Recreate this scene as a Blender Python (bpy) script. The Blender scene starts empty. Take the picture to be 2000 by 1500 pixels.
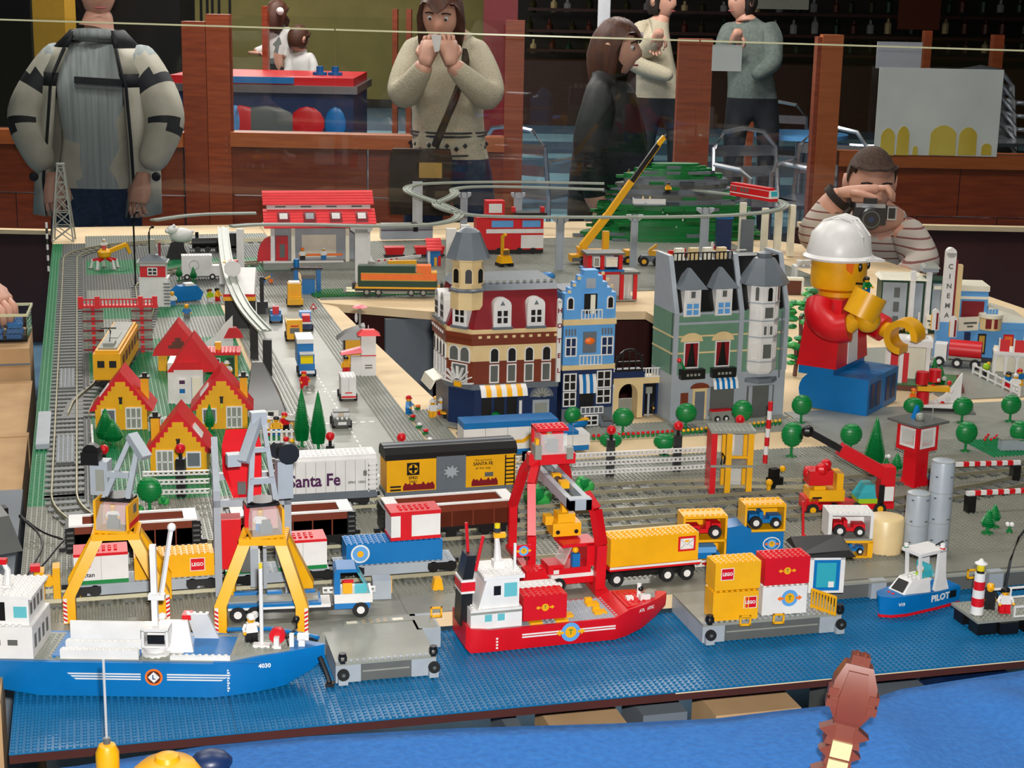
import bpy,math,random
import numpy as np
from mathutils import Matrix,Vector
R_=random.Random(7)
scene=bpy.context.scene
COL=scene.collection
PI=math.pi
S=0.008  # one stud
Q=0.029  # height of the raised layout ground above the water plates
FLOOR=-0.75  # the water plates lie at z = 0 on a table 0.75 m high

# ------------------------------------------------------------ camera
F_PX=3156.697
PITCH,YAW,ROLL=0.2370035,-0.2602755,0.0203144
CAM=Vector((0.1068414,-1.7679975,0.8506328))
_f=Vector((-math.sin(YAW)*math.cos(PITCH),math.cos(YAW)*math.cos(PITCH),-math.sin(PITCH)))
_r=Vector((math.cos(YAW),math.sin(YAW),0));_u=_r.cross(_f)
c_,s_=math.cos(ROLL),math.sin(ROLL)
RT=c_*_r + s_*_u;UP=-s_*_r + c_*_u;FW=_f
cd=bpy.data.cameras.new('camera');cam=bpy.data.objects.new('camera',cd);COL.objects.link(cam)
cd.sensor_width=36;cd.lens=F_PX/2000*36;cd.clip_start=0.02;cd.clip_end=100
m=Matrix((RT,UP,-FW)).transposed().to_4x4();m.translation=CAM
cam.matrix_world=m
scene.camera=cam

def at(x,y,z=Q):
    """ground point seen at photo pixel (x, y) when it lies at height z"""
    d=FW + RT*((x-1000)/F_PX) - UP*((y-750)/F_PX)
    return CAM + d*((z-CAM.z)/d.z)
def far(x,y,D):
    """point at forward distance D"""
    return CAM + (FW + RT*((x-1000)/F_PX) - UP*((y-750)/F_PX))*(D/(FW+RT*((x-1000)/F_PX)-UP*((y-750)/F_PX)).dot(Vector((FW.x,FW.y,0)).normalized()))
def yaw2(a,b):
    return math.atan2(b.y-a.y,b.x-a.x)
VDIR=YAW  # rotation that makes a thing face the camera

# ------------------------------------------------------------ world, light, exposure
w=bpy.data.worlds.new('world');scene.world=w;w.use_nodes=True
w.node_tree.nodes['Background'].inputs[0].default_value=(1.0,0.95,0.88,1)
w.node_tree.nodes['Background'].inputs[1].default_value=0.30
vs=scene.view_settings
vs.view_transform='Standard';vs.look='None';vs.gamma=1;vs.use_curve_mapping=False
vs.exposure=0.42
def area(name,loc,rot,sx,sy,power,color=(1,.96,.90)):
    l=bpy.data.lights.new(name,'AREA');l.shape='RECTANGLE';l.size=sx;l.size_y=sy
    l.energy=power;l.color=color
    o=bpy.data.objects.new(name,l);COL.objects.link(o);o.location=loc;o.rotation_euler=rot
    return o
# camera flash, just above the lens
fl=area('camera_flash',CAM + UP*0.07 + RT*0.03,(0,0,0),.04,.03,46,(1,.98,.95))
fl.matrix_world=Matrix.Translation(CAM + UP*0.07 + RT*0.03) @ Matrix((RT,UP,-FW)).transposed().to_4x4()
# rows of unseen ceiling lamps over the hall
for i,(lx,ly) in enumerate(((-.5,1.0),(1.6,1.0),(-.5,3.4),(1.6,3.4),(4.0,2.2))):
    area('unseen_hall_lamp',(lx,ly,2.55),(0,0,0),1.3,.35,19)
for i,(lx,ly) in enumerate(((.6,6.0),(3.2,6.6),(1.6,10),(.8,14),(2.2,18))):  # farther lamps out of view, added to brighten the back wall and people
    area('unseen_hall_lamp',(lx,ly,2.55),(0,0,0),1.3,.35,72)

# ------------------------------------------------------------ materials
def lin(c):
    return tuple((x/12.92 if x <= .04045 else ((x+.055)/1.055)**2.4) for x in c)
COLS=dict(
 red=(.80,.04,.10),blue=(.0,.42,.68),yellow=(.91,.66,.04),green=(.02,.48,.22),white=(.87,.865,.855),black=(.06,.06,.065),
 lgrey=(.55,.56,.525),grey=(.50,.50,.455),dgrey=(.36,.37,.36),bley=(.62,.65,.68),dbley=(.39,.42,.45),tan=(.86,.76,.56),brown=(.36,.16,.09),dred=(.48,.06,.10),
 medblue=(.36,.62,.85),sand=(.40,.55,.46),dblue=(.07,.16,.32),orange=(.93,.44,.12),lime=(.6,.75,.1),plime=(.2,.62,.28),
 skin=(.80,.58,.47),cream=(.90,.88,.80),nred=(.62,.12,.08),dgreen=(.03,.22,.12),teal=(.10,.62,.62),pearl=(.70,.70,.70),rbrown=(.45,.19,.11),
 beige=(.86,.76,.62),cloth=(.10,.36,.72),water=(.05,.385,.57),wood=(.50,.19,.08),tyre=(.05,.05,.055),rail=(.62,.60,.50),mono=(.57,.60,.56),purple=(.30,.12,.30),gold=(.75,.58,.2),pink=(.95,.45,.5),roofred=(.90,.22,.24),steel=(.72,.73,.75),grass=(.08,.47,.28),dgrass=(.0,.42,.18))
MATS={}
def nodes_of(name):
    mt=bpy.data.materials.new(name);mt.use_nodes=True
    nt=mt.node_tree;b=nt.nodes['Principled BSDF']
    return mt,nt,b
def mat(n):
    if n in MATS:return MATS[n]
    base=n;rough=.38;metal=0;alpha=None
    if n.startswith('clear'):alpha=n
    mt,nt,b=nodes_of(n)
    if n in ('clear','clear_blue','clear_yellow','clear_smoke'):
        c={'clear':(.95,.96,.95),'clear_blue':(.25,.75,.8),'clear_yellow':(.95,.85,.1),'clear_smoke':(.25,.28,.3)}[n]
        b.inputs['Base Color'].default_value=lin(c)+(1,);b.inputs['Roughness'].default_value=.05
        b.inputs['Alpha'].default_value={'clear':.28,'clear_blue':.65,'clear_yellow':.75,'clear_smoke':.6}[n]
    else:
        col=lin(COLS[n])
        # slight cast variation, as moulded plastic shows
        tn=nt.nodes.new('ShaderNodeTexNoise');tn.inputs['Scale'].default_value=35
        rp=nt.nodes.new('ShaderNodeValToRGB')
        rp.color_ramp.elements[0].position=.3;rp.color_ramp.elements[1].position=.7
        rp.color_ramp.elements[0].color=tuple(x*.93 for x in col)+(1,);rp.color_ramp.elements[1].color=tuple(min(1,x*1.04) for x in col)+(1,)
        tc=nt.nodes.new('ShaderNodeTexCoord')
        nt.links.new(tc.outputs['Object'],tn.inputs['Vector']);nt.links.new(tn.outputs['Fac'],rp.inputs['Fac'])
        nt.links.new(rp.outputs['Color'],b.inputs['Base Color'])
        b.inputs['Roughness'].default_value=rough
        if n == 'steel':b.inputs['Metallic'].default_value=.9;b.inputs['Roughness'].default_value=.25
        if n == 'rail':b.inputs['Metallic'].default_value=.6
        if n in ('tyre',):b.inputs['Roughness'].default_value=.7
    MATS[n]=mt
    return mt
def fabric(n,c1,c2,scale=60,rough=.9,stretch=(1,1,1),bump=.0,metal=0,kind='noise'):
    """matte procedural surface of two tones"""
    mt,nt,b=nodes_of(n);MATS[n]=mt
    tc=nt.nodes.new('ShaderNodeTexCoord');mp=nt.nodes.new('ShaderNodeMapping');mp.inputs['Scale'].default_value=stretch
    nt.links.new(tc.outputs['Object'],mp.inputs['Vector'])
    if kind == 'wave':
        tx=nt.nodes.new('ShaderNodeTexWave');tx.inputs['Scale'].default_value=scale;tx.inputs['Distortion'].default_value=1.0
    else:
        tx=nt.nodes.new('ShaderNodeTexNoise');tx.inputs['Scale'].default_value=scale;tx.inputs['Detail'].default_value=4
    nt.links.new(mp.outputs[0],tx.inputs['Vector'])
    rp=nt.nodes.new('ShaderNodeValToRGB');rp.color_ramp.elements[0].position=.3;rp.color_ramp.elements[1].position=.7
    rp.color_ramp.elements[0].color=lin(c1)+(1,);rp.color_ramp.elements[1].color=lin(c2)+(1,)
    nt.links.new(tx.outputs['Fac'],rp.inputs['Fac']);nt.links.new(rp.outputs['Color'],b.inputs['Base Color'])
    b.inputs['Roughness'].default_value=rough;b.inputs['Metallic'].default_value=metal
    if bump:
        bp=nt.nodes.new('ShaderNodeBump');bp.inputs['Strength'].default_value=bump;bp.inputs['Distance'].default_value=.01
        nt.links.new(tx.outputs['Fac'],bp.inputs['Height']);nt.links.new(bp.outputs[0],b.inputs['Normal'])
    return mt

# ------------------------------------------------------------ mesh builder (unit: studs unless u is given)
class M:
    def __init__(s,u=S):s.v=[];s.f=[];s.mi=[];s.ms=[];s.u=u;s.X=None
    def _m(s,n):
        if n not in s.ms:s.ms.append(n)
        return s.ms.index(n)
    def add(s,vs_,fs,mt):
        if s.X is not None:vs_=[tuple(s.X @ Vector(p)) for p in vs_]
        b=len(s.v);s.v += vs_;k=s._m(mt)
        for f in fs:s.f.append(tuple(i+b for i in f));s.mi.append(k)
        return s
    def box(s,x0,y0,z0,x1,y1,z1,mt):
        return s.add([(x0,y0,z0),(x1,y0,z0),(x1,y1,z0),(x0,y1,z0),(x0,y0,z1),(x1,y0,z1),(x1,y1,z1),(x0,y1,z1)],
                     [(0,3,2,1),(4,5,6,7),(0,1,5,4),(1,2,6,5),(2,3,7,6),(3,0,4,7)],mt)
    def cb(s,x,y,z,w,d,h,mt):  # box centred in x and y, standing on z
        return s.box(x-w/2,y-d/2,z,x+w/2,y+d/2,z+h,mt)
    def cyl(s,x,y,z,r,h,mt,n=12,ax='z',r2=None):
        r2=r if r2 is None else r2
        P=[]
        for rr,t in ((r,0),(r2,h)):
            for i in range(n):
                a=2*PI*i/n + PI/n;c,q=rr*math.cos(a),rr*math.sin(a)
                P.append((x+c,y+q,z+t) if ax == 'z' else (x+t,y+c,z+q) if ax == 'x' else (x+q,y+t,z+c))
        return s.add(P,[tuple(range(n-1,-1,-1)),tuple(range(n,2*n))]+[(i,(i+1) % n,n+(i+1) % n,n+i) for i in range(n)],mt)
    def prism(s,poly,a,b,mt,ax='y'):  # poly in the other two axes, extruded from a to b
        n=len(poly)
        def p(q,t):return (q[0],t,q[1]) if ax == 'y' else (t,q[0],q[1]) if ax == 'x' else (q[0],q[1],t)
        return s.add([p(q,a) for q in poly]+[p(q,b) for q in poly],
                     [tuple(range(n)),tuple(range(2*n-1,n-1,-1))]+[(i,n+i,n+(i+1) % n,(i+1) % n) for i in range(n)],mt)
    def loft(s,rings,mt,cap=True,close=True):
        n=len(rings[0]);P=[tuple(p) for r in rings for p in r];Fs=[]
        for k in range(len(rings)-1):
            for i in range(n if close else n-1):
                Fs.append((k*n+i,k*n+(i+1) % n,(k+1)*n+(i+1) % n,(k+1)*n+i))
        if cap:Fs += [tuple(range(n-1,-1,-1)),tuple(range((len(rings)-1)*n,len(rings)*n))]
        return s.add(P,Fs,mt)
    def lathe(s,x,y,z,prof,mt,n=16):  # prof: (r, h) pairs
        return s.loft([[(x+max(r,1e-4)*math.cos(2*PI*i/n),y+max(r,1e-4)*math.sin(2*PI*i/n),z+h) for i in range(n)] for r,h in prof],mt)
    def sph(s,x,y,z,r,mt,n=12,sx=1,sy=1,sz=1,k=7):
        return s.loft([[(x+sx*r*math.sin(PI*(j+.02)/(k+.04))*math.cos(2*PI*i/n),y+sy*r*math.sin(PI*(j+.02)/(k+.04))*math.sin(2*PI*i/n),z-sz*r*math.cos(PI*(j+.02)/(k+.04))) for i in range(n)] for j in range(k+1)],mt)
    def tube(s,pts,r,mt,n=6,rr=None):
        pts=[Vector(p) for p in pts];rings=[]
        for i,p in enumerate(pts):
            t=(pts[min(i+1,len(pts)-1)]-pts[max(i-1,0)]).normalized()
            a=t.cross(Vector((0,0,1)) if abs(t.z) < .95 else Vector((1,0,0))).normalized();b=t.cross(a)
            q=rr[i] if rr else r
            rings.append([p + a*q*math.cos(2*PI*j/n) + b*q*math.sin(2*PI*j/n) for j in range(n)])
        return s.loft(rings,mt)
    def bar(s,p,q,w,h,mt):  # rectangular bar between two points
        p,q=Vector(p),Vector(q);t=(q-p).normalized()
        a=t.cross(Vector((0,0,1)) if abs(t.z) < .99 else Vector((0,1,0))).normalized();b=a.cross(t)
        return s.loft([[o + a*i*w/2 + b*j*h/2 for i,j in ((-1,-1),(1,-1),(1,1),(-1,1))] for o in (p,q)],mt)
    def studs(s,x0,y0,z,nx,ny,mt,n=8):
        for i in range(nx):
            for j in range(ny):s.cyl(x0+i+.5,y0+j+.5,z,.3,.21,mt,n)
        return s
    def brick(s,x,y,z,w,d,h,mt,st=True):  # corner x,y ; h in plates
        s.box(x+.02,y+.02,z,x+w-.02,y+d-.02,z+h*.4-.01,mt)
        if st:s.studs(x,y,z+h*.4-.01,int(w),int(d),mt)
        return s
    def wheel(s,x,y,z,r,wd,tyre='tyre',hub='white',n=16):  # axle along y
        s.cyl(x,y-wd/2,z,r,wd,tyre,n,'y');s.cyl(x,y-wd/2-.06,z,r*.5,wd+.12,hub,10,'y')
        return s
    def build(s,name,parent=None,smooth=False,loc=None,rot=0,autos=35):
        me=bpy.data.meshes.new(name)
        me.from_pydata([(a*s.u,b*s.u,c*s.u) for a,b,c in s.v],[],s.f)
        for n in s.ms:me.materials.append(mat(n))
        me.polygons.foreach_set('material_index',s.mi)
        import bmesh
        bm=bmesh.new();bm.from_mesh(me);bmesh.ops.recalc_face_normals(bm,faces=bm.faces)
        ca=math.radians(autos)
        for f in bm.faces:f.smooth=True
        for e in bm.edges:
            if not smooth and (len(e.link_faces) != 2 or e.calc_face_angle(0) > ca):e.smooth=False
        bm.to_mesh(me);bm.free();me.update()
        o=bpy.data.objects.new(name,me);COL.objects.link(o)
        if parent is not None:o.parent=parent
        if loc is not None:o.location=loc
        o.rotation_euler=(0,0,rot) if not isinstance(rot,tuple) else rot
        return o
def tag(o,label,cat,group=None):
    o['label']=label;o['category']=cat;o['kind']='thing'
    if group:o['group']=group
    return o
def thing(name,label,cat,loc=(0,0,0),rot=0,group=None):
    o=bpy.data.objects.new(name,None);COL.objects.link(o);o.empty_display_size=.02
    o.location=loc;o.rotation_euler=(0,0,rot) if not isinstance(rot,tuple) else rot
    return tag(o,label,cat,group)
def struct(o):
    o['kind']='structure';return o
def copy_tree(o,parent=None):
    c=o.copy();COL.objects.link(c)
    if parent is not None:c.parent=parent
    for ch in list(o.children):copy_tree(ch,c)
    return c
def place(o,loc,rot=0,label=None,group=None,scale=None):
    o.location=loc;o.rotation_euler=(0,0,rot)
    if label:o['label']=label
    if group:o['group']=group
    if scale:o.scale=(scale,)*3
    return o
def text(txt,parent,loc,size,mt,rot=(PI/2,0,0),bold=.0,name='lettering',sx=1,ext=.02):
    """flat printed lettering; loc and size in studs"""
    cu=bpy.data.curves.new('t','FONT');cu.body=txt;cu.size=size*S;cu.align_x='CENTER';cu.align_y='CENTER'
    cu.resolution_u=2;cu.offset=bold*S;cu.extrude=ext*S
    to=bpy.data.objects.new('t',cu);COL.objects.link(to)
    dg=bpy.context.evaluated_depsgraph_get()
    me=bpy.data.meshes.new_from_object(to.evaluated_get(dg));bpy.data.objects.remove(to);bpy.data.curves.remove(cu)
    me.materials.clear();me.materials.append(mat(mt))
    o=bpy.data.objects.new(name,me);COL.objects.link(o);o.parent=parent
    o.location=tuple(c*S for c in loc);o.rotation_euler=rot;o.scale=(sx,1,1)
    return o
# ============================================================ the hall
fabric('m_floor',(.34,.46,.56),(.40,.53,.63),8,.35)
fabric('m_stripe',(.60,.80,.88),(.66,.86,.92),8,.35)
fabric('m_olive',(.58,.53,.30),(.64,.58,.34),3,.8)
fabric('m_darkwall',(.10,.08,.07),(.15,.12,.10),4,.6)
fabric('m_barwood',(.24,.10,.06),(.30,.13,.07),6,.45,(1,1,8))
fabric('m_wood',(.50,.20,.08),(.62,.28,.12),5,.4,(1,1,12),.05)
fabric('m_woodlight',(.60,.30,.13),(.68,.36,.17),5,.4,(1,1,12))
fabric('m_panel',(.45,.17,.07),(.57,.25,.11),6,.4,(1,1,9),.05)
fabric('m_board',(.84,.74,.58),(.90,.80,.64),9,.7)
fabric('m_drape',(.22,.075,.055),(.28,.095,.07),5,.9,(1,1,.2))
fabric('m_ceiling',(.55,.53,.50),(.60,.58,.55),3,.9)
fabric('m_card',(.70,.56,.40),(.76,.62,.45),14,.85)
fabric('m_cloth',(.13,.38,.66),(.17,.43,.71),120,.95,bump=.3)
fabric('m_greypanel',(.36,.39,.42),(.42,.45,.48),5,.6)
fabric('m_paper',(.80,.82,.80),(.86,.87,.85),5,.8)
def ubox(name,b,mt,parent=None,kind=None,rot=0,loc=(0,0,0)):
    o=M(1).box(*b,mt).build(name,parent,rot=rot,loc=loc)
    if kind:o['kind']=kind
    return o
# view-aligned frame for the far hall: vx runs along the partition, vy away from the viewer
vx=Vector((math.cos(YAW),math.sin(YAW),0));vy=Vector((-math.sin(YAW),math.cos(YAW),0))
def H(a,d,z=0):return Vector((CAM.x,CAM.y,0)) + vx*a + vy*d + Vector((0,0,z))
def hx(px,D):return (px-1000)/F_PX*D*1.0  # sideways metres of a photo column at distance D (approx.)
HALL=dict(rot=YAW,loc=(CAM.x,CAM.y,0))
struct(M(1).box(-9,-2.5,FLOOR-.05,11,27,FLOOR,'m_floor').build('floor',**HALL))
CEIL=2.75
struct(M(1).box(-9,-2.5,CEIL,11,27,CEIL+.05,'m_ceiling').build('ceiling',**HALL))
struct(M(1).box(-9,23,FLOOR,-.5,23.2,CEIL,'m_olive').build('wall_back',**HALL))
struct(M(1).box(-.5,23,FLOOR,11,23.2,CEIL,'m_darkwall').build('wall_bar',**HALL))
struct(M(1).box(-9.2,-2.5,FLOOR,-9,27,CEIL,'m_olive').build('wall_left',**HALL))
struct(M(1).box(11,-2.5,FLOOR,11.2,27,CEIL,'m_darkwall').build('wall_right',**HALL))
struct(M(1).box(-9,-2.7,FLOOR,11,-2.5,CEIL,'m_olive').build('wall_behind',**HALL))
struct(M(1).box(-9,22.96,FLOOR,-.5,23,FLOOR+.12,'m_darkwall').build('baseboard_back',**HALL))
for i,(a,d0,wd) in enumerate(((-3,11.6,.75),(-3,14.3,.6),(-3,16.3,.5),(-3,18.2,1.0))):
    o=M(1).box(a,d0,FLOOR,10.5,d0+wd,FLOOR+.002,'m_stripe').build('floor_stripe',None,rot=YAW+.02,loc=(CAM.x,CAM.y,0));o.name='trim_%d' % (i+1);struct(o)
# ============================================================ tables, baseplates, tracks
def board(name,poly,z,th,mt,label):
    o=M(1).prism(poly,z-th,z,mt,'z').build(name)
    return tag(o,label,'table')
TOP=Q-.0022
board('table_board',[(-.004,.006),(1.93,.006),(1.93,.262),(-.004,.262)],-.0022,.012,'m_drape','long board under the blue water plates at the front edge')
board('table_board',[(-.006,.262),(2.45,.262),(2.45,1.46),(1.55,1.46),(1.50,1.345),(.80,1.345),(.79,1.46),(-.006,1.46)],TOP,.022,'m_board','wide board carrying the harbour and the railway lines')
board('table_board',[(-.006,1.462),(.79,1.462),(.745,2.46),(.70,2.53),(.70,4.05),(-.006,4.05)],TOP,.022,'m_board','long board on the left under the houses and the road')
board('table_board',[(.702,2.53),(1.02,2.33),(1.55,2.27),(2.62,2.27),(2.62,3.15),(2.1,3.98),(.702,4.05)],TOP,.022,'m_board','board at the back under the station and the green hill')
board('table_board',[(1.55,1.462),(2.62,1.462),(2.62,2.268),(1.55,2.268)],TOP,.022,'m_board','board on the right under the cinema and the fairground')
tag(M(1).box(.80,.0025,-.0034,1.92,.0055,-.0006,'m_board').build('edge_strip'),'chipped pale wooden strip along the right front edge','strip')
# trestles and hanging skirts below the boards
def skirt(name,p,q,label,mt='m_drape',z1=TOP-.024,th=.012):
    p,q=Vector(p),Vector(q);L=(q-p).length
    o=M(1)
    n=max(4,int(L/.05));t=(q-p)/L;nn=Vector((-t.y,t.x))
    top=[p+t*L*i/n + nn*(th*.5*math.sin(i*2.1)) for i in range(n+1)]
    bot=[p+t*L*i/n + nn*(th*1.4*math.sin(i*2.1+.5)) for i in range(n+1)]
    v=[];f=[]
    for s_ in (0,.004):
        for i in range(n+1):v.append((top[i].x+nn.x*s_,top[i].y+nn.y*s_,z1));v.append((bot[i].x+nn.x*s_,bot[i].y+nn.y*s_,FLOOR+.01))
    k=2*(n+1)
    for i in range(n):
        a=2*i;f += [(a,a+1,a+3,a+2),(k+a+2,k+a+3,k+a+1,k+a),(a,a+2,k+a+2,k+a),(a+1,k+a+1,k+a+3,a+3)]
    f += [(0,k,k+1,1),(k-2,k-1,2*k-1,2*k-2)]
    o.add(v,f,mt)
    return tag(o.build(name),label,'skirt')
skirt('table_skirt',(.72,2.56),(2.6,2.31),'dark brown cloth hanging below the back board behind the street houses')
skirt('table_skirt',(1.575,1.5),(1.575,2.26),'dark brown cloth hanging below the right hand board')
skirt('table_skirt',(-.02,4.04),(2.08,4.0),'dark brown cloth hanging behind the layout')
for i,(x,y,wd) in enumerate(((.93,2.42,.13),(1.16,2.36,.2),(1.36,2.3,.05))):
    o=M(1).box(x-wd/2,y-.02,FLOOR,x+wd/2,y,.0,'m_greypanel').build('trestle_stand',rot=0)
    tag(o,['narrow grey trestle panel behind the little street kiosk','wide grey trestle panel left of the corner building','slim grey trestle strip behind the corner building'][i],'panel','grey trestle panels')
for i,(x,wd,mt,lab) in enumerate(((.60,.02,'m_greypanel','thin grey leg below the blue plates near the red ship'),(.70,.10,'m_card','brown cardboard box under the water plates below the red ship'),(.80,.06,'m_greypanel','grey leg panel between two cardboard boxes'),
                                     (.93,.12,'m_card','brown cardboard box under the plates, below the pier'),(1.06,.035,'dgrey','dark grey leg strip below the container pier'),(1.14,.09,'m_greypanel','light grey leg panel below the container pier'),(1.26,.1,'dblue','dark storage bin behind the brown neck'))):
    o=M(1).box(x-wd/2,.035,FLOOR,x+wd/2,.12+.0*i,-.045-.01*(i % 2),mt).build('storage_box' if mt in ('m_card','dblue') else 'trestle_board')
    tag(o,lab,'box' if mt in ('m_card','dblue') else 'panel')
tag(M(1).box(-.05,-.035,-.06,.12,-.01,-.035,'yellow').build('yellow_batten'),'yellow strip lying under the left front corner of the plates','strip')
tag(M(1).box(-.2,.10,-.10,-.016,.19,.02,'m_card').box(-.2,.095,.02,-.016,.195,.024,'m_card').build('cardboard_box'),'brown cardboard box at the stern of the blue ship','box')

ORD=['first','second','third','fourth','fifth','sixth','seventh','eighth','ninth','tenth','eleventh','twelfth']
PL={}
def studmesh(nx,ny,mt,skip=None):
    k=(nx,ny,mt)
    if k in PL:return PL[k]
    n=6
    a=np.arange(n)*2*PI/n
    ring=np.stack([.3*np.cos(a),.3*np.sin(a)],1)
    xs,ys=np.meshgrid(np.arange(nx)+.5,np.arange(ny)+.5);c=np.stack([xs.ravel(),ys.ravel()],1)
    N=len(c)
    bot=np.concatenate([c[:,None,:]+ring[None],np.zeros((N,n,1))],2);top=bot.copy();top[:,:,2]=.21
    v=np.concatenate([bot,top],1).reshape(-1,3)*S
    off=(np.arange(N)*2*n)[:,None,None]
    q=np.array([[i,(i+1) % n,n+(i+1) % n,n+i] for i in range(n)])[None]+off
    tp=(np.arange(n,2*n))[None]+off[:,0]
    faces=q.reshape(-1,4).tolist()+tp.tolist()
    me=bpy.data.meshes.new('studs');me.from_pydata(v.tolist(),[],faces);me.materials.append(mat(mt));me.update()
    PL[k]=me
    return me
SLAB={}
def plate(x,y,nx,ny,mt,label,group,z=Q,studs=True,rot=0,name='baseplate',smat=None):
    k=(nx,ny,mt)
    if k not in SLAB:
        SLAB[k]=M().box(.03,.03,-.22,nx-.03,ny-.03,0,mt).build('slab').data
        bpy.data.objects.remove(bpy.data.objects['slab'])
    t=bpy.data.objects.new(name,SLAB[k]);COL.objects.link(t);t.location=(x,y,z);t.rotation_euler=(0,0,rot)
    tag(t,label,'baseplate',group)
    if studs:
        o=bpy.data.objects.new('studs',studmesh(nx,ny,smat or mt));COL.objects.link(o);o.parent=t;o['kind']='stuff'
    return t
B=32*S
for i in range(7):
    plate(-.004+i*B,.002,32,32,'water',['leftmost blue studded water plate under the blue ship','blue studded water plate in front of the left pier','blue studded water plate under the red ship','blue studded water plate right of the red ship','blue studded water plate in front of the pilot boat','blue studded water plate at the lighthouse islet','last blue studded water plate past the lighthouse'][i],'blue water plates',0)
GP='grey studded harbour plates';GL='grey studded baseplate of the harbour and railway ground'
SP='smooth grey road plates';SL='smooth grey road plate of the quay beside the water'
for i in range(9):
    x=-.006+i*B
    plate(x,.258,32,8,'grey',ORD[i]+' smooth grey quay plate from the left, beside the water',SP,studs=False)  # quay strip, smooth
    for j in range(2):
        plate(x,.258+8*S+j*B,32,32,'grey',ORD[i]+' grey studded plate from the left in the '+['row just behind the quay','row under the box cars'][j],GP)
    if i >= 3:plate(x,.258+8*S+2*B,32,12,'lgrey',ORD[i-3]+' grey plate strip in front of the street houses','plates before the street')
RY=.258+8*S+2*B  # 0.834
GR='green studded plates';GRL='green studded baseplate under the little houses'
for j in range(3):
    for i in range(2):plate(.098+i*22*S,RY+j*B,22 if i == 0 else 21,32,'grass',ORD[j]+' green studded plate back from the fence, on the '+['track','road'][i]+' side',GR)
plate(.098,RY+3*B,43,32,'grass','green studded baseplate in front of the red signal bridge',None)
plate(.098,RY+4*B,43,32,'grass','green studded baseplate behind the red signal bridge',None)
plate(.098,RY+5*B,43,32,'lgrey','grey studded plate around the little white signal house',None)
plate(.098,RY+6*B,43,20,'grass','green studded plate behind the signal house',None)
plate(.098,RY+6*B+20*S,75,32,'lgrey','grey studded plate below the white monorail pillars',None)
plate(.098,RY+7*B+20*S,75,32,'dgrey','dark studded plate of the left track loop',None)
plate(.098,RY+8*B+20*S,75,32,'grass','green studded plate behind the left track loop',None)
plate(.098,RY+9*B+20*S,75,32,'dgrey','dark studded plate along the far left edge',None)
plate(.098,RY+10*B+20*S,75,32,'lgrey','grey studded plate at the far left corner',None)
for j in range(11):
    if RY+j*B < 3.5:
        plate(-.006,RY+j*B,4,32,'grass',ORD[j]+' narrow green strip from the front along the left edge','green edge strips')
        plate(.026,RY+j*B,9,32,'dgrey',ORD[j]+' narrow grey strip from the front under the left track','strips under the left track')
# the road with its studded kerbs
for j in range(8):
    y=RY+j*B-.04
    if y+B > 2.78:break
    t=plate(.452,y,32,32,'lgrey',ORD[j]+' road plate from the front, with studded kerbs and dashes' if j else 'grey road plate at the junction beside the round cone trees','road plates',studs=False,name='road_plate',z=Q+.0004)
    for kx in (0,24):
        o=bpy.data.objects.new('kerb_studs',studmesh(8,32,'lgrey'));COL.objects.link(o);o.parent=t;o.location=(kx*S,0,0);o['kind']='stuff'
    dm=M()
    for k in range(8):dm.box(15.8,k*4+.5,0,16.2,k*4+2.5,.02,'white')
    o=dm.build('road_dashes',t);o['kind']='stuff'
    if j in (1,2):
        o=M()
        for k in range(7):
            o.box(8.5+k*2.2,26,0,9.7+k*2.2,27,.02,'white')
        o.build('crossing_marks',t)['kind']='stuff'
# right hand side: smooth roads and lawns
for i in range(4):
    plate(1.47+i*B,RY+12*S,32,32,'lgrey',ORD[i]+' smooth road plate from the left before the giant figure','road plates on the right',studs=False,name='road_plate',z=Q+.0003)
for i in range(3):
    plate(1.86+i*B,1.22,32,32,'lgrey',ORD[i]+' smooth road plate from the left beside the fairground','road plates at the fairground',studs=False,name='road_plate',z=Q+.0003)
    plate(1.86+i*B,1.22+B,32,32,'lgrey',ORD[i]+' smooth road plate from the left before the cinema','road plates at the cinema',studs=False,name='road_plate',z=Q+.0003)
plate(1.72,.80,40,14,'grass','green lawn plate with a hedge at the right frame edge',None,z=Q+.0018)
# back ground
for i in range(6):
    for j in range(4):
        if i*B+.715 < 2.3:plate(.715+i*B,2.56+j*B,32,32,'lgrey',ORD[i]+' grey back table plate from the left, '+ORD[j]+' row from the pit','grey plates of the back table')
plate(.70,2.585,60,14,'dgrass','green plate under the dark green diesel engine',None,z=Q+.0032)

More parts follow.
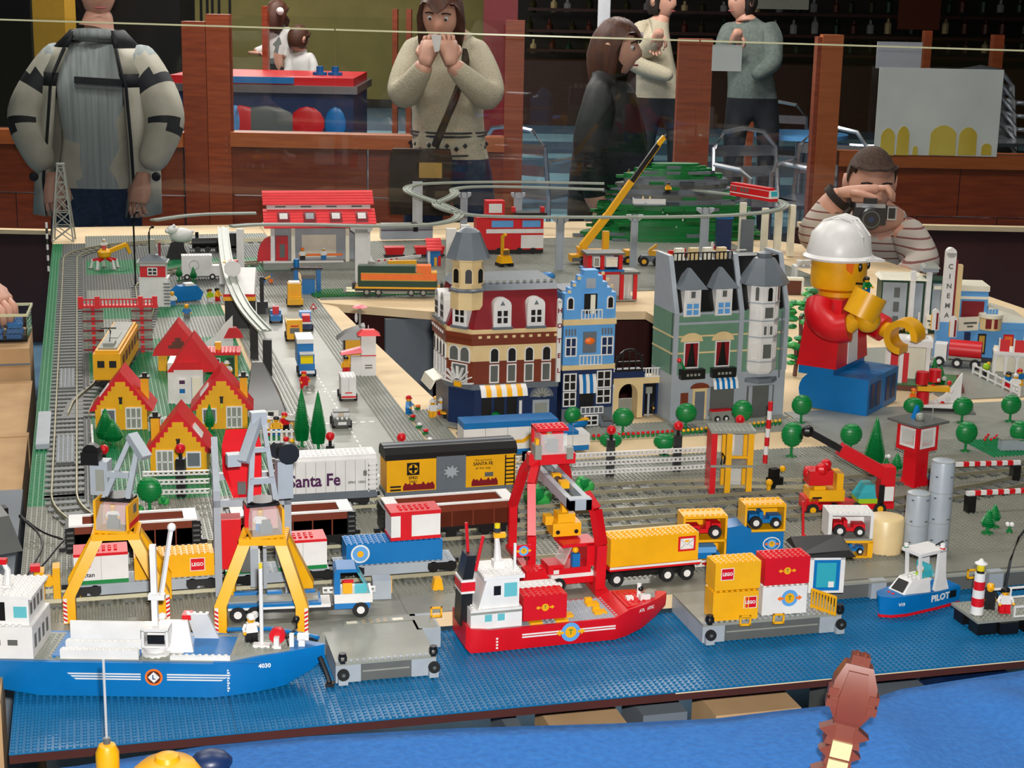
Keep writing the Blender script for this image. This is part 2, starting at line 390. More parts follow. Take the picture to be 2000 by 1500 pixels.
# ---- railway tracks
def arc(cx,cy,r,a0,a1,n=14):return [(cx+r*math.cos(a0+(a1-a0)*i/n),cy+r*math.sin(a0+(a1-a0)*i/n)) for i in range(n+1)]
def track(pts,label,z=Q+.0008,group='railway tracks',bed='dgrey'):
    pts=[Vector((p[0],p[1],0)) for p in pts]
    # resample every 2.67 studs
    L=[0]
    for a,b in zip(pts,pts[1:]):L.append(L[-1]+(b-a).length)
    def P(s):
        for k in range(len(pts)-1):
            if s <= L[k+1] or k == len(pts)-2:
                t=(s-L[k])/(L[k+1]-L[k]);return pts[k].lerp(pts[k+1],t),(pts[k+1]-pts[k]).normalized()
    t=thing('railway_track',label,'track',(pts[0].x,pts[0].y,z),0,group)
    n=int(L[-1]/(S*4));o=Vector((pts[0].x,pts[0].y,0))
    mb=M(1)
    for i in range(n+1):
        p,d=P(L[-1]*i/max(n,1));p=p-o;nn=Vector((-d.y,d.x,0))
        mb.loft([[p+d*a*S+nn*b*S+Vector((0,0,h)) for a,b in ((-1,-4),(1,-4),(1,4),(-1,4))] for h in (0.0004,.0034)],'dgrey')
    mb.build('sleepers',t)['kind']='stuff'
    m_=int(L[-1]/.03)+1
    for sgn in (-1,1):
        rings=[]
        for i in range(m_+1):
            p,d=P(L[-1]*i/m_);p=p-o;nn=Vector((-d.y,d.x,0));c=p+nn*sgn*.02
            rings.append([c+nn*a+Vector((0,0,h)) for a,h in ((-.0022,.003),(.0022,.003),(.0012,.0085),(-.0012,.0085))])
        M(1).loft(rings,'rail').build('rail',t)
    return t
YA,YB,YC=.405,.552,.735
YD=.64
track([(-.02,YA),(1.05,YA)],'front harbour track under the container wagons',group=None)
track(arc(.372,.872,.32,PI,1.5*PI)+[(1.35,YB)]+[(1.6,YB+.06),(2.0,YB+.2)],'curved track leading to the brown hopper wagons',group=None)
track([(.30,YC),(1.05,YC)]+[(1.15,YC-.01),(1.32,YC-.045),(1.6,YC-.02),(2.4,YC+.03)],'track under the white and yellow box cars',group=None)
track([(.74,YD),(1.40,YD)],'empty siding between the two goods lines',group=None)
track([(.052,.874),(.052,3.30)]+arc(.372,3.30,.32,PI,.5*PI)+[(.95,3.62)],'long straight track along the left table edge',group=None)
track([(.075,1.40),(.085,1.5),(.125,1.64),(.17,1.90),(.215,2.15),(.245,2.45),(.25,2.8),(.30,3.0),(.42,3.12),(.62,3.16)],'siding branching off to the yellow engine',group=None,z=Q+.0010)
# level plates between the rails of the left track
for y,n in ((1.06,22),(1.62,22)):
    t=thing('track_infill',['studded infill between the rails of the left track, nearer','studded infill between the rails of the left track, farther'][y > 1.5],'infill',(.036,y,Q+.0044))
    M().box(0,0,0,4,n,.35,'dgrey').build('plate',t)
    o=bpy.data.objects.new('studs',studmesh(4,n,'bley'));COL.objects.link(o);o.parent=t;o.location=(0,0,.35*S);o['kind']='stuff'
# ============================================================ shared little builders
def minifig(loc,rot,label,torso='red',legs='blue',hat=None,hk='cap',skin='yellow',group=None,arm=0,sit=False,sc=1,tilt=0):
    t=thing('minifigure',label,'minifigure',loc,rot,group)
    z0=0
    if sit:
        for sx in (-.5,.5):M().box(sx-.45,-1.6,0,sx+.45,.4,.9,legs).box(sx-.45,-1.7,0,sx+.45,-1.2,.95,legs).build('leg',t)
        z0=.8
    else:
        for sx in (-.5,.5):M().box(sx-.46,-.45,.25,sx+.46,.45,1.35,legs).box(sx-.46,-.75,0,sx+.46,.45,.35,legs).build('leg',t)
        M().box(-1,-.45,1.35,1,.45,1.6,legs).build('hips',t);z0=1.6
    M().loft([[(-1,-.5,z0),(1,-.5,z0),(1,.5,z0),(-1,.5,z0)],[(-.72,-.45,z0+1.6),(.72,-.45,z0+1.6),(.72,.45,z0+1.6),(-.72,.45,z0+1.6)]],torso).build('torso',t)
    for sx in (-1,1):
        d=arm if sx > 0 else -.1
        el=(sx*1.25,-.25-.3*d,z0+.75+.3*d);ha=(sx*1.2,-.85-.35*d,z0+.35+1.1*d)
        a=M().tube([(sx*.85,0,z0+1.35),el,ha],.27,torso,6).build('arm',t)
        M().sph(ha[0],ha[1]-.15,ha[2]-.05,.3,skin,8,k=5).build('hand',a)
    h=M().cyl(0,0,z0+1.6,.42,.15,skin).lathe(0,0,z0+1.72,[(.45,0),(.62,.12),(.64,.8),(.5,.98),(.3,1.0),(.3,1.15)],skin,12).build('head',t)
    M().box(-.3,-.66,z0+2.3,-.18,-.6,z0+2.42,'black').box(.18,-.66,z0+2.3,.3,-.6,z0+2.42,'black').box(-.2,-.66,z0+1.98,.2,-.6,z0+2.05,'black').build('face',h)
    if hat:
        mb=M()
        if hk == 'cap':mb.lathe(0,.02,z0+2.35,[(.70,0),(.72,.2),(.6,.5),(.3,.68),(.05,.7)],hat,12).box(-.5,-1.05,z0+2.36,.5,-.4,z0+2.46,hat)
        elif hk == 'hair':mb.lathe(0,.08,z0+2.1,[(.68,0),(.76,.35),(.7,.65),(.4,.88),(.05,.9)],hat,12).box(-.6,.2,z0+1.75,.6,.75,z0+2.5,hat)
        else:mb.lathe(0,0,z0+2.32,[(1.0,0),(1.0,.1),(.66,.14),(.66,.55),(.4,.75),(.05,.78)],hat,12)
        mb.build('hat' if hk != 'hair' else 'hair',t)
    if sc != 1:t.scale=(sc,)*3
    return t
def cone_tree(loc,h,label,r=2.2,rot=0,mt='green',group=None,name='pine_tree'):
    t=thing(name,label,'tree',loc,rot,group)
    n=int(h/.42)
    mb=M()
    for k in range(n):
        f=k/n;rr=r*1.2*min(1,.62+1.6*f)*(1-f)**.8
        mb.cyl(0,0,1.6+k*(h-1.6)/n,max(rr,.14),(h-1.6)/n*.95,mt,9,'z',max(rr*.6,.08))
    mb.build('foliage',t)
    M().cyl(0,0,.3,.35,1.5,mt,8).build('trunk',t)
    M().cyl(0,0,0,1.1,.3,mt,10).box(-1.1,-.5,0,1.1,.5,.28,mt).build('base',t)
    return t
def ball_tree(loc,h,label,rot=0,mt='green',group=None,w=1.75):
    """flat round tree with a gridded crown"""
    t=thing('round_tree',label,'tree',loc,rot,group)
    cz=h*.64;rz=h*.36
    mb=M();mb.sph(0,0,cz,1,mt,14,w,w*.62,rz,9)
    for k in range(-3,4):
        z=cz+k*rz*.26;q=math.sqrt(max(0.02,1-(k*.26)**2))
        mb.lathe(0,0,z,[(0.01,-.06),(1.0,-.06),(1.0,.06),(.01,.06)],mt,14)
        for i in range(len(mb.v)-14*4,len(mb.v)):
            x,y,zz=mb.v[i];mb.v[i]=(x*(w*q+.09),y*(w*.62*q+.09),zz)
    mb.build('crown',t)
    M().cyl(0,0,.25,.32,h*.32,mt,8).build('trunk',t)
    M().cyl(0,0,0,1.0,.3,mt,10).box(-1.2,-.35,0,1.2,.35,.25,mt).build('base',t)
    return t
def signal(loc,h,label,rot=0,base=0):
    t=thing('railway_signal',label,'signal',loc,rot,'railway signals')
    M().box(-.9,-.9,0,.9,.9,h,'black').build('post',t)
    M().cyl(0,0,h,.38,1.4,'black',10).build('neck',t)
    M().cyl(0,-.35,h+2.1,1.0,.7,'red',16,'y').sph(0,0,h+2.1,.85,'red',12).build('lamp',t)
    return t
def container(loc,rot,label,mt,L=8,W=4,Hh=4.6,ribs=True,group=None,name='cargo_container'):
    """box container; local x along its length, front is -y"""
    t=thing(name,label,'container',loc,rot,group)
    M().box(-L/2,-W/2,.15,L/2,W/2,Hh,mt).box(-L/2+.3,-W/2+.3,0,-L/2+1.6,W/2-.3,.15,mt).box(L/2-1.6,-W/2+.3,0,L/2-.3,W/2-.3,.15,mt).build('body',t)
    s_=M().studs(-L/2,-W/2,Hh,int(L),int(W),mt).build('studs',t);s_['kind']='stuff'
    return t
def logo(t,x,z,y,w=2.1,h=1.9,rot=(PI/2,0,0)):
    o=M().box(x-w/2-.12,y-.03,z-h/2-.12,x+w/2+.12,y,z+h/2+.12,'white').box(x-w/2,y-.05,z-h/2,x+w/2,y-.02,z+h/2,'red').build('sticker',t)
    o['label']='red square sticker with white lettering'
    text('LEGO',o,(x,y-.06,z),h*.42,'white',rot,.03,sx=.9)
def planet(t,x,z,y,r,body='yellow',ring='yellow',disc=None,arrows=True):
    """round emblem with arrows left and right, standing on a face at -y"""
    mb=M()
    if disc:mb.cyl(x,y-.03,z,r*1.25,.04,disc,20,'y')
    mb.cyl(x,y-.06,z,r*.75,.05,body,16,'y')
    if arrows:
        for s_ in (-1,1):
            a=x+s_*r*.9
            mb.prism([(a,z-r*.16),(a+s_*r*.45,z-r*.16),(a+s_*r*.45,z-r*.42),(a+s_*r*1.0,z),(a+s_*r*.45,z+r*.42),(a+s_*r*.45,z+r*.16),(a,z+r*.16)],y-.06,y-.01,ring,'y')
    o=mb.build('emblem',t);o['label']='round emblem with an arrow on each side'
    text('T',o,(x,y-.07,z),r*.9,'green',(PI/2,0,0),.02)
    return o
def beam(p,q,label,h=.95,mt='white',group=None,pins=None,name='perforated_beam'):
    """flat beam with round holes between world points p and q (same height)"""
    p,q=Vector(p),Vector(q);L=(q-p).length/S
    t=thing(name,label,'beam',p,yaw2(p,q),group)
    ex=M().box(0,-.3,.12,L,.3,h-.12,mt) if False else M()
    ex.box(0,-.3,0,L,.3,.2,mt).box(0,-.3,h-.2,L,.3,h,mt)
    n=int(L)
    for i in range(n+1):
        a=i*L/n
        ex.box(max(0,a-.22),-.3,.15,min(L,a+.22),.3,h-.15,mt)
    ex.build('body',t)
    if pins:
        for k in pins:M().cyl(k,-.45,h/2,.33,.9,'red',10,'y').build('pin',t)
    return t
def yaw_of(deg):return math.radians(deg)
# ============================================================ ships, piers, cranes in front
def hull(secs,mt,t,name='hull'):
    """secs: (x, half width top, half width bottom, z top, z bottom)"""
    r=[]
    for x,wt,wb,zt,zb in secs:
        r.append([(x,-wb,zb),(x+.0,-wt*.98,zb+(zt-zb)*.55),(x,-wt,zt),(x,wt,zt),(x,wt*.98,zb+(zt-zb)*.55),(x,wb,zb)])
    return M().loft(r,mt).build(name,t)
# ---- quay edges
tag(M(1).box(.245,.206,0.0016,.386,.2575,Q-.0002,'lgrey').build('quay_block'),'grey quay ledge below the right hand yellow crane','quay')
def pier(x0,x1,y0,y1,label,kind):
    t=thing('pier',label,'pier',(x0,y0,.0018));w=(x1-x0)/S;d=(y1-y0)/S;h=(Q-.0018)/S
    M().box(0,0,h-.45,w,d,h,'lgrey').build('deck',t)
    M().box(0,.1,0,2.2,d,h-.45,'bley').build('support',t);M().box(w-2.2,.1,0,w,d,h-.45,'bley').build('support',t)
    M().box(4,.25,0,w-4,.6,h-.45,'dgrey').box(4.3,.15,h*.45,w-4.3,.26,h*.52,'lgrey').build('grille',t)
    M().box(2.2,.1,0,4,1,h-.45,'bley').build('support',t);M().box(w-4,.1,0,w-2.2,1,h-.45,'bley').build('support',t)
    st=M()
    for i in range(int(w)):st.cyl(i+.5,.5,h,.3,.2,'bley',8)
    if kind == 2:
        st.studs(int(w)-7,1,h,6,8,'bley',6).studs(1,1,h,int(w)-9,1,'bley',6)
    st.build('studs',t)['kind']='stuff'
    for px in (.3,w-1.3):
        b=M().box(px,-1.0,0,px+1.5,.1,1.5,'bley').build('fender_block',t)
        M().cyl(px+.75,-1.3,1.8,.95,.5,'tyre',14,'y').cyl(px+.75,-1.35,1.8,.3,.55,'dgrey',8,'y').build('tyre',b)
        f=M().box(px+.35,-.5,h,px+1.15,.3,h+.5,'black').box(px+.1,-.6,h+.45,px+.45,.2,h+1.3,'black').box(px+1.05,-.6,h+.45,px+1.4,.2,h+1.3,'black').cyl(px+.75,-.2,h+1.2,.6,.5,'black',10).build('bollard',t)
    return t
p1=pier(.386,.515,.112,.2575,'grey pier with black tyre fenders between the blue and the red ship',1)
def hazard(parent,x,y,z,n):
    mb=M().box(x,y,z,x+1.8,y+1,z+.03,'cream').box(x+n*.6+2.4,y,z,x+n*.6+4.2,y+1,z+.03,'cream')
    for k in range(n):
        for r_ in (0,1.0):mb.add([(x+2.1+k*.6,y+r_*.9-.1,z+.03),(x+2.4+k*.6,y+r_*.9-.1,z+.03),(x+2.65+k*.6,y+r_*.9+.2,z+.03),(x+2.35+k*.6,y+r_*.9+.2,z+.03)],[(0,1,2,3)],'yellow' if k % 2 else 'dgrey')
    return mb.build('hazard_marking',parent)
hz=at(672,1222)
tag(M().box(0,0,0,12,1.6,.12,'lgrey').build('marking_tile',loc=(hz.x,hz.y,Q+.0002)),'long flat tile with yellow and black stripes on the left pier','tile')
hazard(bpy.data.objects['marking_tile'],.5,.3,.12,9)
p2=pier(.888,1.092,.138,.2575,'grey pier carrying four stacked containers',2)
def ring_post(px,py,label,z=Q):
    p=at(px,py,z);t=thing('mooring_frame',label,'frame',p,-.1,'yellow mooring frames')
    M().box(-1,-.15,0,-.7,.15,1.8,'yellow').box(.7,-.15,0,1,.15,1.8,'yellow').box(-1,-.15,1.5,1,.15,1.8,'yellow').box(-1,-.15,0,1,.15,.35,'yellow').build('frame',t)
ring_post(1455,1222,'small yellow square frame in front of the lower yellow container')
ring_post(1520,1218,'small yellow square frame in front of the white container')
ring_post(852,1205,'small yellow square frame at the stern of the red ship')
ring_post(1898,1130,'small yellow square frame on the quay beside the lighthouse')
wall=thing('quay_wall','grey quay wall with dark recesses along the right water edge','quay',(1.095,.2565,.0018))
hq=(Q-.0018)/S
for i in range(7):
    M().box(i*12,-1.6,0,i*12+3,0,hq,'bley').build('buttress',wall)
    M().box(i*12+3,-.6,0,i*12+12,0,hq,'dgrey').build('recess',wall)
M().box(0,-1.7,hq-.4,84,0,hq-.01,'lgrey').build('coping',wall)
qs=thing('quay_step','grey stepped block numbered 2 at the left pier corner','quay',(at(848,1222).x-.025,.2,.0018))
M().box(0,0,0,4,7,hq,'bley').box(.4,.4,hq,3.6,6,hq+.02,'lgrey').build('block',qs)
pl2=M().box(.1,-.06,1.4,1.3,0,2.7,'white').build('number_plate',qs);text('2',pl2,(.7,-.08,2.05),1.3,'purple',bold=.05)

# ---- the blue ship
bow=Vector((.373,.117,.0018));ba=math.radians(-14);L=55
t=ship=thing('cargo_ship','blue toy cargo ship with white bridge at the left','ship',bow-Vector((math.cos(ba),math.sin(ba),0))*L*S,ba)
GZ=5.6
hull([(0,4.4,2.0,GZ+.1,2.6),(2,5.4,3.6,GZ+.05,1.5),(6,6,5.2,GZ,.6),(12,6.2,6.0,GZ,0),(38,6.2,6.0,GZ,0),(41,5.7,5.2,GZ+.0,0),(45,4.8,3.7,GZ+.7,.05),(49,3.3,2.0,GZ+.8,.4),(53,1.2,.3,GZ+.9,2.4),(55,.15,.05,GZ+1.0,4.4)],'blue',t)
M().box(1.5,-5.4,GZ,41,5.4,GZ+.06,'lgrey').prism([(41,-5),(45,-4.3),(49.5,-2.6),(53,-.6),(53,.6),(49.5,2.6),(45,4.3),(41,5)],GZ+.01,GZ+.82,'lgrey','z').build('deck',t)
st=M()
for i in range(40):
    for j in range(10):
        if (i > 37 or i < 14 or j in (0,9) or 28 < i < 30):st.cyl(i+1.5,j-4.5,GZ+.06,.3,.2,'lgrey',6)
for i in range(42,52):
    for j in range(9):
        y=j-4
        if abs(y) < 4.6-(i-41)*.42:st.cyl(i,y,GZ+.82,.3,.2,'lgrey',6)
st.build('deck_studs',t)['kind']='stuff'
M().box(38.5,-5.7,GZ+.0,46,-5.2,GZ+.0+.1,'blue').tube([(39,5.3,GZ+1.0),(46,4.4,GZ+1.6),(50,2.6,GZ+1.7),(54,.3,GZ+1.9)],.35,'blue').build('bulwark',t)
# stripes and emblem on the near side
mb=M();yy=-6.27
for k in range(3):
    z=3.7-k*.42
    mb.prism([(16.6+k*.5,z),(27.5,z),(27.5,z+.2),(16.3+k*.5,z+.2)],yy,yy+.1,'white','y').prism([(31.5,z),(41-k*.6,z),(41.3-k*.6,z+.2),(31.5,z+.2)],yy,yy+.1,'white','y')
mb.build('side_stripes',t)
e=M().cyl(29.5,yy-.02,3.35,1.35,.1,'orange',20,'y').cyl(29.5,yy-.05,3.35,1.05,.1,'brown',18,'y').prism([(28.6,3.35),(29.5,2.45),(30.4,3.35),(29.5,4.25)],yy-.08,yy,'white','y').build('round_emblem',t)
e['label']='round orange badge with a white diamond'
text('L',e,(29.5,yy-.1,3.35),1.0,'dblue',bold=.03)
text('4030',t,(46.2,-4.45,4.7),.95,'white',(PI/2-.05,0,.22),.03,name='ship_number')
mb=M()
for k in range(9):mb.box(40.6,-5.72,.9+k*.42,41.0 if k % 2 else 40.85,-5.6,1.15+k*.42,'white')
mb.build('draft_marks',t)
# bridge
b=M().box(1.5,-5.2,GZ+.06,11,5.0,GZ+5.2,'white').box(2,-4.4,GZ+5.2,10.4,4.4,GZ+9.4,'white').box(-.5,-4.6,GZ+5.2,3.4,-3.4,GZ+5.6,'white').box(1.6,-4.6,GZ+9.4,11,4.8,GZ+9.8,'white').build('bridge',t)
M().box(8.1,-4.46,GZ+6.4,10.1,-4.38,GZ+8.2,'clear_blue').build('window',b);M().box(2.6,-4.46,GZ+5.9,6.8,-4.38,GZ+8.9,'black').build('window',b);M().box(3,-4.5,GZ+6.2,4.6,-4.4,GZ+8.6,'tan').build('window',b)
for k in range(3):M().box(2.0+k*2.6,-5.26,GZ+2.2,3.5+k*2.6,-5.18,GZ+3.1,'dgrey').build('window',b)
for k in range(4):M().box(10.36,-3.6+k*1.9,GZ+6.6,10.46,-2.6+k*1.9,GZ+8.4,'dgrey').build('window',b);M().box(10.98,-4.2+k*2.2,GZ+1.4,11.06,-3.2+k*2.2,GZ+3.6,'dgrey').build('window',b)
M().studs(2,-4,GZ+9.8,9,9,'white',8).studs(1.5,-5.2,GZ+5.2,8,1,'white',8).build('roof_studs',b)['kind']='stuff'
M().box(9.2,-5.0,GZ+4.3,10.6,-4.6,GZ+4.9,'green').build('green_lamp',b)
m_=M().box(5.2,-.8,GZ+9.8,6.8,.8,GZ+10.2,'white').tube([(6,0,GZ+10.2),(6.2,0,GZ+12.5),(5.4,0,GZ+14)],.45,'white',8,[.7,.45,.3]).build('radar_mast',b)
M().box(4.4,-.8,GZ+13.6,6.2,.3,GZ+14.4,'red').build('red_lamp',m_)
# hatches
M().box(13.6,-4.6,GZ+.06,27,4.6,GZ+.35,'blue').box(15,-5.0,GZ+.06,27,-4.1,GZ+1.5,'white').box(15,-1.6,GZ+.35,27,-.6,GZ+1.5,'white').box(14.8,2.2,GZ+.35,27.4,2.6,GZ+3.3,'white').studs(15,-5.0,GZ+1.5,12,1,'white',6).studs(15,-1.6,GZ+1.5,12,1,'white',6).build('hatch_cover',t)
M().box(33.5,-4.6,GZ+.06,41.5,3.8,GZ+.4,'blue').box(31.8,-5.0,GZ+.06,41,-4.4,GZ+.7,'white').studs(31.8,-5.2,GZ+.7,9,1,'white',6).build('hatch_cover',t)
M().loft([[(30.5,-2.8,GZ+.3),(35,-2.8,GZ+.3),(35,-2.2,GZ+.3),(30.5,-2.2,GZ+.3)],[(29.3,0.2,GZ+4.4),(33.6,.2,GZ+4.4),(33.6,.8,GZ+4.4),(29.3,.8,GZ+4.4)]],'white').build('hatch_lid',t)
M().loft([[(34.2,3.6,GZ+.3),(38,3.6,GZ+.3),(38,3.0,GZ+.3),(34.2,3.0,GZ+.3)],[(33.4,1.6,GZ+5.2),(36.6,1.6,GZ+5.2),(36.6,1.0,GZ+5.2),(33.4,1.0,GZ+5.2)]],'white').box(32.6,1.0,GZ+4.2,34,3.2,GZ+5.0,'red').studs(33,1,GZ+5.2,4,1,'white',6).build('hatch_lid',t)
# deck crane with white jib
c=M().lathe(29.2,-2.4,GZ+.1,[(2.3,0),(2.3,.5),(1.5,.6),(1.5,1.0),(2.1,1.1),(2.1,1.5)],'white',16).build('crane_base',t)
M().box(27.3,-4.0,GZ+1.6,31.4,-.8,GZ+1.9,'white').box(27.3,-4.0,GZ+1.9,27.7,-.8,GZ+4.4,'white').box(31.0,-4.0,GZ+1.9,31.4,-.8,GZ+4.4,'white').box(27.3,-1.2,GZ+1.9,31.4,-.8,GZ+4.4,'white').box(27.3,-4.0,GZ+4.2,31.4,-.8,GZ+4.7,'white').box(28.2,-3.9,GZ+2.2,30.8,-3.7,GZ+3.6,'black').build('crane_cab',c)
M().bar((29.2,-2.4,GZ+4.7),(29.0,-1.6,GZ+17.5),.9,.9,'white').bar((30.2,-2.4,GZ+9.5),(31.8,-1.2,GZ+20.0),.55,.55,'white').box(28.3,-3.0,GZ+9.0,30.8,-1.8,GZ+9.8,'white').sph(31.9,-1.2,GZ+20.2,.7,'white').build('crane_jib',c)
# mast and winches on the foredeck
M().box(44,-1.6,GZ+.82,46.6,-.2,GZ+1.25,'white').cyl(45.3,-.9,GZ+1.2,.32,12.5,'white',10).cyl(45.3,-.9,GZ+13.7,.3,.8,'clear_yellow',8).build('mast',t)
wn=M().box(47.0,-1.9,GZ+.82,48.4,-.9,GZ+1.2,'white').box(47.3,-2.0,GZ+1.2,48.1,-.9,GZ+2.6,'white').build('winch',t)
M().cyl(47.7,-.9,GZ+2.5,1.25,1.0,'red',16,'y').build('drum',wn)
M().box(49.6,-1.0,GZ+.82,50.3,-.3,GZ+2.9,'white').build('bitt',t)
M().box(51,-.9,GZ+.82,52,0,GZ+2.0,'white').box(50.8,-.9,GZ+1.9,52.6,0,GZ+2.8,'white').build('bitt',t)
M().tube([(48.6,-.4,GZ+2),(49.6,.8,GZ+1.8),(50.5,1.5,GZ+3.0),(50.4,1.7,GZ+4.3)],.16,'black').sph(50.4,1.7,GZ+4.4,.55,'black').tube([(49.5,-1.2,GZ+1.1),(49.0,-.2,GZ+2.3),(50.2,.3,GZ+3.2),(52,.3,GZ+2.2),(53.4,-.2,GZ+1.9)],.12,'black').build('hose',t)
M().tube([(54.2,-.4,4.6),(55.2,-.6,2.2),(55.8,-.9,.6)],.4,'black').box(55.2,-1.6,.0,56.6,-.4,.6,'black').build('anchor_chain',t)
def shp(x,y,z,sh=ship):return sh.location + Matrix.Rotation(sh.rotation_euler.z,3,'Z') @ Vector((x*S,y*S,z*S))
minifig(shp(43.4,1.0,GZ+.83),ba+.35,'white cap sailor standing behind the white mast on the blue ship','white','black','white',arm=1.0)
minifig(shp(29.4,1.8,GZ+.36),ba,'white figure behind the ship crane on the blue deck','white','white','white')

# ---- the red ship
ra=math.radians(2);RL=37
t=rs=thing('container_ship','red toy container ship with white wheelhouse and black funnel','ship',(.566,.205,.0018),ra)
RZ=4.0
hull([(0,4.4,4.0,RZ+.9,.9),(.8,4.9,4.4,RZ+.4,0),(4,5,4.6,RZ,0),(26,5,4.6,RZ,0),(28.5,4.7,3.6,RZ+1.2,0),(32,3.6,2.0,RZ+1.5,.5),(35,1.9,.6,RZ+1.7,1.8),(37,.3,.1,RZ+1.9,3.6)],'red',t)
M().box(1,-4.5,RZ,27.2,4.5,RZ+.06,'bley').prism([(28.4,-4),(32,-3),(35,-1.4),(35,1.4),(32,3),(28.4,4)],RZ+.9,RZ+1.45,'red','z').build('deck',t)
st=M()
for i in range(12,27):
    for j in range(9):
        if not (i in (17,18,22,23) and j % 4 == 1):st.cyl(i+.5,j-4,RZ+.06,.3,.2,'bley',6)
for i in range(29,35):
    for j in range(7):
        if abs(j-3) < 3.3-(i-29)*.42:st.cyl(i+.1,j-3,RZ+1.45,.28,.2,'red',6)
st.build('deck_studs',t)['kind']='stuff'
for (x,y) in ((17,-2.9),(17,1),(23,-2.9),(23,1),(11,-4.6),(15.5,-4.6)):
    M().box(x,y,RZ+.06,x+2.2,y+1.6,RZ+.45,'yellow').box(x+.2,y+1.5,RZ+.06,x+1.4,y+2.4,RZ+.9,'yellow').build('container_clamp',t)
mb=M();yy=-5.04
for k in range(2):mb.box(9.5,yy,2.25+k*.45-.15,16.4,yy+.06,2.5+k*.45-.15,'white').box(19.6,yy,2.25+k*.45-.15,26-k*.0,yy+.06,2.5+k*.45-.15,'white')
mb.build('side_stripes',t)
planet(t,18,2.35,yy,1.35,'yellow','yellow','medblue')
mb=M()
for k in range(4):mb.box(5,-5.04,.6+k*.55,5.35,-4.95,.9+k*.55,'white')
mb.build('draft_marks',t)
text('ATLANTIC',t,(32.2,-3.42,RZ+.5),.75,'white',(PI/2,0,.42),.02,name='ship_number')
b=M().box(.8,-4.3,RZ+.06,9.6,4.3,RZ+3.4,'white').loft([[(2.2,-3.8,RZ+3.4),(9.2,-3.8,RZ+3.4),(9.2,3.4,RZ+3.4),(2.2,3.4,RZ+3.4)],[(3.6,-3.8,RZ+8.4),(9.2,-3.8,RZ+8.4),(9.2,3.4,RZ+8.4),(3.6,3.4,RZ+8.4)]],'white').box(3,-4.2,RZ+8.4,10,3.8,RZ+9.0,'white').build('wheelhouse',t)
for (x,w_,c_l) in ((3.2,1.2,'clear_blue'),(5.4,1.2,'clear_blue')):M().box(x,-4.38,RZ+1.3,x+w_,-4.28,RZ+2.5,c_l).build('porthole',b)
M().box(4.8,-3.9,RZ+5.6,6,-3.78,RZ+7.2,'black').build('window',b);M().box(6.6,-3.9,RZ+5.2,8.8,-3.78,RZ+7.6,'clear_blue').build('window',b);M().box(9.15,-3.4,RZ+5.2,9.3,3,RZ+7.8,'teal').build('windscreen',b)
M().box(.82,-4.36,RZ+2.6,9.6,-4.3,RZ+3.0,'lgrey').build('stripe',b)
M().studs(3,-4,RZ+9.0,7,7,'white',8).studs(1,-4.2,RZ+3.4,2,8,'white',8).build('roof_studs',b)['kind']='stuff'
M().box(5.6,-1,RZ+9,7.4,.8,RZ+10.4,'white').tube([(6.5,0,RZ+10.4),(6.4,0,RZ+13),(6.2,0,RZ+15)],.5,'white',8,[.7,.5,.4]).box(5.6,-.8,RZ+14.4,7.6,0,RZ+15.2,'yellow').cyl(6.3,-.1,RZ+15.3,.6,.7,'clear_smoke').cyl(6.3,-.1,RZ+16,.5,.7,'clear_yellow').build('radar_mast',b)
fn=M().box(8.4,-3.0,RZ+9,8.8,-2.6,RZ+14,'white').build('flag_pole',b)
fl_=M().box(8.8,-2.9,RZ+11.6,11.4,-2.7,RZ+13.6,'red').build('flag',fn)
planet(fn,10.1,12.6+RZ,-2.92,.7,'yellow','yellow','medblue')
f=M().loft([[(-.4,-2,RZ),(1.6,-2,RZ),(1.6,2,RZ),(-.4,2,RZ)],[(0,-1.8,RZ+8),(1.8,-1.8,RZ+8),(1.8,1.8,RZ+8),(0,1.8,RZ+8)],[(.8,-1.6,RZ+12),(2.4,-1.6,RZ+12),(2.4,1.6,RZ+12),(.8,1.6,RZ+12)]],'black').build('funnel',t)
M().box(-.3,-2.1,RZ+5.6,2.0,2.1,RZ+6.0,'white').box(-.3,-2.12,RZ+6.0,2.1,2.12,RZ+7.6,'red').box(-.3,-2.1,RZ+7.6,2.1,2.1,RZ+8.0,'white').build('band',f)
M().tube([(2.2,-1.8,RZ+9.4),(3.4,-1.8,RZ+15.4)],.28,'red').build('exhaust_pipe',f);M().tube([(1.6,.6,RZ+10.5),(1.2,.8,RZ+17)],.28,'red').build('exhaust_pipe',f)
M().box(32.6,-1.4,RZ+1.45,34.4,-.2,RZ+2.6,'lgrey').box(31.6,-1.9,RZ+1.45,33.4,-.9,RZ+2.4,'white').sph(32.2,-.1,RZ+3.0,.55,'black').cyl(32,0,RZ+1.45,.4,2.4,'white').tube([(33,0,RZ+2.2),(34,.6,RZ+2.4),(35.5,.8,RZ+2)],.2,'lgrey').build('bow_winch',t)
M().box(29.4,-1.2,RZ+1.45,30.6,-.2,RZ+2.0,'white').build('white_hatch',t)
def rsp(x,y,z):return shp(x,y,z,rs)
rc=container(rsp(13.6,-2.4,RZ+.62),ra,'red container lashed behind the wheelhouse of the red ship','red',7.6,4,4.4)
planet(rc,0,2.3,-2.02,.85)
container(rsp(13.8,2.6,RZ+.3),ra,'white low container on the far side of the red ship','white',8,3.4,4.2)
minifig(rsp(7.5,.5,RZ+3.41),ra-1.2,'blue helmsman seen through the red ship window','blue','blue','black',sc=.8)

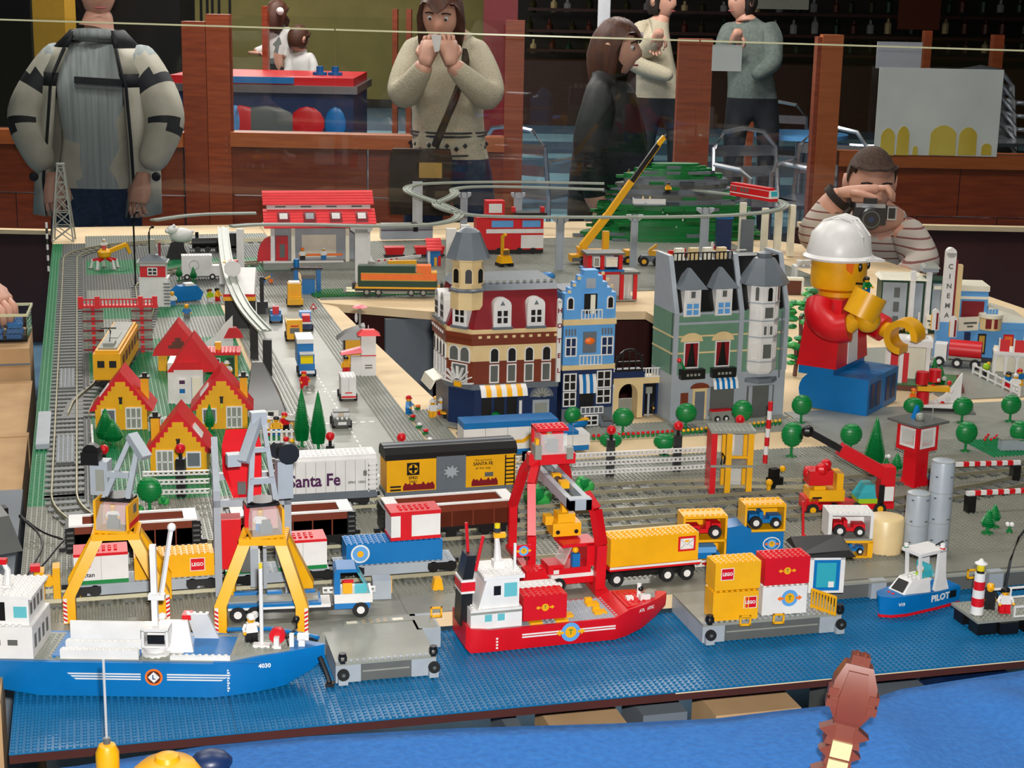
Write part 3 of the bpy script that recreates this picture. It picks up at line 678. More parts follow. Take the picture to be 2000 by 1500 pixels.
# ---- containers on the pier
cz=Q+.0004
def onp(px,py,z):p=at(px,py,Q);return Vector((p.x,p.y,z))
c1=onp(1436,1213,cz);ca=math.radians(-2)
yb=container(c1+Vector((0,.017,0)),ca,'lower yellow container at the left of the pier','yellow',8.1,4.2,5.2);logo(yb,2.6,3.2,-2.1)
mb=M()
for k in range(12):mb.box(-3.9+k*.55,-2.16,.5,-3.7+k*.55,-2.1,4.9,'yellow')
mb.build('ribs',yb)['kind']='stuff'
yt=container(c1+Vector((.001,.018,5.42*S)),ca+.03,'upper yellow container at the left of the pier','yellow',8.2,4.2,5.0);logo(yt,-1.9,3.0,-2.1)
c2=onp(1532,1202,cz)
wb=container(c2+Vector((0,.018,0)),ca,'white container with a round planet emblem under the red one','white',8.1,4.2,5.2)
planet(wb,.9,3.0,-2.1,1.2,'yellow','orange','medblue')
rt=container(c2+Vector((.001,.018,5.42*S)),ca+.02,'red container with a yellow arrow emblem on top of the white one','red',8.2,4.3,5.0);planet(rt,0,2.6,-2.15,.85)
# yellow gate
p=at(1607,1195);t=thing('yellow_fence','yellow barred fence beside the red and white containers','fence',p,math.radians(-62))
M().box(-2.6,-.15,.2,2.6,.15,.6,'yellow').build('rail',t);M().box(-2.6,-.15,3.2,2.6,.15,3.6,'yellow').build('rail',t)
for k in range(9):M().box(-2.6+k*.63,-.12,0,-2.35+k*.63,.12,3.4,'yellow').build('bar',t)

# ---- pilot boat
pa=yaw2(at(1740,1221,0),at(1870,1188,0))
p=at(1800,1200,0);t=pb=thing('pilot_boat','small blue pilot boat with white cabin and red waterline','boat',(p.x+.002,p.y+.022,.0018),pa)
prof=[(-9,.4,.1),(-7.5,2.0,1.4),(-4.5,2.7,2.3),(3,2.8,2.5),(8.5,2.5,2.3)]
M().loft([[(x,-wb,.5),(x-(.4 if x < -7 else 0),-wt,3.4+(.6 if x < -4 else 0)),(x-(.4 if x < -7 else 0),wt,3.4+(.6 if x < -4 else 0)),(x,wb,.5)] for x,wt,wb in prof],'blue').build('hull',t)
M().loft([[(x,-wb-.12,.0),(x,-wb-.16,.5),(x,wb+.16,.5),(x,wb+.12,.0)] for x,wt,wb in prof],'red').build('waterline',t)
M().box(-6,-2.2,3.4,8.3,2.2,3.6,'blue').studs(-7,-1,3.9,1,2,'red',8).studs(4,-2,3.6,4,4,'blue',6).build('deck',t)
cb=M().loft([[(-5.6,-2,3.6),(1,-2.3,3.6),(1,2.3,3.6),(-5.6,2,3.6)],[(-3,-1.6,6.2),(1,-1.9,6.2),(1,1.9,6.2),(-3,1.6,6.2)]],'white').build('cabin',t)
M().loft([[(-5.0,-1.4,4.15),(-5.0,1.4,4.15),(-5.1,1.4,4.25),(-5.1,-1.4,4.25)],[(-3.5,-1.2,5.85),(-3.5,1.2,5.85),(-3.6,1.2,5.95),(-3.6,-1.2,5.95)]],'black').build('hatch',cb)
M().studs(-3,-1,6.2,4,2,'white',8).build('studs',cb)['kind']='stuff'
fr=M().bar((-1.2,-1.6,6.2),(-1.6,-1.6,11),.5,.5,'white').bar((-1.2,1.6,6.2),(-1.6,1.6,11),.5,.5,'white').box(-2.2,-2.3,10.6,4.2,2.3,11.2,'white').prism([(2.0,3.4),(5.6,3.4),(4.6,6),(4.2,11),(2.6,11),(2.4,6)],-2.3,-1.7,'white').prism([(2.0,3.4),(5.6,3.4),(4.6,6),(4.2,11),(2.6,11),(2.4,6)],1.7,2.3,'white').build('roof_frame',t)
M().box(1.2,-1.7,6.2,1.5,1.7,8.4,'clear_blue').box(-1.2,-1.7,6.2,2,-1.5,7.4,'clear_blue').build('windscreen',fr)
M().cyl(-1.6,1.9,11.2,.4,.7,'white').cyl(-1.6,1.9,11.1,.45,.25,'green').build('lamp',fr);M().cyl(3.6,-1.9,11.2,.45,.9,'white').cyl(3.6,-1.9,11.1,.5,.3,'red').tube([(3.4,-.4,11.4),(5,-.6,12)],.15,'black').build('lamp',fr)
text('PILOT',t,(3.2,-2.72,2.3),1.7,'white',bold=.06,name='boat_name');text('V19',t,(-6.1,-2.45,2.5),.8,'white',(PI/2,0,-.22),.03,name='boat_number')
M().box(5.6,-2.75,1.7,7.2,-2.6,3.0,'black').build('vent',t)
pp=shp(.4,0,3.6,pb);minifig(pp,pa-.9,'figure at the wheel of the pilot boat','lime','blue','white',arm=.6,sc=.95)

# ---- lighthouse islet
p=at(1915,1205,.02);t=li=thing('harbour_islet','grey platform on black floats carrying the lighthouse','platform',(p.x-.004,p.y-.012,.0018),0)
M().box(-1.5,-1,2.1,15,8,2.6,'lgrey').build('deck',t)
for (x,y) in ((-1.4,-1),(2.6,-1.6),(7.4,-1.6),(12,-1.6),(-1.4,4)):M().box(x,y,0,x+3.6,y+3,2.1,'black').build('float',t)
M().studs(-1,-1,2.6,15,8,'lgrey',6).build('studs',t)['kind']='stuff'
for (y0,nm) in ((-.9,'front'),(7.6,'back')):
    M().box(5.5,y0,4.4,15,y0+.25,4.75,'white').box(5.5,y0,2.7,15,y0+.25,2.95,'white').bar((5.6,y0+.1,2.8),(5.6,y0+.1,4.6),.3,.3,'white').bar((10,y0+.1,2.8),(10,y0+.1,4.6),.3,.3,'white').build('railing',t)
L0=li.location
t=thing('lighthouse','red and white banded little lighthouse with a yellow lamp','lighthouse',(L0.x,L0.y+.016,L0.z+2.82*S),0)
for k in range(5):M().cyl(0,0,k*1.5,1.15-.05*k,1.48,'white' if k % 2 == 0 else 'red',14).build('band',t)
M().cyl(0,0,7.5,.7,.4,'black').cyl(0,0,7.9,.7,1.2,'clear_yellow').lathe(0,0,9.1,[(1.1,0),(1.1,.15),(.5,.5),(.25,.9)],'white',14).build('lantern',t)
minifig((L0.x+.027,L0.y+.03,L0.z+2.82*S),-.4,'yellow capped figure behind the lighthouse','black','black','yellow')
minifig((L0.x+.04,L0.y+.012,L0.z+2.82*S),-.2,'black haired figure with red legs beside the lighthouse','white','red','black','hair')
cab=M().tube([(6.8,4.5,2.6),(7,4.7,7),(7.6,5.0,11),(9.2,5.5,15),(12,6,18)],.22,'black').build('lamp_cable',li)
# ============================================================ cranes, trains and lorries of the harbour
def portal_crane(c,rot,hx,hy,h,label,top):
    """yellow four legged harbour crane; top = dict for the slewing part"""
    t=thing('harbour_crane',label,'crane',(c[0],c[1],Q+.0004),rot)
    for sx in (-1,1):
        for sy in (-1,1):
            x0=sx*hx;x1=sx*3.0;y0=sy*hy;y1=sy*2.0
            w=1.9
            lo=[(x0-.1-w/2,y0-w/2),(x0+w/2,y0-w/2),(x0+w/2,y0+w/2),(x0-w/2,y0+w/2)]
            r0=[(a,b,0) for a,b in lo];r1=[(a,b,4.6) for a,b in lo]
            r2=[(a-x0+x1,b-y0+y1,h-.2) for a,b in lo]
            lg=M().loft([r0,r1,r2],'yellow').build('leg',t)
            if sy < 0:
                mb=M()
                for k in range(5):
                    z=.3+k*.75;xe=x0+sx*(w/2+.02)+(-.05 if sx < 0 else 0);xa=xe-sx*.62
                    mb.add([(xa,y0-w/2-.03,z),(xe,y0-w/2-.03,z+.35),(xe,y0-w/2-.03,z+.72),(xa,y0-w/2-.03,z+.37)],[(0,1,2,3)],'red')
                mb.add([(x0+sx*.4,y0-w/2-.015,.1),(x0+sx*(w/2+.02),y0-w/2-.015,.1),(x0+sx*(w/2+.02),y0-w/2-.015,4.4),(x0+sx*.4,y0-w/2-.015,4.4)],[(0,1,2,3)],'white')
                mb.build('hazard_stripe',lg)
    M().box(-3.9,-3,h-.3,3.9,-2,h+.8,'yellow').box(-3.9,2,h-.3,3.9,3,h+.8,'yellow').box(-3.9,-2,h-.3,-2.9,2,h+.8,'yellow').box(2.9,-2,h-.3,3.9,2,h+.8,'yellow').studs(-4,-3,h+.8,8,1,'yellow',8).studs(-4,2,h+.8,8,1,'yellow',8).studs(-4,-2,h+.8,1,4,'yellow',8).studs(3,-2,h+.8,1,4,'yellow',8).build('top_frame',t)
    M().box(-2.9,-2,h+.1,2.9,2,h+.4,'black').build('turntable',t)
    # slewing cab
    e=bpy.data.objects.new('cab',M().box(-3,-2.8,0,3,3.4,.5,'yellow').data if False else None) if False else None
    a=top['slew'];X=Matrix.Translation((0,0,h+.9)) @ Matrix.Rotation(a,4,'Z')
    def mm():
        q=M();q.X=X;return q
    cab=mm().box(-2.8,-3.0,0,2.8,3.2,.45,'yellow').box(-2.8,2.2,.45,2.8,3.2,4.6,'red').build('cab_floor',t)
    mm().box(2.5,-2.4,.45,2.9,3.2,4.6,'yellow').box(2.9,-2.0,.6,2.96,3.0,1.5,'red').box(2.9,.2,2.6,2.97,1.8,4,'dgrey').build('side_wall',cab)
    if top.get('wall2'):mm().box(-3.0,-2.4,.45,-2.6,3.2,5.4,'yellow').box(-3.05,-1.0,1.5,-2.95,-.4,5,'brown').box(-3.05,.6,1.5,-2.95,1.2,5,'brown').build('side_wall',cab)
    mm().loft([[(-2.5,-2.9,.45),(2.4,-2.9,.45),(2.4,.6,.45),(-2.5,.6,.45)],[(-2.5,-2.7,2.2),(2.4,-2.7,2.2),(2.4,.6,2.2),(-2.5,.6,2.2)],[(-2.2,-1.2,4.4),(2.1,-1.2,4.4),(2.1,.8,4.4),(-2.2,.8,4.4)]],'clear').build('cab_glass',cab)
    mm().box(-1.0,-1.8,.45,1.0,-.8,1.8,'dgrey').box(-.7,-1.9,1.8,.7,-1.5,2.8,'dgrey').build('console',cab)
    mm().box(-2.8,-.2,4.6,2.6,3.4,5.0,'black').cyl(0,1.6,5.0,2.4,.4,'black',16).build('slew_ring',cab)
    bm=top['boom'](mm)
    return t,X
def boom_tall(mm):
    q=mm().loft([[(-2.6,.6,5.2),(-1.7,.6,5.2),(-1.7,1.4,5.2),(-2.6,1.4,5.2)],[(-1.2,2.6,18.5),(-.5,2.6,18.5),(-.5,3.3,18.5),(-1.2,3.3,18.5)]],'bley')
    q.loft([[(1.7,.6,5.2),(2.6,.6,5.2),(2.6,1.4,5.2),(1.7,1.4,5.2)],[(.3,2.6,18.5),(1.0,2.6,18.5),(1.0,3.3,18.5),(.3,3.3,18.5)]],'bley')
    q.box(-2.0,.8,8.2,2.0,1.5,9.2,'bley').box(-1.4,1.6,13.4,1.3,2.2,14.2,'bley')
    return q
def b_right(mm):
    q=boom_tall(mm).bar((.2,3.4,19.6),(-3.4,-.4,12.6),1.7,1.1,'bley').box(-1.4,2.2,18.0,1.2,4.0,20.0,'bley')
    q.box(-5.6,1.2,11.4,-3.4,3.2,13.4,'bley')
    o=q.build('boom',None)
    w=mm().box(2.6,1.2,5.2,5.2,3.6,11.6,'bley').cyl(4.4,.6,13.0,1.8,1.6,'black',12,'y').cyl(3.0,2.4,13.2,1.4,1.0,'black',10,'y').build('winch',None)
    return o,w
def b_left(mm):
    q=mm().loft([[(-2.4,0,5.2),(-1.4,0,5.2),(-1.4,1,5.2),(-2.4,1,5.2)],[(1.4,3.0,14.6),(2.2,3.0,14.6),(2.2,3.7,14.6),(1.4,3.7,14.6)]],'bley')
    q.loft([[(1.5,0,5.2),(2.5,0,5.2),(2.5,1,5.2),(1.5,1,5.2)],[(3.0,3.0,14.6),(3.8,3.0,14.6),(3.8,3.7,14.6),(3.0,3.7,14.6)]],'bley')
    q.bar((2.0,3.4,15.3),(5.0,1.4,12.0),1.9,1.2,'bley').box(-1.6,.4,8.6,2.2,1.2,9.6,'bley')
    o=q.build('boom',None)
    w=mm().box(-4.6,1.2,5.2,-1.6,3.8,11.0,'bley').box(-3.6,1.0,6.0,-2.2,1.2,9.6,'lgrey').cyl(-4.4,1.4,12.4,1.5,1.4,'black',10,'y').box(-6,1.0,10.4,-3,3.2,12.6,'black').build('winch',None)
    return o,w
for args,lab,b_ in ((((.128,.352),math.radians(-5),7.6,4.6,13.6),'left yellow harbour crane behind the bridge of the blue ship',dict(slew=-.25,boom=b_left,wall2=True)),
                      (((.317,.279),math.radians(-12),6.6,5.6,14.2),'right yellow harbour crane behind the bow of the blue ship',dict(slew=.30,boom=b_right))):
    t,X=portal_crane(*args,lab,b_)
    for o in list(bpy.data.objects):
        if o.parent is None and o.type == 'MESH' and (o.name.startswith('boom') or o.name.startswith('winch')) and 'label' not in o:o.parent=t
    left='left' in lab
    wp=t.location + Matrix.Rotation(t.rotation_euler.z,3,'Z') @ ((X @ Vector((-.6,.2,.47)))*S)
    minifig(wp,t.rotation_euler.z,'crane driver behind the glass of the %s yellow crane' % ('left' if left else 'right'),'white','blue','yellow','cap',sc=.78)

# ---- grey straddle frame with the red tipping bucket
p=at(435,1160)
t=thing('tipping_gantry','light grey gantry holding a tilted red bucket over the wagons','gantry',(.258,.372,Q+.0004),math.radians(-3))
for (x,y,h) in ((0,0,19),(0,10,24),(12,0,17.5),(12,10,20)):M().box(x,y,0,x+1.2,y+1.2,h,'bley').build('leg',t)
M().box(0,0,16.2,13.2,1.2,17.4,'bley').build('cross_beam',t);M().box(0,10,18,13.2,11.2,19.2,'bley').build('cross_beam',t)
M().bar((.6,.6,18.4),(.6,11,25.4),1.1,1.1,'bley').build('side_beam',t);M().bar((12.6,.6,17),(12.6,11,20),1.1,1.1,'bley').build('side_beam',t)
M().box(1.2,-1.4,5.5,4.5,2.2,14.4,'red').build('lift_tower',t)
M().box(4.4,-1,4.6,6,1.5,9.8,'dgrey').box(6,-1,1.8,7.4,1.5,8.8,'bley').box(8.2,-1,1.4,8.8,1,9,'bley').build('lift_guide',t)
bk=M().loft([[(3.4,2,17.2),(8.2,2,17.2),(8.2,3.2,18),(3.4,3.2,18)],[(1.8,6.2,20.8),(8.6,6.2,20.8),(8.6,7.6,25),(1.8,7.6,25)],[(2.6,9.2,25.5),(8.0,9.2,25.5),(8.0,9.6,27.4),(2.6,9.6,27.4)]],'red').build('bucket',t)
M().box(4.2,1.6,17.9,5.6,3.0,19.8,'dgrey').build('hatch',bk)
p=at(558,860);dsh=thing('signal_dish','small grey radar dish near the white picket fence','dish',at(575,848),0)
M().lathe(0,0,3,[(.3,0),(1.8,.5),(2.2,.9),(1.7,.7),(.2,.3)],'lgrey').build('dish',dsh);M().cyl(0,0,0,.4,3.1,'yellow').build('foot',dsh)

# ---- wagons
def bogie(t,x,wheels=(-1.6,1.6),y=2.5):
    b=M().box(x-2.8,-2.2,.9,x+2.8,2.2,2.0,'black').box(x-2.6,-2.9,1.0,x+2.6,-2.5,2.2,'black').box(x-2.6,2.5,1.0,x+2.6,2.9,2.2,'black').build('bogie',t)
    for w in wheels:
        for s_ in (-1,1):M().cyl(x+w,s_*2.5-.3,1.35,1.05,.6,'black',14,'y').build('wheel',b)
def wagon(name,label,px0,px1,y,zr=Q+.0008+.0085,rot=0,cat='wagon'):
    """empty between two photo columns on a track at depth y"""
    x0=px0;x1=px1
    return thing(name,label,cat,((x0+x1)/2,y,zr-.0024),rot),(x1-x0)/S
def hopper(x0,x1,y,label,rot=0):
    t,L=wagon('hopper_wagon',label,x0,x1,y,rot=rot);h=L/2
    M().box(-h+.4,-3,2.0,h-.4,3,2.6,'black').build('chassis',t)
    b=M().box(-h+2,-3.2,2.6,h-2,-2.8,7.0,'rbrown').box(-h+2,2.8,2.6,h-2,3.2,7.0,'rbrown').box(-h+2,-3.2,2.6,h-2,3.2,5.6,'rbrown').build('body',t)
    mb=M()
    for k in range(-2,3):mb.box(k*(h-2)*.36-.12,-3.3,2.6,k*(h-2)*.36+.12,-3.2,7.0,'rbrown')
    mb.build('side_ribs',b)['kind']='stuff'
    M().box(-h+1,-3.3,7.0,-h+3.4,3.3,7.35,'white').box(h-3.4,-3.3,7.0,h-1,3.3,7.35,'white').box(-h+3.4,-3.3,7.0,h-3.4,-2.7,7.35,'white').box(-h+3.4,2.7,7.0,h-3.4,3.3,7.35,'white').build('white_rim',t)
    for s_ in (-1,1):
        e=M().box(min(s_*(h-2),s_*(h-.4)),-3.1,2.6,max(s_*(h-2),s_*(h-.4)),3.1,6.8,'black').build('end_platform',t)
        for k in range(4):M().box(s_*(h-.35)-.12,-2.9,3+k*.95,s_*(h-.35)+.12,-1.6,3.3+k*.95,'black').box(s_*(h-1.2)-.6,-3.35,3+k*.95,s_*(h-1.2)+.6,-3.1,3.25+k*.95,'dgrey').build('ladder_rung',e)
        M().box(min(s_*h*.98,s_*(h+.9)),-.5,1.5,max(s_*h*.98,s_*(h+.9)),.5,2.3,'black').build('coupler',t)
    M().cyl(-h*.28,-3.36,4.8,1.25,.1,'black',14,'y').box(-h*.28-1.1,-3.42,4.6,-h*.28+1.1,-3.36,5.0,'rbrown').box(-h*.28-.2,-3.42,3.8,-h*.28+.2,-3.36,5.8,'rbrown').build('cross_badge',t)
    bogie(t,-h*.62);bogie(t,h*.62)
    M().box(-2,-1.4,1.0,2,1.4,2.0,'black').box(-1,-2.9,.5,1,-2.6,2,'black').build('hopper_chute',t)
    return t
hopper(.055,.253,YB,'brown hopper wagon behind the left yellow crane',rot=0)
hopper(.287,.482,YB-.002,'brown hopper wagon behind the right yellow crane',rot=0)
hopper(.518,.735,YB,'brown hopper wagon beside the red gantry crane',rot=math.radians(2))
# white tank-like box car with lettering
t,L=wagon('box_car','white railway box car with large dark lettering',.372,.545,YC,cat='wagon');h=L/2
M().box(-h,-3,2.0,h,3,3.6,'dbley').build('chassis',t)
b=M().box(-h+.2,-3.2,3.6,h-.2,3.2,10.2,'white').box(-h+.2,-2.6,10.2,h-.2,2.6,11,'white').build('body',t)
M().studs(-h+.3,-2,11,int(L)-1,4,'white',8).build('roof_studs',b)['kind']='stuff'
mb=M()
for k in range(int(h)):mb.box(-h+1+k*2,-3.26,3.6,-h+1.08+k*2,-3.2,10,'lgrey')
mb.build('seams',b)['kind']='stuff'
text('Santa Fe',b,(-2.0,-3.3,6.1),3.6,'purple',bold=.09,sx=.86);text('SFRC  15021',b,(6.6,-3.3,5.4),.7,'dgrey',bold=.02);text('8',b,(8.2,-3.3,7.2),1.6,'dgrey',bold=.05)
ld=M().box(h-2.0,-3.7,3.4,h-1.8,-3.3,9.6,'white').box(h-.4,-3.7,3.4,h-.2,-3.3,9.6,'white').build('ladder',t)
for k in range(6):M().box(h-2,-3.7,3.8+k,h-.2,-3.5,4.05+k,'white').build('rung',ld)
bogie(t,-h*.6);bogie(t,h*.6);M().box(-h-.9,-.5,1.5,-h,.5,2.3,'black').box(h,-.5,1.5,h+.9,.5,2.3,'black').build('coupler',t)
# yellow box car
t,L=wagon('box_car','yellow railway box car with black roof and grey star door',.556,.778,YC,rot=math.radians(1.5));h=L/2
M().box(-h,-3,2.0,h,3,2.9,'dbley').build('chassis',t)
b=M().box(-h+.3,-3.2,2.9,h-.3,3.2,9.6,'yellow').build('body',t)
r=M().box(-h,-3.3,9.6,h,3.3,10.8,'black').prism([(-3.3,10.8),(3.3,10.8),(2.2,12),(-2.2,12)],-h,h,'black','x').studs(-h+.2,-3.3,10.8,int(L),1,'black',6).build('roof',t)
M().box(-h,-.5,12,h,.5,12.2,'dbley').build('roof_walk',r)
d=M().box(-3.3,-3.5,2.9,2.9,-3.2,9.9,'dbley').build('door',t)
pts=[(math.cos(k*PI/9)*(2.3 if k % 2 == 0 else 1.25),math.sin(k*PI/9)*(1.9 if k % 2 == 0 else 1.0)) for k in range(18)]
M().prism([(-.2+a,6.6+c) for a,c in pts],-3.56,-3.5,'dgrey','y').prism([(-.2+a*.8,6.6+c*.8) for a,c in pts],-3.6,-3.5,'bley','y').build('star_graffiti',d)
e=M().box(-9.4,-3.26,6.3,-6.8,-3.2,8.9,'black').cyl(-8.1,-3.3,7.6,1.0,.05,'yellow',14,'y').box(-9.0,-3.36,7.35,-7.2,-3.28,7.85,'black').box(-8.35,-3.36,6.7,-7.85,-3.28,8.5,'black').build('cross_badge',b)
text('SFRD',b,(-8.1,-3.28,5.7),.85,'black',bold=.02);text('50601',b,(-8.1,-3.28,4.9),.7,'black',bold=.01)
text('SANTA FE',b,(6.6,-3.28,7.8),.95,'black',bold=.02);text('all the way',b,(6.6,-3.28,6.9),.75,'black');text('Ship and travel',b,(6.6,-3.28,8.6),.6,'black')
def spiky(x,w):
    n=14;return [(x+w*k/n,3.1) for k in (0,n)][::-1]+[(x+w*k/n,3.9+(.45 if k % 2 else 0)+.5*abs(math.sin(k*.9))) for k in range(n+1)]
M().prism(spiky(-10.2,6.6),-3.28,-3.2,'dred').build('red_graffiti',b);M().prism(spiky(4.2,5.6),-3.28,-3.2,'dred').build('red_graffiti',b)
M().box(7.0,-3.28,5.0,8.8,-3.2,5.9,'dgrey').build('grey_plate',b)
ld=M().box(h-2.6,-3.5,2.9,h-2.4,-3.2,9.4,'black').box(h-.7,-3.5,2.9,h-.5,-3.2,9.4,'black').build('ladder',t)
for k in range(7):M().box(h-2.6,-3.5,3.4+k*.85,h-.5,-3.3,3.65+k*.85,'black').build('rung',ld)
M().box(-h+1,-3.5,3.2,-h+3.2,-3.2,3.5,'black').box(-h+1,-3.5,3.9,-h+3.2,-3.2,4.2,'black').build('step',t)
bogie(t,-h*.62);bogie(t,h*.62)
for x in (-h*.25,h*.3):M().box(x-1.2,-3,.5,x+1.2,-2.8,2.0,'black').box(x-.9,-3.02,.8,x+.9,-2.78,1.7,'dgrey').build('stirrup',t)
# flat wagons with containers
def flat(x0,x1,y,label,mt='bley'):
    t,L=wagon('flat_wagon',label,x0,x1,y);h=L/2
    M().box(-h,-2.8,1.9,h,2.8,2.5,mt).box(-h+3,-2.6,.5,h-3,2.6,1.9,mt).studs(-h,-2.8,2.5,int(L),5,mt,6).build('deck',t)
    bogie(t,-h*.78);bogie(t,h*.78)
    M().box(h,-.5,1.2,h+1.2,.5,2.0,'black').box(-h-1.2,-.5,1.2,-h,.5,2.0,'black').build('coupler',t)
    return t
flat(.062,.262,YA,'grey flat wagon under the yellow container by the left crane');flat(.275,.418,YA,'grey flat wagon behind the blue lorry');flat(.428,.60,YA,'grey flat wagon under the long blue container')
zc=Q+.0008+.0085-.0024+2.52*S
def octan(x,L,label,zz=zc,full=True):
    t=thing('freight_container',label,'container',(x,YA,zz),0)
    M().box(-L/2,-2.6,0,L/2,2.6,.7,'green').build('base',t)
    b=M().box(-L/2,-2.6,.7,L/2,2.6,5.0,'white').build('body',t)
    M().box(-L/2,-2.65,5.0,L/2,2.65,5.5,'red').studs(-L/2+1.5,-1.5,5.5,int(L)-3,3,'red',6).build('lid',t)
    M().box(0,-2.66,.7,.06,-2.6,5,'lgrey').build('seam',b)
    o=M().prism([(-2.6+.95*math.cos(a),3.6+.95*math.sin(a)) for a in [PI*k/8 for k in range(-2,9)]],-2.7,-2.6,'red').build('red_drop',b)
    M().prism([(-2.8+.95*math.cos(a),3.3+.95*math.sin(a)) for a in [PI*k/8 for k in range(7,15)]],-2.69,-2.6,'green').build('green_drop',b)
    text('octan',b,(-2.3,-2.68,1.7),1.1,'black',bold=.02)
    return t
octan(.106,9,'white container with red lid behind the left crane leg')
octan(.297,6,'white container with red lid between the grey gantry legs')
octan(.381,8.5,'white container with red lid beside the blue lorry cab')
t=container((.204,YA,zc),0,'long yellow container on the left flat wagon','yellow',13.5,5.0,4.2,name='freight_container');logo(t,3.9,2.3,-2.5,2.3,2.1)
t=container((.512,YA,zc),0,'long blue container with round white emblem on its wagon','blue',17.4,5.2,4.0,name='freight_container')
M().cyl(-6.2,-2.66,2.2,1.7,.06,'white',20,'y').cyl(-6.2,-2.7,2.2,1.4,.06,'medblue',18,'y').cyl(-6.2,-2.74,2.2,.6,.06,'yellow',12,'y').build('round_emblem',t)
t=thing('freight_container','red and white container standing on the long blue one','container',(.542,YA,zc+4.22*S),math.radians(2))
M().box(-4.6,-2.6,0,4.6,2.6,.6,'red').box(-4.6,-2.6,4.6,4.6,2.6,5.3,'red').box(-2.8,-2.62,.6,-.8,2.6,4.6,'red').build('frame',t)
M().box(-4.5,-2.5,.6,-2.8,2.5,4.6,'white').build('panel',t);M().box(-.8,-2.5,.6,4.5,2.5,4.6,'white').build('panel',t)
M().studs(-3,-1.6,5.3,6,3,'red',6).build('studs',t)['kind']='stuff'
t=thing('buffer_stop','yellow buffer block at the end of the front track','buffer',(.565,.34,Q+.0004));M().prism([(-1,0),(1,0),(.6,2.2),(-.6,2.2)],-.8,.8,'yellow').build('block',t)
# ---- beams and bumper beside the blue lorry
p=at(745,1165);t=thing('bumper_block','light grey block at the right end of the white beam','block',(p.x,p.y,Q+.0004),-.1);M().box(-1.6,-1.5,0,1.6,1.5,3.4,'bley').box(1.6,-1.2,1,1.75,1.2,3.3,'yellow').build('block',t)
bz=Q+2.2*S;pa_=at(630,1158,bz);pb_=at(733,1155,bz)
beam(pa_,pb_,'white perforated beam behind the blue lorry cab')
# ---- blue flatbed lorry
A0=at(470,1190,Q+.02);A1=at(690,1203,Q)
t=thing('flatbed_lorry','blue toy lorry with a long empty flatbed','lorry',(.34,.286,Q+.0004),math.radians(-5))
M().box(-9.5,-2.2,2.0,8,2.2,2.5,'white').box(-9.5,-2.4,2.5,6.4,2.4,3.0,'blue').box(-9.5,-1.4,3.0,6,1.4,3.3,'lgrey').box(-8,1.6,3,-4,2.4,3.7,'blue').box(-2.5,1.6,3,0,2.4,3.7,'blue').box(2,1.6,3,5.6,2.4,3.7,'blue').build('flatbed',t)
M().box(-7,-1.6,1.2,14,1.6,2.0,'black').build('chassis',t)
c=M().box(8.6,-2.4,1.6,14.6,2.4,2.6,'blue').box(8.6,-2.45,2.6,15,2.45,4.2,'white').box(8.6,-2.4,4.2,9.6,2.4,8.0,'blue').prism([(8.6,8.0),(9.0,8.6),(12.2,8.6),(12.6,8.0)],-2.4,2.4,'blue').box(13.6,-1.6,2.7,15.1,-.6,3.6,'yellow').build('cab',t)
M().loft([[(14.4,-2.3,4.2),(14.6,-2.3,4.2),(14.6,2.3,4.2),(14.4,2.3,4.2)],[(12.4,-2.3,8.0),(12.6,-2.3,8.0),(12.6,2.3,8.0),(12.4,2.3,8.0)]],'clear_blue').box(12,-2.42,4.3,14,-2.36,6,'clear_blue').build('windscreen',c)
M().box(10,-2.46,4.3,11.6,-2.36,6.2,'yellow').box(10.2,-2.5,6.2,11.8,-2.3,6.8,'red').build('door',c)
for x in (-7.4,-4.6,13):
    for s_ in (-1,1):M().wheel(x,s_*2.1,1.35,1.35,1.0).build('wheel',t)
minifig(t.location+Vector((10.6*S,0,2.7*S)),PI/2,'white driver inside the blue lorry cab','white','blue','red',sit=True,sc=.75)
# ---- red gantry crane
t=rg=thing('gantry_crane','tall red rail gantry crane with a grey boom','crane',(.748,.375,Q+.0004),0)
def leg2(pts,w):
    q=M()
    for a,b in zip(pts,pts[1:]):q.bar(a,b,w,w*.8,'red')
    return q.build('leg',t)
leg2([(-5.2,-2.2,0),(-5.2,-2.2,8.0),(-4.4,1.5,16.5),(-2.2,5,21)],1.5)
leg2([(-4.8,12.6,0),(-4.8,12.6,9),(-3.6,9.5,17),(-2.2,6,21)],1.5)
leg2([(4.6,-12.0,0),(4.8,-12.0,9),(4.0,-10.6,15),(2.6,-8.4,17.4)],1.8)
leg2([(5.2,9.2,0),(5.2,9.2,9),(4.2,8,16),(2.4,6.5,20.6)],1.5)
M().box(-5.8,-3.6,0,-4.4,13.6,1.0,'red').build('foot_beam',t);M().box(3.6,-13.4,0,6.0,10.4,1.0,'red').studs(4,-13,1.0,2,6,'red',6).build('foot_beam',t)
bm=M().box(-2.0,-14.5,16.4,-1.0,17,18.2,'bley').box(1.0,-14.5,16.4,2.0,17,18.2,'bley').box(-2.0,-14.5,16.4,2.0,-12.6,18.4,'bley').box(-2,15,16.4,2,17,18.2,'cream').build('boom',t)
M().box(-1,-12.4,16.4,1,15,16.7,'dgrey').cyl(0,-2,17.4,.9,6,'black',10,'y').box(-.8,-5,17.4,.8,-3.2,18.6,'yellow').box(-.8,0,17.6,.8,1.4,18.5,'yellow').build('trolley_track',bm)
hd=M().box(-4.4,3.4,19.4,4.4,5.4,21.4,'red').box(-3,3,21,3,7.6,21.8,'red').box(-3,6.8,21.8,3,7.6,26.0,'red').box(-3,3.6,25.6,3,7.6,26.2,'red').box(-3.6,2.2,20.8,-2.4,5,23.4,'lgrey').box(2.4,2.2,20.6,3.6,4,22.8,'lgrey').studs(-3,4,26.2,6,3,'red',6).build('head',t)
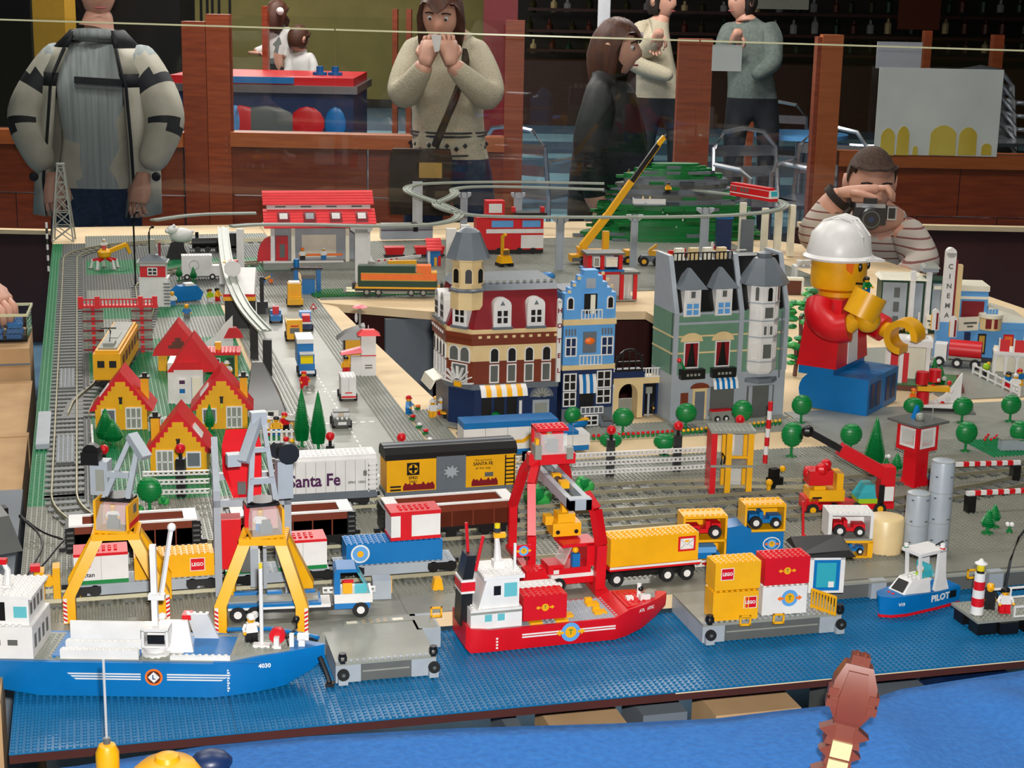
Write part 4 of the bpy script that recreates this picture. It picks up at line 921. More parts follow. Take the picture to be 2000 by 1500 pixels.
M().box(-2.4,2.4,21.6,2.4,2.7,25.4,'clear').box(-2.6,2.4,21.6,-2.3,6.8,25.4,'clear').build('cab_glass',hd);M().box(-.9,2.9,21.8,.9,4,24.2,'black').box(-3.3,3.0,22.4,-2.7,4.2,24.4,'yellow').build('console',hd)
hk=M().box(-2.6,-7,9.2,2.6,-3,11.6,'yellow').box(-1.6,-6.5,11.6,1.6,-3.6,13.2,'yellow').box(-.6,-5.6,13.2,.6,-4.4,15.2,'yellow').cyl(-1.7,-7.08,10,.4,.1,'black',10,'y').cyl(1.7,-7.08,10,.4,.1,'black',10,'y').box(-3.8,-6.2,11.2,-2.4,-4.2,12.8,'yellow').build('hook_block',t)
M().cyl(-.6,-5,15,.1,2.2,'black',6).cyl(.6,-5,15,.1,2.2,'black',6).build('cable',hk)
minifig(rg.location+Vector((0,.048,21.82*S)),0,'grey capped driver in the red gantry head','lgrey','black','lgrey',sc=.75)
# ---- red lorry with mail trailer
t=thing('mail_lorry','red toy lorry pulling a yellow mail container trailer','lorry',(.853,.318,Q+.0004),math.radians(3))
M().box(-6,-2.4,2.9,11.6,2.4,3.5,'red').box(-6,-2.5,3.3,11.8,-2.4,3.7,'white').build('trailer_bed',t)
M().box(-15.6,-1.4,1.3,11,1.4,2.2,'black').build('chassis',t)
c=M().box(-17,-2.4,1.4,-8.4,2.4,2.6,'red').box(-17,-2.45,2.6,-9,2.45,3.3,'white').box(-16.4,-2.4,3.3,-9.6,2.4,4.4,'red').box(-10.4,-2.4,4.4,-8.6,2.4,8.6,'red').box(-15,-2.4,8.2,-8.6,2.4,8.8,'red').box(-17.4,-2,3.3,-14.6,2,5.0,'red').build('cab',t)
M().loft([[(-14.8,-2.2,5),(-14.5,-2.2,5),(-14.5,2.2,5),(-14.8,2.2,5)],[(-13.4,-2.2,8.2),(-13.1,-2.2,8.2),(-13.1,2.2,8.2),(-13.4,2.2,8.2)]],'clear').build('windscreen',c)
M().box(-13,-2.2,4.4,-11.6,-1,6.8,'blue').sph(-12.3,-1.6,7.4,.6,'yellow').build('driver_seat',c)
M().box(-16.6,-2.5,3.5,-15.6,-2.4,4.2,'white').build('headlamp',c)
for x in (-15.6,-4.6,5.2,9):
    for s_ in (-1,1):M().wheel(x,s_*2.0,1.35,1.35,1.0).build('wheel',t)
yc=container(t.location+Vector((.021,.003,3.52*S)),math.radians(3),'yellow mail container with an envelope sign on the red trailer','yellow',17,4.8,5.4,name='freight_container')
sg=M().box(4.5,-2.46,2.0,7.9,-2.38,4.8,'red').box(4.9,-2.5,2.4,7.5,-2.4,4.4,'white').build('mail_sign',yc)
M().bar((4.9,-2.51,4.3),(6.2,-2.51,3.2),.12,.05,'dgrey').bar((7.5,-2.51,4.3),(6.2,-2.51,3.2),.12,.05,'dgrey').bar((4.9,-2.51,2.5),(5.8,-2.51,3.3),.1,.05,'dgrey').bar((7.5,-2.51,2.5),(6.6,-2.51,3.3),.1,.05,'dgrey').sph(6.2,-2.5,3.9,.35,'yellow',8,1.5,.1,.6,5).build('envelope',sg)
p=at(1020,1105);t=thing('red_machine_block','red block machine beside the gantry crane foot','block',(.694,.316,Q+.0004));M().box(-1,-1.2,0,4.4,2,3.6,'red').studs(-1,-1,3.6,5,3,'red',6).build('block',t)
M().box(-4.0,-2,.0,-1.4,-1.4,3.6,'red').build('shield',t)
# ============================================================ right hand harbour and the railway verge
def gp(px,py,dz=.0004):p=at(px,py);return Vector((p.x,p.y,Q+dz))
def car(loc,rot,label,mt,sc=1,kind='buggy'):
    t=thing('toy_car',label,'car',loc,rot)
    M().box(-3.2,-1.3,1.0,3.2,1.3,1.8,mt).box(-3.2,-1.2,1.8,-1.4,1.2,2.8,mt).box(.8,-1.2,1.8,3.2,1.2,2.4,mt).box(-1.2,-1.1,1.8,-.4,1.1,3.2,mt).build('body',t)
    for x,r in ((-2.0,1.25),(2.0,1.05)):
        for s_ in (-1,1):M().wheel(x,s_*1.5,r,r,.9).build('wheel',t)
    if sc != 1:t.scale=(sc,)*3
    return t
# car racks
t=thing('car_rack','yellow two storey car rack behind the mail trailer','rack',gp(1376,1103)+Vector((0,.018,0)),math.radians(-6))
M().box(-4.2,-2.4,0,4.2,2.2,.5,'yellow').box(-4.2,-2.4,4.4,4.2,2.2,4.9,'yellow').box(-4.2,-2.4,9.0,4.2,2.2,9.5,'yellow').box(-4.2,-2.4,.5,-3.8,2.2,9.0,'yellow').box(3.8,-2.4,.5,4.2,2.2,9.0,'yellow').box(-3.8,1.8,.5,3.8,2.2,9,'yellow').build('frame',t)
M().studs(-4,-2.2,9.5,8,1,'yellow',8).studs(-4,1.0,9.5,8,1,'yellow',8).build('studs',t)['kind']='stuff'
r0=t.location.copy()
car(r0+Vector((0,-.002,4.92*S)),math.radians(174),'red buggy on the upper deck of the left yellow rack','red',1.0)
t2=thing('toy_car','low blue car on the lower deck of the left yellow rack','car',r0+Vector((0,-.002,.52*S)),math.radians(-6));M().box(-3.4,-1.3,.4,3.2,1.3,1.5,'blue').box(-1.6,-1.2,1.5,2.6,1.2,2.6,'medblue').build('body',t2)
for x in (-2.2,2.2):M().wheel(x,-1.3,.7,.7,.6).build('wheel',t2)
beam(at(1345,1108,Q+.006),at(1440,1098,Q+.006),'white beam with red pins below the left yellow rack',pins=(0.6,3.2,6.8,8.4))
t=thing('freight_container','blue container with white oval planet emblem carrying a yellow rack','container',gp(1478,1090)+Vector((.002,.022,0)),math.radians(-6))
M().box(-5.8,-2.4,0,5.2,2.4,4.9,'blue').prism([(-5.8,4.9),(-1.2,4.9),(-1.2,5.6),(-3,6.4),(-5.8,6.0)],-2.4,2.4,'blue').build('body',t)
o=M().sph(2.9,-2.42,2.6,1.0,'white',20,1.75,.06,1.35).sph(2.9,-2.47,2.6,1.0,'blue',20,1.55,.06,1.15).build('oval_ring',t);planet(t,2.9,2.6,-2.55,.75,'yellow','orange','medblue')
q0=t.location.copy()
t=thing('car_rack','yellow car rack standing on the blue container','rack',q0+Vector((.012,0,4.92*S)),math.radians(-6))
M().box(-4.0,-2.3,0,4.0,2.3,.45,'yellow').box(-4.0,-2.3,4.8,4.0,2.3,5.3,'yellow').box(-4.0,-2.3,.45,-3.6,2.3,4.8,'yellow').box(3.6,-2.3,.45,4.0,2.3,4.8,'yellow').box(-3.6,1.9,.45,3.6,2.3,4.8,'yellow').build('frame',t)
M().studs(-4,-2.1,5.3,8,1,'yellow',8).studs(-4,1.1,5.3,8,1,'yellow',8).build('studs',t)['kind']='stuff'
car(t.location+Vector((.002,-.002,.47*S)),math.radians(-6),'blue buggy inside the right yellow rack','blue',.98)
beam(at(1490,1092,Q+.004),at(1490,1092,Q+.004)+Vector((-.052,.0,0)),'white beam with red pins leaning against the blue container',pins=(1,3.4,5.6)).rotation_euler=(0,math.radians(52),math.radians(176))
t=thing('red_lever','thin red pole with a claw foot beside the dark roofed kiosk','pole',gp(1568,1062));M().tube([(0,0,.6),(-.5,0,8.6)],.26,'red').build('pole',t);M().box(-.9,-.6,0,.9,.6,.5,'dgrey').tube([(-.6,0,.6),(.1,0,1.9),(.9,0,.7)],.35,'red').build('foot',t)
# kiosk
t=thing('harbour_kiosk','white harbour kiosk with blue door and tilted black roof','kiosk',(1.108,.232,Q+.0004),math.radians(-10))
M().box(-3.4,-2.4,0,3.0,3,.4,'white').box(-3.4,-2.4,.4,-2.6,-1.6,6.8,'white').box(2.2,-2.4,.4,3.0,-1.6,6.8,'white').box(-3.4,-2.4,6.2,3,-1.6,7,'white').box(-3.4,2.4,.4,3,3,7,'white').box(2.5,-1.6,.4,3,2.4,7,'white').box(-3.4,-1.6,.4,-2.9,2.4,7,'white').build('walls',t)
d=M().box(-2.6,-2.2,.4,2.2,-2.0,6.2,'blue').box(-2.0,-2.26,1.0,1.5,-2.18,5.6,'clear_blue').build('door',t);M().box(.2,-2.3,1.0,1.2,-2.25,2.1,'white').build('notice',d)
M().loft([[(-6.2,-3.4,7.0),(4.6,-3.4,7.0),(4.6,4.4,7.6),(-6.2,4.4,7.6)],[(-5.6,-3,7.5),(3.4,-3,8.2),(3.4,3.4,9.0),(-5.6,3.4,8.6)]],'black').build('roof',t)
# white rack with red car
t=thing('car_rack','white car rack with a red car beside the tan tank','rack',(1.207,.362,Q+.0004),math.radians(-12))
M().box(-4.2,-2.6,0,4.4,2.6,.4,'yellow').box(3.4,-2.6,.4,4.4,2.6,3.2,'yellow').box(-3.2,-2.6,3.0,4.4,2.6,3.5,'yellow').build('lower_frame',t)
M().box(-4.4,-2.6,3.5,4.2,2.6,3.9,'lgrey').box(-4.4,-2.6,3.9,-3.7,2.6,8.4,'white').box(3.6,-2.6,3.9,4.2,2.6,8.4,'white').box(-4.4,-2.6,8.4,4.2,2.6,8.9,'white').box(-3.7,2.2,3.9,3.6,2.6,8.4,'white').studs(-4.4,-2.6,8.9,8,1,'white',8).studs(-4.4,1.2,8.9,8,1,'white',8).build('upper_frame',t)
car(t.location+Vector((0,0,3.92*S)),math.radians(-12),'red racing car inside the white rack','red',.95)
car(t.location+Vector((.006,-.008,.42*S)),math.radians(-12),'blue car under the white rack','blue',.62)
t=thing('storage_tank','wide tan cylindrical tank beside the grey silos','tank',(1.273,.366,Q+.0004));M().lathe(0,0,0,[(3.5,0),(3.5,6.4),(3.3,6.7),(2.2,6.9),(.6,7.0),(.1,7.0)],'tan',28).build('shell',t)
for x,y,h,lab in ((1.313,.345,12.0,'shorter light grey silo next to the tan tank'),(1.352,.348,18.0,'tallest light grey silo at the right quay')):
    t=thing('grey_silo',lab,'silo',(x,y,Q+.0004));M().lathe(0,0,0,[(2.25,0),(2.25,h-.4),(2.1,h),(1.9,h+.05),(1.0,h+.3),(.1,h+.3)],'bley',22).build('shell',t)
    mb=M()
    for k in range(int(h/4)):
        for a in (-.9,.35):mb.box(2.3*math.sin(a)-.3,-2.3*math.cos(a)-.02,2.5+k*4.2,2.3*math.sin(a)+.3,-2.3*math.cos(a)+.2,2.75+k*4.2,'dgrey')
    mb.build('rivets',t)['kind']='stuff'
    for k in range(1,int(h/6)+1):M().cyl(0,0,k*6-.08,2.29,.1,'lgrey',22).build('seam',t)
# mobile crane, red and yellow
p=gp(1655,1008);t=thing('mobile_crane','red and yellow mobile crane with a slanting red boom','crane',p+Vector((.01,.02,0)),math.radians(-8))
M().box(-9.5,-2.2,1.2,9,2.2,2.4,'red').box(-9.8,-2.2,1.0,-7,2.2,3.6,'red').build('chassis',t)
c=M().box(-9,-2.2,3.0,-1.6,2.2,5.4,'yellow').box(-8.4,-2.25,3.6,-6.4,-2.2,4.0,'black').box(-3.4,-2,5.4,-2,2,8.8,'yellow').box(-8,-1.8,5.4,-5.6,1.8,6.2,'yellow').build('engine_cab',t)
M().box(-9.2,-2,6.4,-4.2,2,9.4,'red').sph(-6.5,-1.2,9.6,1.4,'red',8).sph(-8.4,.6,8.4,1.4,'red',8).sph(-5,.8,10,1.2,'red',8).build('counterweight',c)
M().bar((7.2,0,8.2),(-2.5,0,13.5),2.4,2.6,'red').bar((-2.2,0,13.4),(-9.2,0,17.2),1.1,1.3,'black').sph(-9.6,0,17.4,1.3,'black',8).box(6.2,-1.4,2.4,9.2,1.4,9.8,'red').build('boom',t)
M().box(1.4,-2.2,2.4,5.4,2.2,3.4,'lime').loft([[(1.2,-2.1,3.4),(5.2,-2.1,3.4),(5.2,2.1,3.4),(1.2,2.1,3.4)],[(2.8,-1.6,6.2),(4.8,-1.6,6.2),(4.8,1.6,6.2),(2.8,1.6,6.2)]],'clear_blue').build('driver_cab',t)
M().box(5.6,-2.6,2.2,6.6,-2.2,6.4,'black').box(6.7,-2.6,3.0,8.6,-2.3,6.0,'white').build('side_panel',t)
for x in (-8.2,-3.6,1.2,6):
    for s_ in (-1,1):M().wheel(x,s_*2.1,1.3,1.3,1.0,hub='yellow').build('wheel',t)
# watch tower
t=thing('watch_tower','red railway watch tower with white windows and grey roof','tower',gp(1795,952)+Vector((0,.02,0)),math.radians(20))
M().loft([[(-2.6,-2.4,0),(2.8,-2.4,0),(2.8,2.4,0),(-2.6,2.4,0)],[(-1.8,-1.8,1.6),(2.0,-1.8,1.6),(2.0,1.8,1.6),(-1.8,1.8,1.6)],[(-1.8,-1.8,8),(2,-1.8,8),(2,1.8,8),(-1.8,1.8,8)]],'red').build('shaft',t)
b=M().box(-3.2,-3,8,3.2,3,8.8,'red').box(-3.2,-3,13.4,3.2,3,14.2,'red')
for x,y in ((-3.2,-3),(2.4,-3),(-3.2,2.2),(2.4,2.2)):b.box(x,y,8.8,x+.8,y+.8,13.4,'red')
b=b.build('lookout',t)
for fx in (0,1):
    X=Matrix.Rotation(-PI/2*fx,4,'Z');w_=M();w_.X=X;e=3.05
    w_.box(-2.3,-e,8.9,-1.8,-e+.3,13.3,'white').box(1.8,-e,8.9,2.3,-e+.3,13.3,'white').box(-1.8,-e,8.9,1.8,-e+.3,9.4,'white').box(-1.8,-e,12.8,1.8,-e+.3,13.3,'white').build('window_frame',b)
    w_=M();w_.X=X;w_.box(-1.8,-e+.1,9.4,1.8,-e+.2,12.8,'clear').build('pane',b)
rf=M().box(-5,-4.6,14.2,4.6,4.4,14.7,'dgrey').build('roof',t);M().sph(-.6,-.8,15.4,1.0,'lgrey').cyl(2.6,-1.5,14.7,.15,2.4,'lgrey',6).prism([(-1,14.7),(1.2,14.7),(.2,17.6)],.4,1.4,'blue').build('roof_gear',rf)
for k in range(4):M().cyl(2.02,-.6+k % 2*1.1,2.6+k*1.4,.3,.12,'white',8,'x').build('rung',t)
minifig(t.location+Vector((0,0,8.82*S)),0,'figure looking out of the red watch tower','red','brown','white',sc=.8)
minifig(gp(1822,950),0,'blue figure in black trousers by the watch tower','blue','black','red')
# crossing gates
for px,py,q,lab,s_ in ((1893,1000,2008,'red and white crossing gate nearer the silos',1),(1981,938,1862,'red and white crossing gate beyond the rails',-1)):
    p=gp(px,py);e=at(q,py-(6 if s_ > 0 else -4));t=thing('crossing_gate',lab,'gate',p,yaw2(p,e))
    M().box(-.9,-.9,0,.9,.9,3.6,'black').build('post',t)
    n=9;Lb=(e-p).length/S
    mb=M().box(-1,-.35,3.6,Lb,.35,4.5,'white')
    arm=mb.build('arm',t)
    for k in range(int(Lb/2.6)):M().box(.8+k*2.6,-.38,3.58,2.1+k*2.6,.38,4.53,'red').build('red_band',arm)
# trees on the verge
BT=[(1545,892,1545,825,'round green tree left of the red mobile crane'),(1660,886,1660,828,'round green tree behind the mobile crane boom'),(1564,826,1564,772,'round green tree at the feet of the giant figure'),(1885,882,1885,824,'round green tree right of the watch tower'),(1990,880,1990,822,'round green tree at the right frame edge'),(1972,824,1972,772,'round green tree on the far right road'),(1878,826,1878,776,'round green tree just behind the tower roof'),(1782,820,1782,777,'round green tree behind the tower roof, left of the white slope'),
      (1216,848,1216,797,'round green tree in front of the arched gate'),(1339,840,1339,788,'round green tree in front of the green shop door'),(1448,838,1448,782,'round green tree in front of the shop window'),(1297,890,1297,848,'round green tree behind the white fence beams, right'),(1192,886,1192,845,'round green tree behind the white fence beams, left'),(293,1000,293,932,'round green tree beside the left crane boom')]
for x,y,tx,ty,lab in BT:
    p=gp(x,y);s_=F_PX/((p-CAM).dot(FW));ball_tree(p,(y-ty)/s_/math.cos(PITCH+.05)/S,lab,VDIR,w=2.55)
for x,y,ty,lab,r in ((1706,922,815,'tall slim green tree behind the mobile crane',2.5),(590,872,760,'left one of the two tall pines beside the road',2.1),(622,878,765,'right one of the two tall pines beside the road',2.1),(1750,928,886,'small pine left of the red watch tower',1.6),(1928,1042,995,'small pine on the right quay, left of a pair',1.6),(1940,1030,985,'small pine on the right quay, right of a pair',1.5),(410,845,790,'small pine behind the white garden fence',1.4)):
    p=gp(x,y);s_=F_PX/((p-CAM).dot(FW));cone_tree(p,(y-ty)/s_/math.cos(PITCH+.05)/S,lab,r)
for x,y,lab in ((1731,905,'tiny white flower plant beside the tall slim tree'),(1971,1040,'tiny white flower plant on the right quay'),(1690,905,'low green bush at the foot of the tall slim tree')):
    t=thing('flower_plant',lab,'plant',gp(x,y));M().cyl(0,0,0,.6,.5,'green').tube([(0,0,.4),(-.5,0,1.6)],.15,'green').tube([(0,0,.4),(.6,.2,1.4)],.15,'green').build('stem',t)
    M().sph(-.5,0,1.7,.5,'white' if 'white' in lab else 'plime',8).build('bloom',t);M().sph(.6,.2,1.5,.5,'white' if 'white' in lab else 'plime',8).build('bloom',t)
# signals, fence beams
for x,y,ty,lab in ((205,925,868,'red lamp signal at the left end of the garden'),(355,970,865,'red lamp signal in front of the yellow house'),(645,880,843,'red lamp signal beside the tall pines'),(784,885,845,'red lamp signal behind the yellow box car, left'),(924,885,838,'red lamp signal in front of the tram'),(1191,930,830,'red lamp signal on the left fence post'),(1321,920,822,'red lamp signal on the right fence post'),(1441,900,810,'red lamp signal behind the yellow lift')):
    p=gp(x,y);s_=F_PX/((p-CAM).dot(FW));signal(p,max(.6,(y-ty)/s_/math.cos(PITCH)/S-3.2),lab,VDIR)
y0=.835
for k,(dz,lab) in enumerate(((.009,'lowest white perforated fence beam behind the gantry'),(.025,'middle white perforated fence beam behind the gantry'),(.041,'topmost white perforated fence beam behind the gantry'))):
    beam((.80,y0-.024,Q+dz),(1.17,y0-.030,Q+dz),lab)
for k,(dz,lab) in enumerate(((.009,'lowest white perforated fence beam before the yellow house'),(.026,'middle white perforated fence beam before the yellow house'),(.041,'topmost white perforated fence beam before the yellow house'))):
    beam((.178,.838,Q+dz),(.285,.828,Q+dz),lab)
# yellow and red lift
t=thing('goods_lift','yellow and red lift tower with a grey stud roof','lift',gp(1437,970)+Vector((0,.03,0)),math.radians(-12))
for x,y in ((-1.6,-3),(3.0,-3),(-1.6,2),(3,2)):M().box(x,y,.1,x+1.2,y+1,13.6,'yellow').build('post',t)
M().box(-4.8,-3,0,-3.6,3,13.6,'red').build('red_panel',t);M().box(-5,-3.2,13.6,4.6,3.4,14.2,'lgrey').studs(-5,-3,14.2,9,6,'lgrey',6).build('roof',t)
M().box(-4.8,-3.2,6.2,4.4,3.2,6.7,'lgrey').build('platform',t);M().box(-1.6,-2.6,8,4.2,-2.2,8.6,'yellow').build('cross_bar',t);M().box(-.2,1.8,.2,2.8,2,13.4,'clear').build('glass',t)
M().tube([(-2.6,-3,6.8),(-2.4,-3,9.4),(-1.8,-3,8.4),(-2,-3,7)],.2,'black').build('handle',t)
t=thing('striped_pole','tall red and white striped pole right of the yellow lift','pole',gp(1494,905),0)
for k in range(7):M().cyl(k*.09,0,k*2.05,.55,2.05,'red' if k % 2 == 0 else 'white',10).build('band',t)
t=thing('track_machine','small black machine with yellow lamps beside the striped pole','machine',gp(1512,955),.3);M().box(-1.6,-1,0,1.6,1,2.6,'black').box(-1.2,-.8,2.6,.6,.8,4.6,'black').build('body',t)
M().sph(1.6,-.5,4.4,.7,'yellow',8).build('lamp',t);M().sph(-2.4,-1,2,.8,'yellow',8).cyl(-2.4,-1,0,.5,1.4,'yellow',8).build('lamp',t)
# green bushes between the rails
for x,y,s_,lab in ((665,1000,1.6,'small green bush in front of the white box car'),(1050,985,2.6,'green bush behind the red gantry legs'),(1140,960,2.0,'green bush right of the gantry boom'),(270,1000,1.0,'low green bush left of the round tree'),(320,985,1.0,'low green bush right of the round tree')):
    t=thing('green_bush',lab,'bush',gp(x,y));mb=M()
    for k in range(7):a=k*.9;mb.sph(.6*s_*math.cos(a),.4*s_*math.sin(a),s_*(.5+.25*(k % 3)),.62*s_,'green' if k % 2 else 'plime',7,k=5)
    mb.build('leaves',t);M().cyl(0,0,0,.5*s_,.3*s_,'green',8).build('stem',t)
# tram
t=thing('tram','long white and blue tram with a yellow zigzag stripe','tram',(.861,.995,Q+.0004),math.radians(1))
M().box(-14,-3,.6,15.6,3,1.8,'blue').build('skirt',t)
b=M().box(-14.2,-3,1.8,8,3,7.0,'white').box(8,-3,1.8,15.8,3,4.4,'white').build('body',t)
M().box(-14.2,-3.05,7.0,8,3.05,8.4,'blue').box(8,-3,4.4,13,3,5.2,'blue').build('roof',t)
M().prism([(-6,3.2),(0,3.2),(2.4,4.8),(6,4.8),(6,5.6),(2.0,5.6),(-.4,4.0),(-6,4.0)],-3.06,-3.0,'yellow').build('zigzag_stripe',b)
for k in range(5):M().box(-9.2+k*5.2,-3.04,1.8,-9.1+k*5.2,-3,7,'lgrey').build('seam',b)
for x in (-10,-4,6,12):M().wheel(x,-2.2,.8,.8,.8).build('wheel',t)
# lawn wall, flowers at the right edge
t=thing('stone_bench','grey stone wall with stud top on the right lawn','wall',(1.755,.83,Q+.0022),-.1);M().box(0,0,0,14,2,2.6,'bley').box(-.3,-.3,2.6,14,2.4,3.0,'lgrey').studs(0,0,3,13,2,'lgrey',6).build('block',t)
t=thing('red_flower','red flower cluster on the right lawn','flower',gp(1932,872,.002))
for k in range(6):o=M().cyl(k*.55-1.3,math.sin(k)*.6,0,.1,1.3+.5*(k % 3),'green',6).build('stem',t);M().sph(k*.55-1.3,math.sin(k)*.6,1.5+.5*(k % 3),.35,'red',8,k=5).build('bloom',o)
t=thing('lawn_hedge','low dark green hedge row along the right lawn','hedge',(1.80,.87,Q+.0022))
for k in range(14):M().cyl(k*1.3,0,0,.5,1.1,'dgreen',7,r2=.7).build('plant',t)
# ============================================================ the row of street houses
def win(t,x0,z0,x1,z1,y,fr='white',gl='black',arch=False,nx=1,nz=1,X=None,th=.35,f=.3):
    """window on a face looking to -y (or turned by X): proud frame, pane set back as its child"""
    q=M();q.X=X
    if arch:
        r=(x1-x0)/2;cx=(x0+x1)/2
        out=[(x0,z0),(x1,z0)]+[(cx+r*math.cos(a),z1-r+r*math.sin(a)) for a in [PI*k/8 for k in range(9)]]
        q.prism(out,y-th,y,fr)
        o=q.build('window',t);r2=r-f
        inn=[(x0+f,z0+f),(x1-f,z0+f)]+[(cx+r2*math.cos(a),z1-r+r2*math.sin(a)) for a in [PI*k/8 for k in range(9)]]
        g=M();g.X=X;g.prism(inn,y-th-.05,y-th+.05,gl).build('pane',o)
        return o
    q.box(x0,y-th,z0,x1,y,z0+f,fr).box(x0,y-th,z1-f,x1,y,z1,fr).box(x0,y-th,z0+f,x0+f,y,z1-f,fr).box(x1-f,y-th,z0+f,x1,y,z1-f,fr)
    for k in range(1,nx):c=x0+(x1-x0)*k/nx;q.box(c-f/2,y-th,z0+f,c+f/2,y,z1-f,fr)
    for k in range(1,nz):c=z0+(z1-z0)*k/nz;q.box(x0+f,y-th,c-f/2,x1-f,y,c+f/2,fr)
    o=q.build('window',t)
    g=M();g.X=X;g.box(x0+f,y-.12,z0+f,x1-f,y-.02,z1-f,gl).build('pane',o)
    return o
def awning(t,x0,x1,z0,z1,y,d,c1,c2,n):
    q=None;o=None
    w=(x1-x0)/n
    for k in range(n):
        a=x0+k*w;b=a+w;c=c1 if k % 2 == 0 else c2
        m_=M().loft([[(a,y-d,z0),(b,y-d,z0),(b,y-d+.25,z0),(a,y-d+.25,z0)],[(a,y-d*.75,z0+(z1-z0)*.55),(b,y-d*.75,z0+(z1-z0)*.55),(b,y-d*.75+.25,z0+(z1-z0)*.5),(a,y-d*.75+.25,z0+(z1-z0)*.5)],[(a,y-.1,z1),(b,y-.1,z1),(b,y-.1,z1-.25),(a,y-.1,z1-.25)]],c)
        m_.build('awning_stripe',t)
def rail_iron(t,x0,x1,z,h,y,mt,n,name='balcony_rail'):
    q=M().box(x0,y-.2,z,x1,y+.2,z+.25,mt).box(x0,y-.2,z+h-.25,x1,y+.2,z+h,mt)
    for k in range(n+1):c=x0+(x1-x0)*k/n;q.box(c-.12,y-.15,z,c+.12,y+.15,z+h,mt)
    return q.build(name,t)
# ---- corner cafe building
t=cafe=thing('corner_building','dark red corner cafe building with grey turret and mansard roof','building',(.772,1.172,Q+.0006),math.radians(1))
W,D=26.5,20
plan=lambda g:[(5-g,-g),(W,-g),(W,D),(-g,D),(-g,6-g)]  # chamfered front left corner
M().prism(plan(1.4),-.02,.35,'lgrey','z').build('pavement',t)
g0=M().prism(plan(-.6),.35,10.2,'dblue','z').build('ground_floor',t)
M().prism(plan(.2),9.6,11,'dbley','z').build('ledge',t)
f1=M().prism(plan(0),11,16.6,'nred' if False else 'rbrown','z').prism(plan(0),16.6,20.6,'tan','z').build('upper_floor',t)
M().prism(plan(.5),20.6,22.4,'rbrown','z').prism(plan(.8),22.4,23.4,'rbrown','z').prism(plan(.3),23.4,24.4,'tan','z').build('cornice',t)
mb=M()
for k in range(10):mb.box(6+k*2.1,-1.0,22.4,6.8+k*2.1,-.6,23.0,'tan')
for k in range(6):mb.box(-1.0,7+k*2.1,22.4,-.6,7.8+k*2.1,23.0,'white')
mb.build('cornice_blocks',t)['kind']='stuff'
lo=plan(0);hi=[(7.4,3),(W,3),(W,D),(3,D),(3,7.4)]
M().loft([[(a,b,24.4) for a,b in lo],[(a,b,33.4) for a,b in hi]],'dred').build('mansard_roof',t)
M().loft([[(a,b,33.4) for a,b in [(6.6,2.2),(W,2.2),(W,D),(2.2,D),(2.2,6.6)]],[(a,b,35) for a,b in [(8,4),(W,4),(W,D),(4,D),(4,8)]]],'dbley').build('roof_crown',t)
mb=M()
for k in range(11):mb.box(8+k*1.7,3.6,35,8.7+k*1.7,4.0,35.6,'lgrey')
mb.build('roof_crest',t)['kind']='stuff'
XL=Matrix.Translation((0,0,0)) @ Matrix.Rotation(-PI/2,4,'Z')  # faces -x ; local x = -world y
XC=Matrix.Translation((0,6,0)) @ Matrix.Rotation(-math.atan2(6,5),4,'Z')
for k in range(4):
    x=9.0+k*4.35;win(f1,x,16.2,x+2.4,20.0,0,gl='black',arch=True);win(f1,x,11.2,x+2.4,15.8,0,gl='dgrey')
for k in range(4):
    x=-19+k*3.3;win(f1,x,16.2,x+2.2,20.0,0,gl='black',arch=True,X=XL);win(f1,x,11.2,x+2.2,15.8,0,gl='dgrey',X=XL)
win(f1,.8,16.2,3.8,20.2,0,gl='dgrey',arch=True,X=XC);win(f1,4.0,16.2,7.0,20.2,0,gl='dgrey',arch=True,X=XC);win(f1,1.6,11.2,6.2,15.8,0,gl='dgrey',X=XC)
def dormer(X,x,w=4.4,z=25.0):
    q=M();q.X=X
    o=q.box(x-w/2,-.4,z,x+w/2,3.5,z+5.2,'white').prism([(x+w/2*math.cos(a),z+5.2+1.7*math.sin(a)) for a in [PI*k/8 for k in range(9)]],-.4,3.5,'white').build('dormer',t)
    g=M();g.X=X;g.prism([(x-.6,z+5.2),(x+.6,z+5.2),(x,z+6.3)],-.5,-.38,'dbley')
    for i in (-1,1):
        for j in (0,1):g.box(x+i*.75-.5,-.5,z+.9+j*1.7,x+i*.75+.5,-.38,z+2.2+j*1.7,'black')
    g.build('panes',o);s2=M();s2.X=X;s2.box(x-w/2-.3,-.9,z-.6,x+w/2+.3,.4,z,'dbley').build('sill',o)
dormer(None,12.0);dormer(None,20.4);dormer(XC,3.9,4.2)
dormer(XL,-10.2,3.6);dormer(XL,-16,3.6)
# turret
tw=M().lathe(4.6,4.8,33,[(4.2,-4),(4.2,1),(3.8,1.2),(3.8,7.4),(4.2,7.6),(4.2,8.2)],'tan',8).build('turret',t)
M().lathe(4.6,4.8,41.2,[(5.6,0),(5.3,.4),(2.9,6.2),(1.6,7.0),(.6,7.4)],'dbley',8).build('turret_roof',tw)
for a in (-PI*.5-.2,-PI*.75-.2,-PI*.25-.2):
    X=Matrix.Translation((4.6,4.8,0)) @ Matrix.Rotation(a+PI/2,4,'Z');win(tw,-1.1,35.2,1.1,39.2,-3.75,fr='tan',gl='black',arch=True,X=X)
M().lathe(4.6,4.8,33.2,[(4.5,0),(4.6,.5),(4.2,.9)],'dbley',8).build('turret_ring',tw)
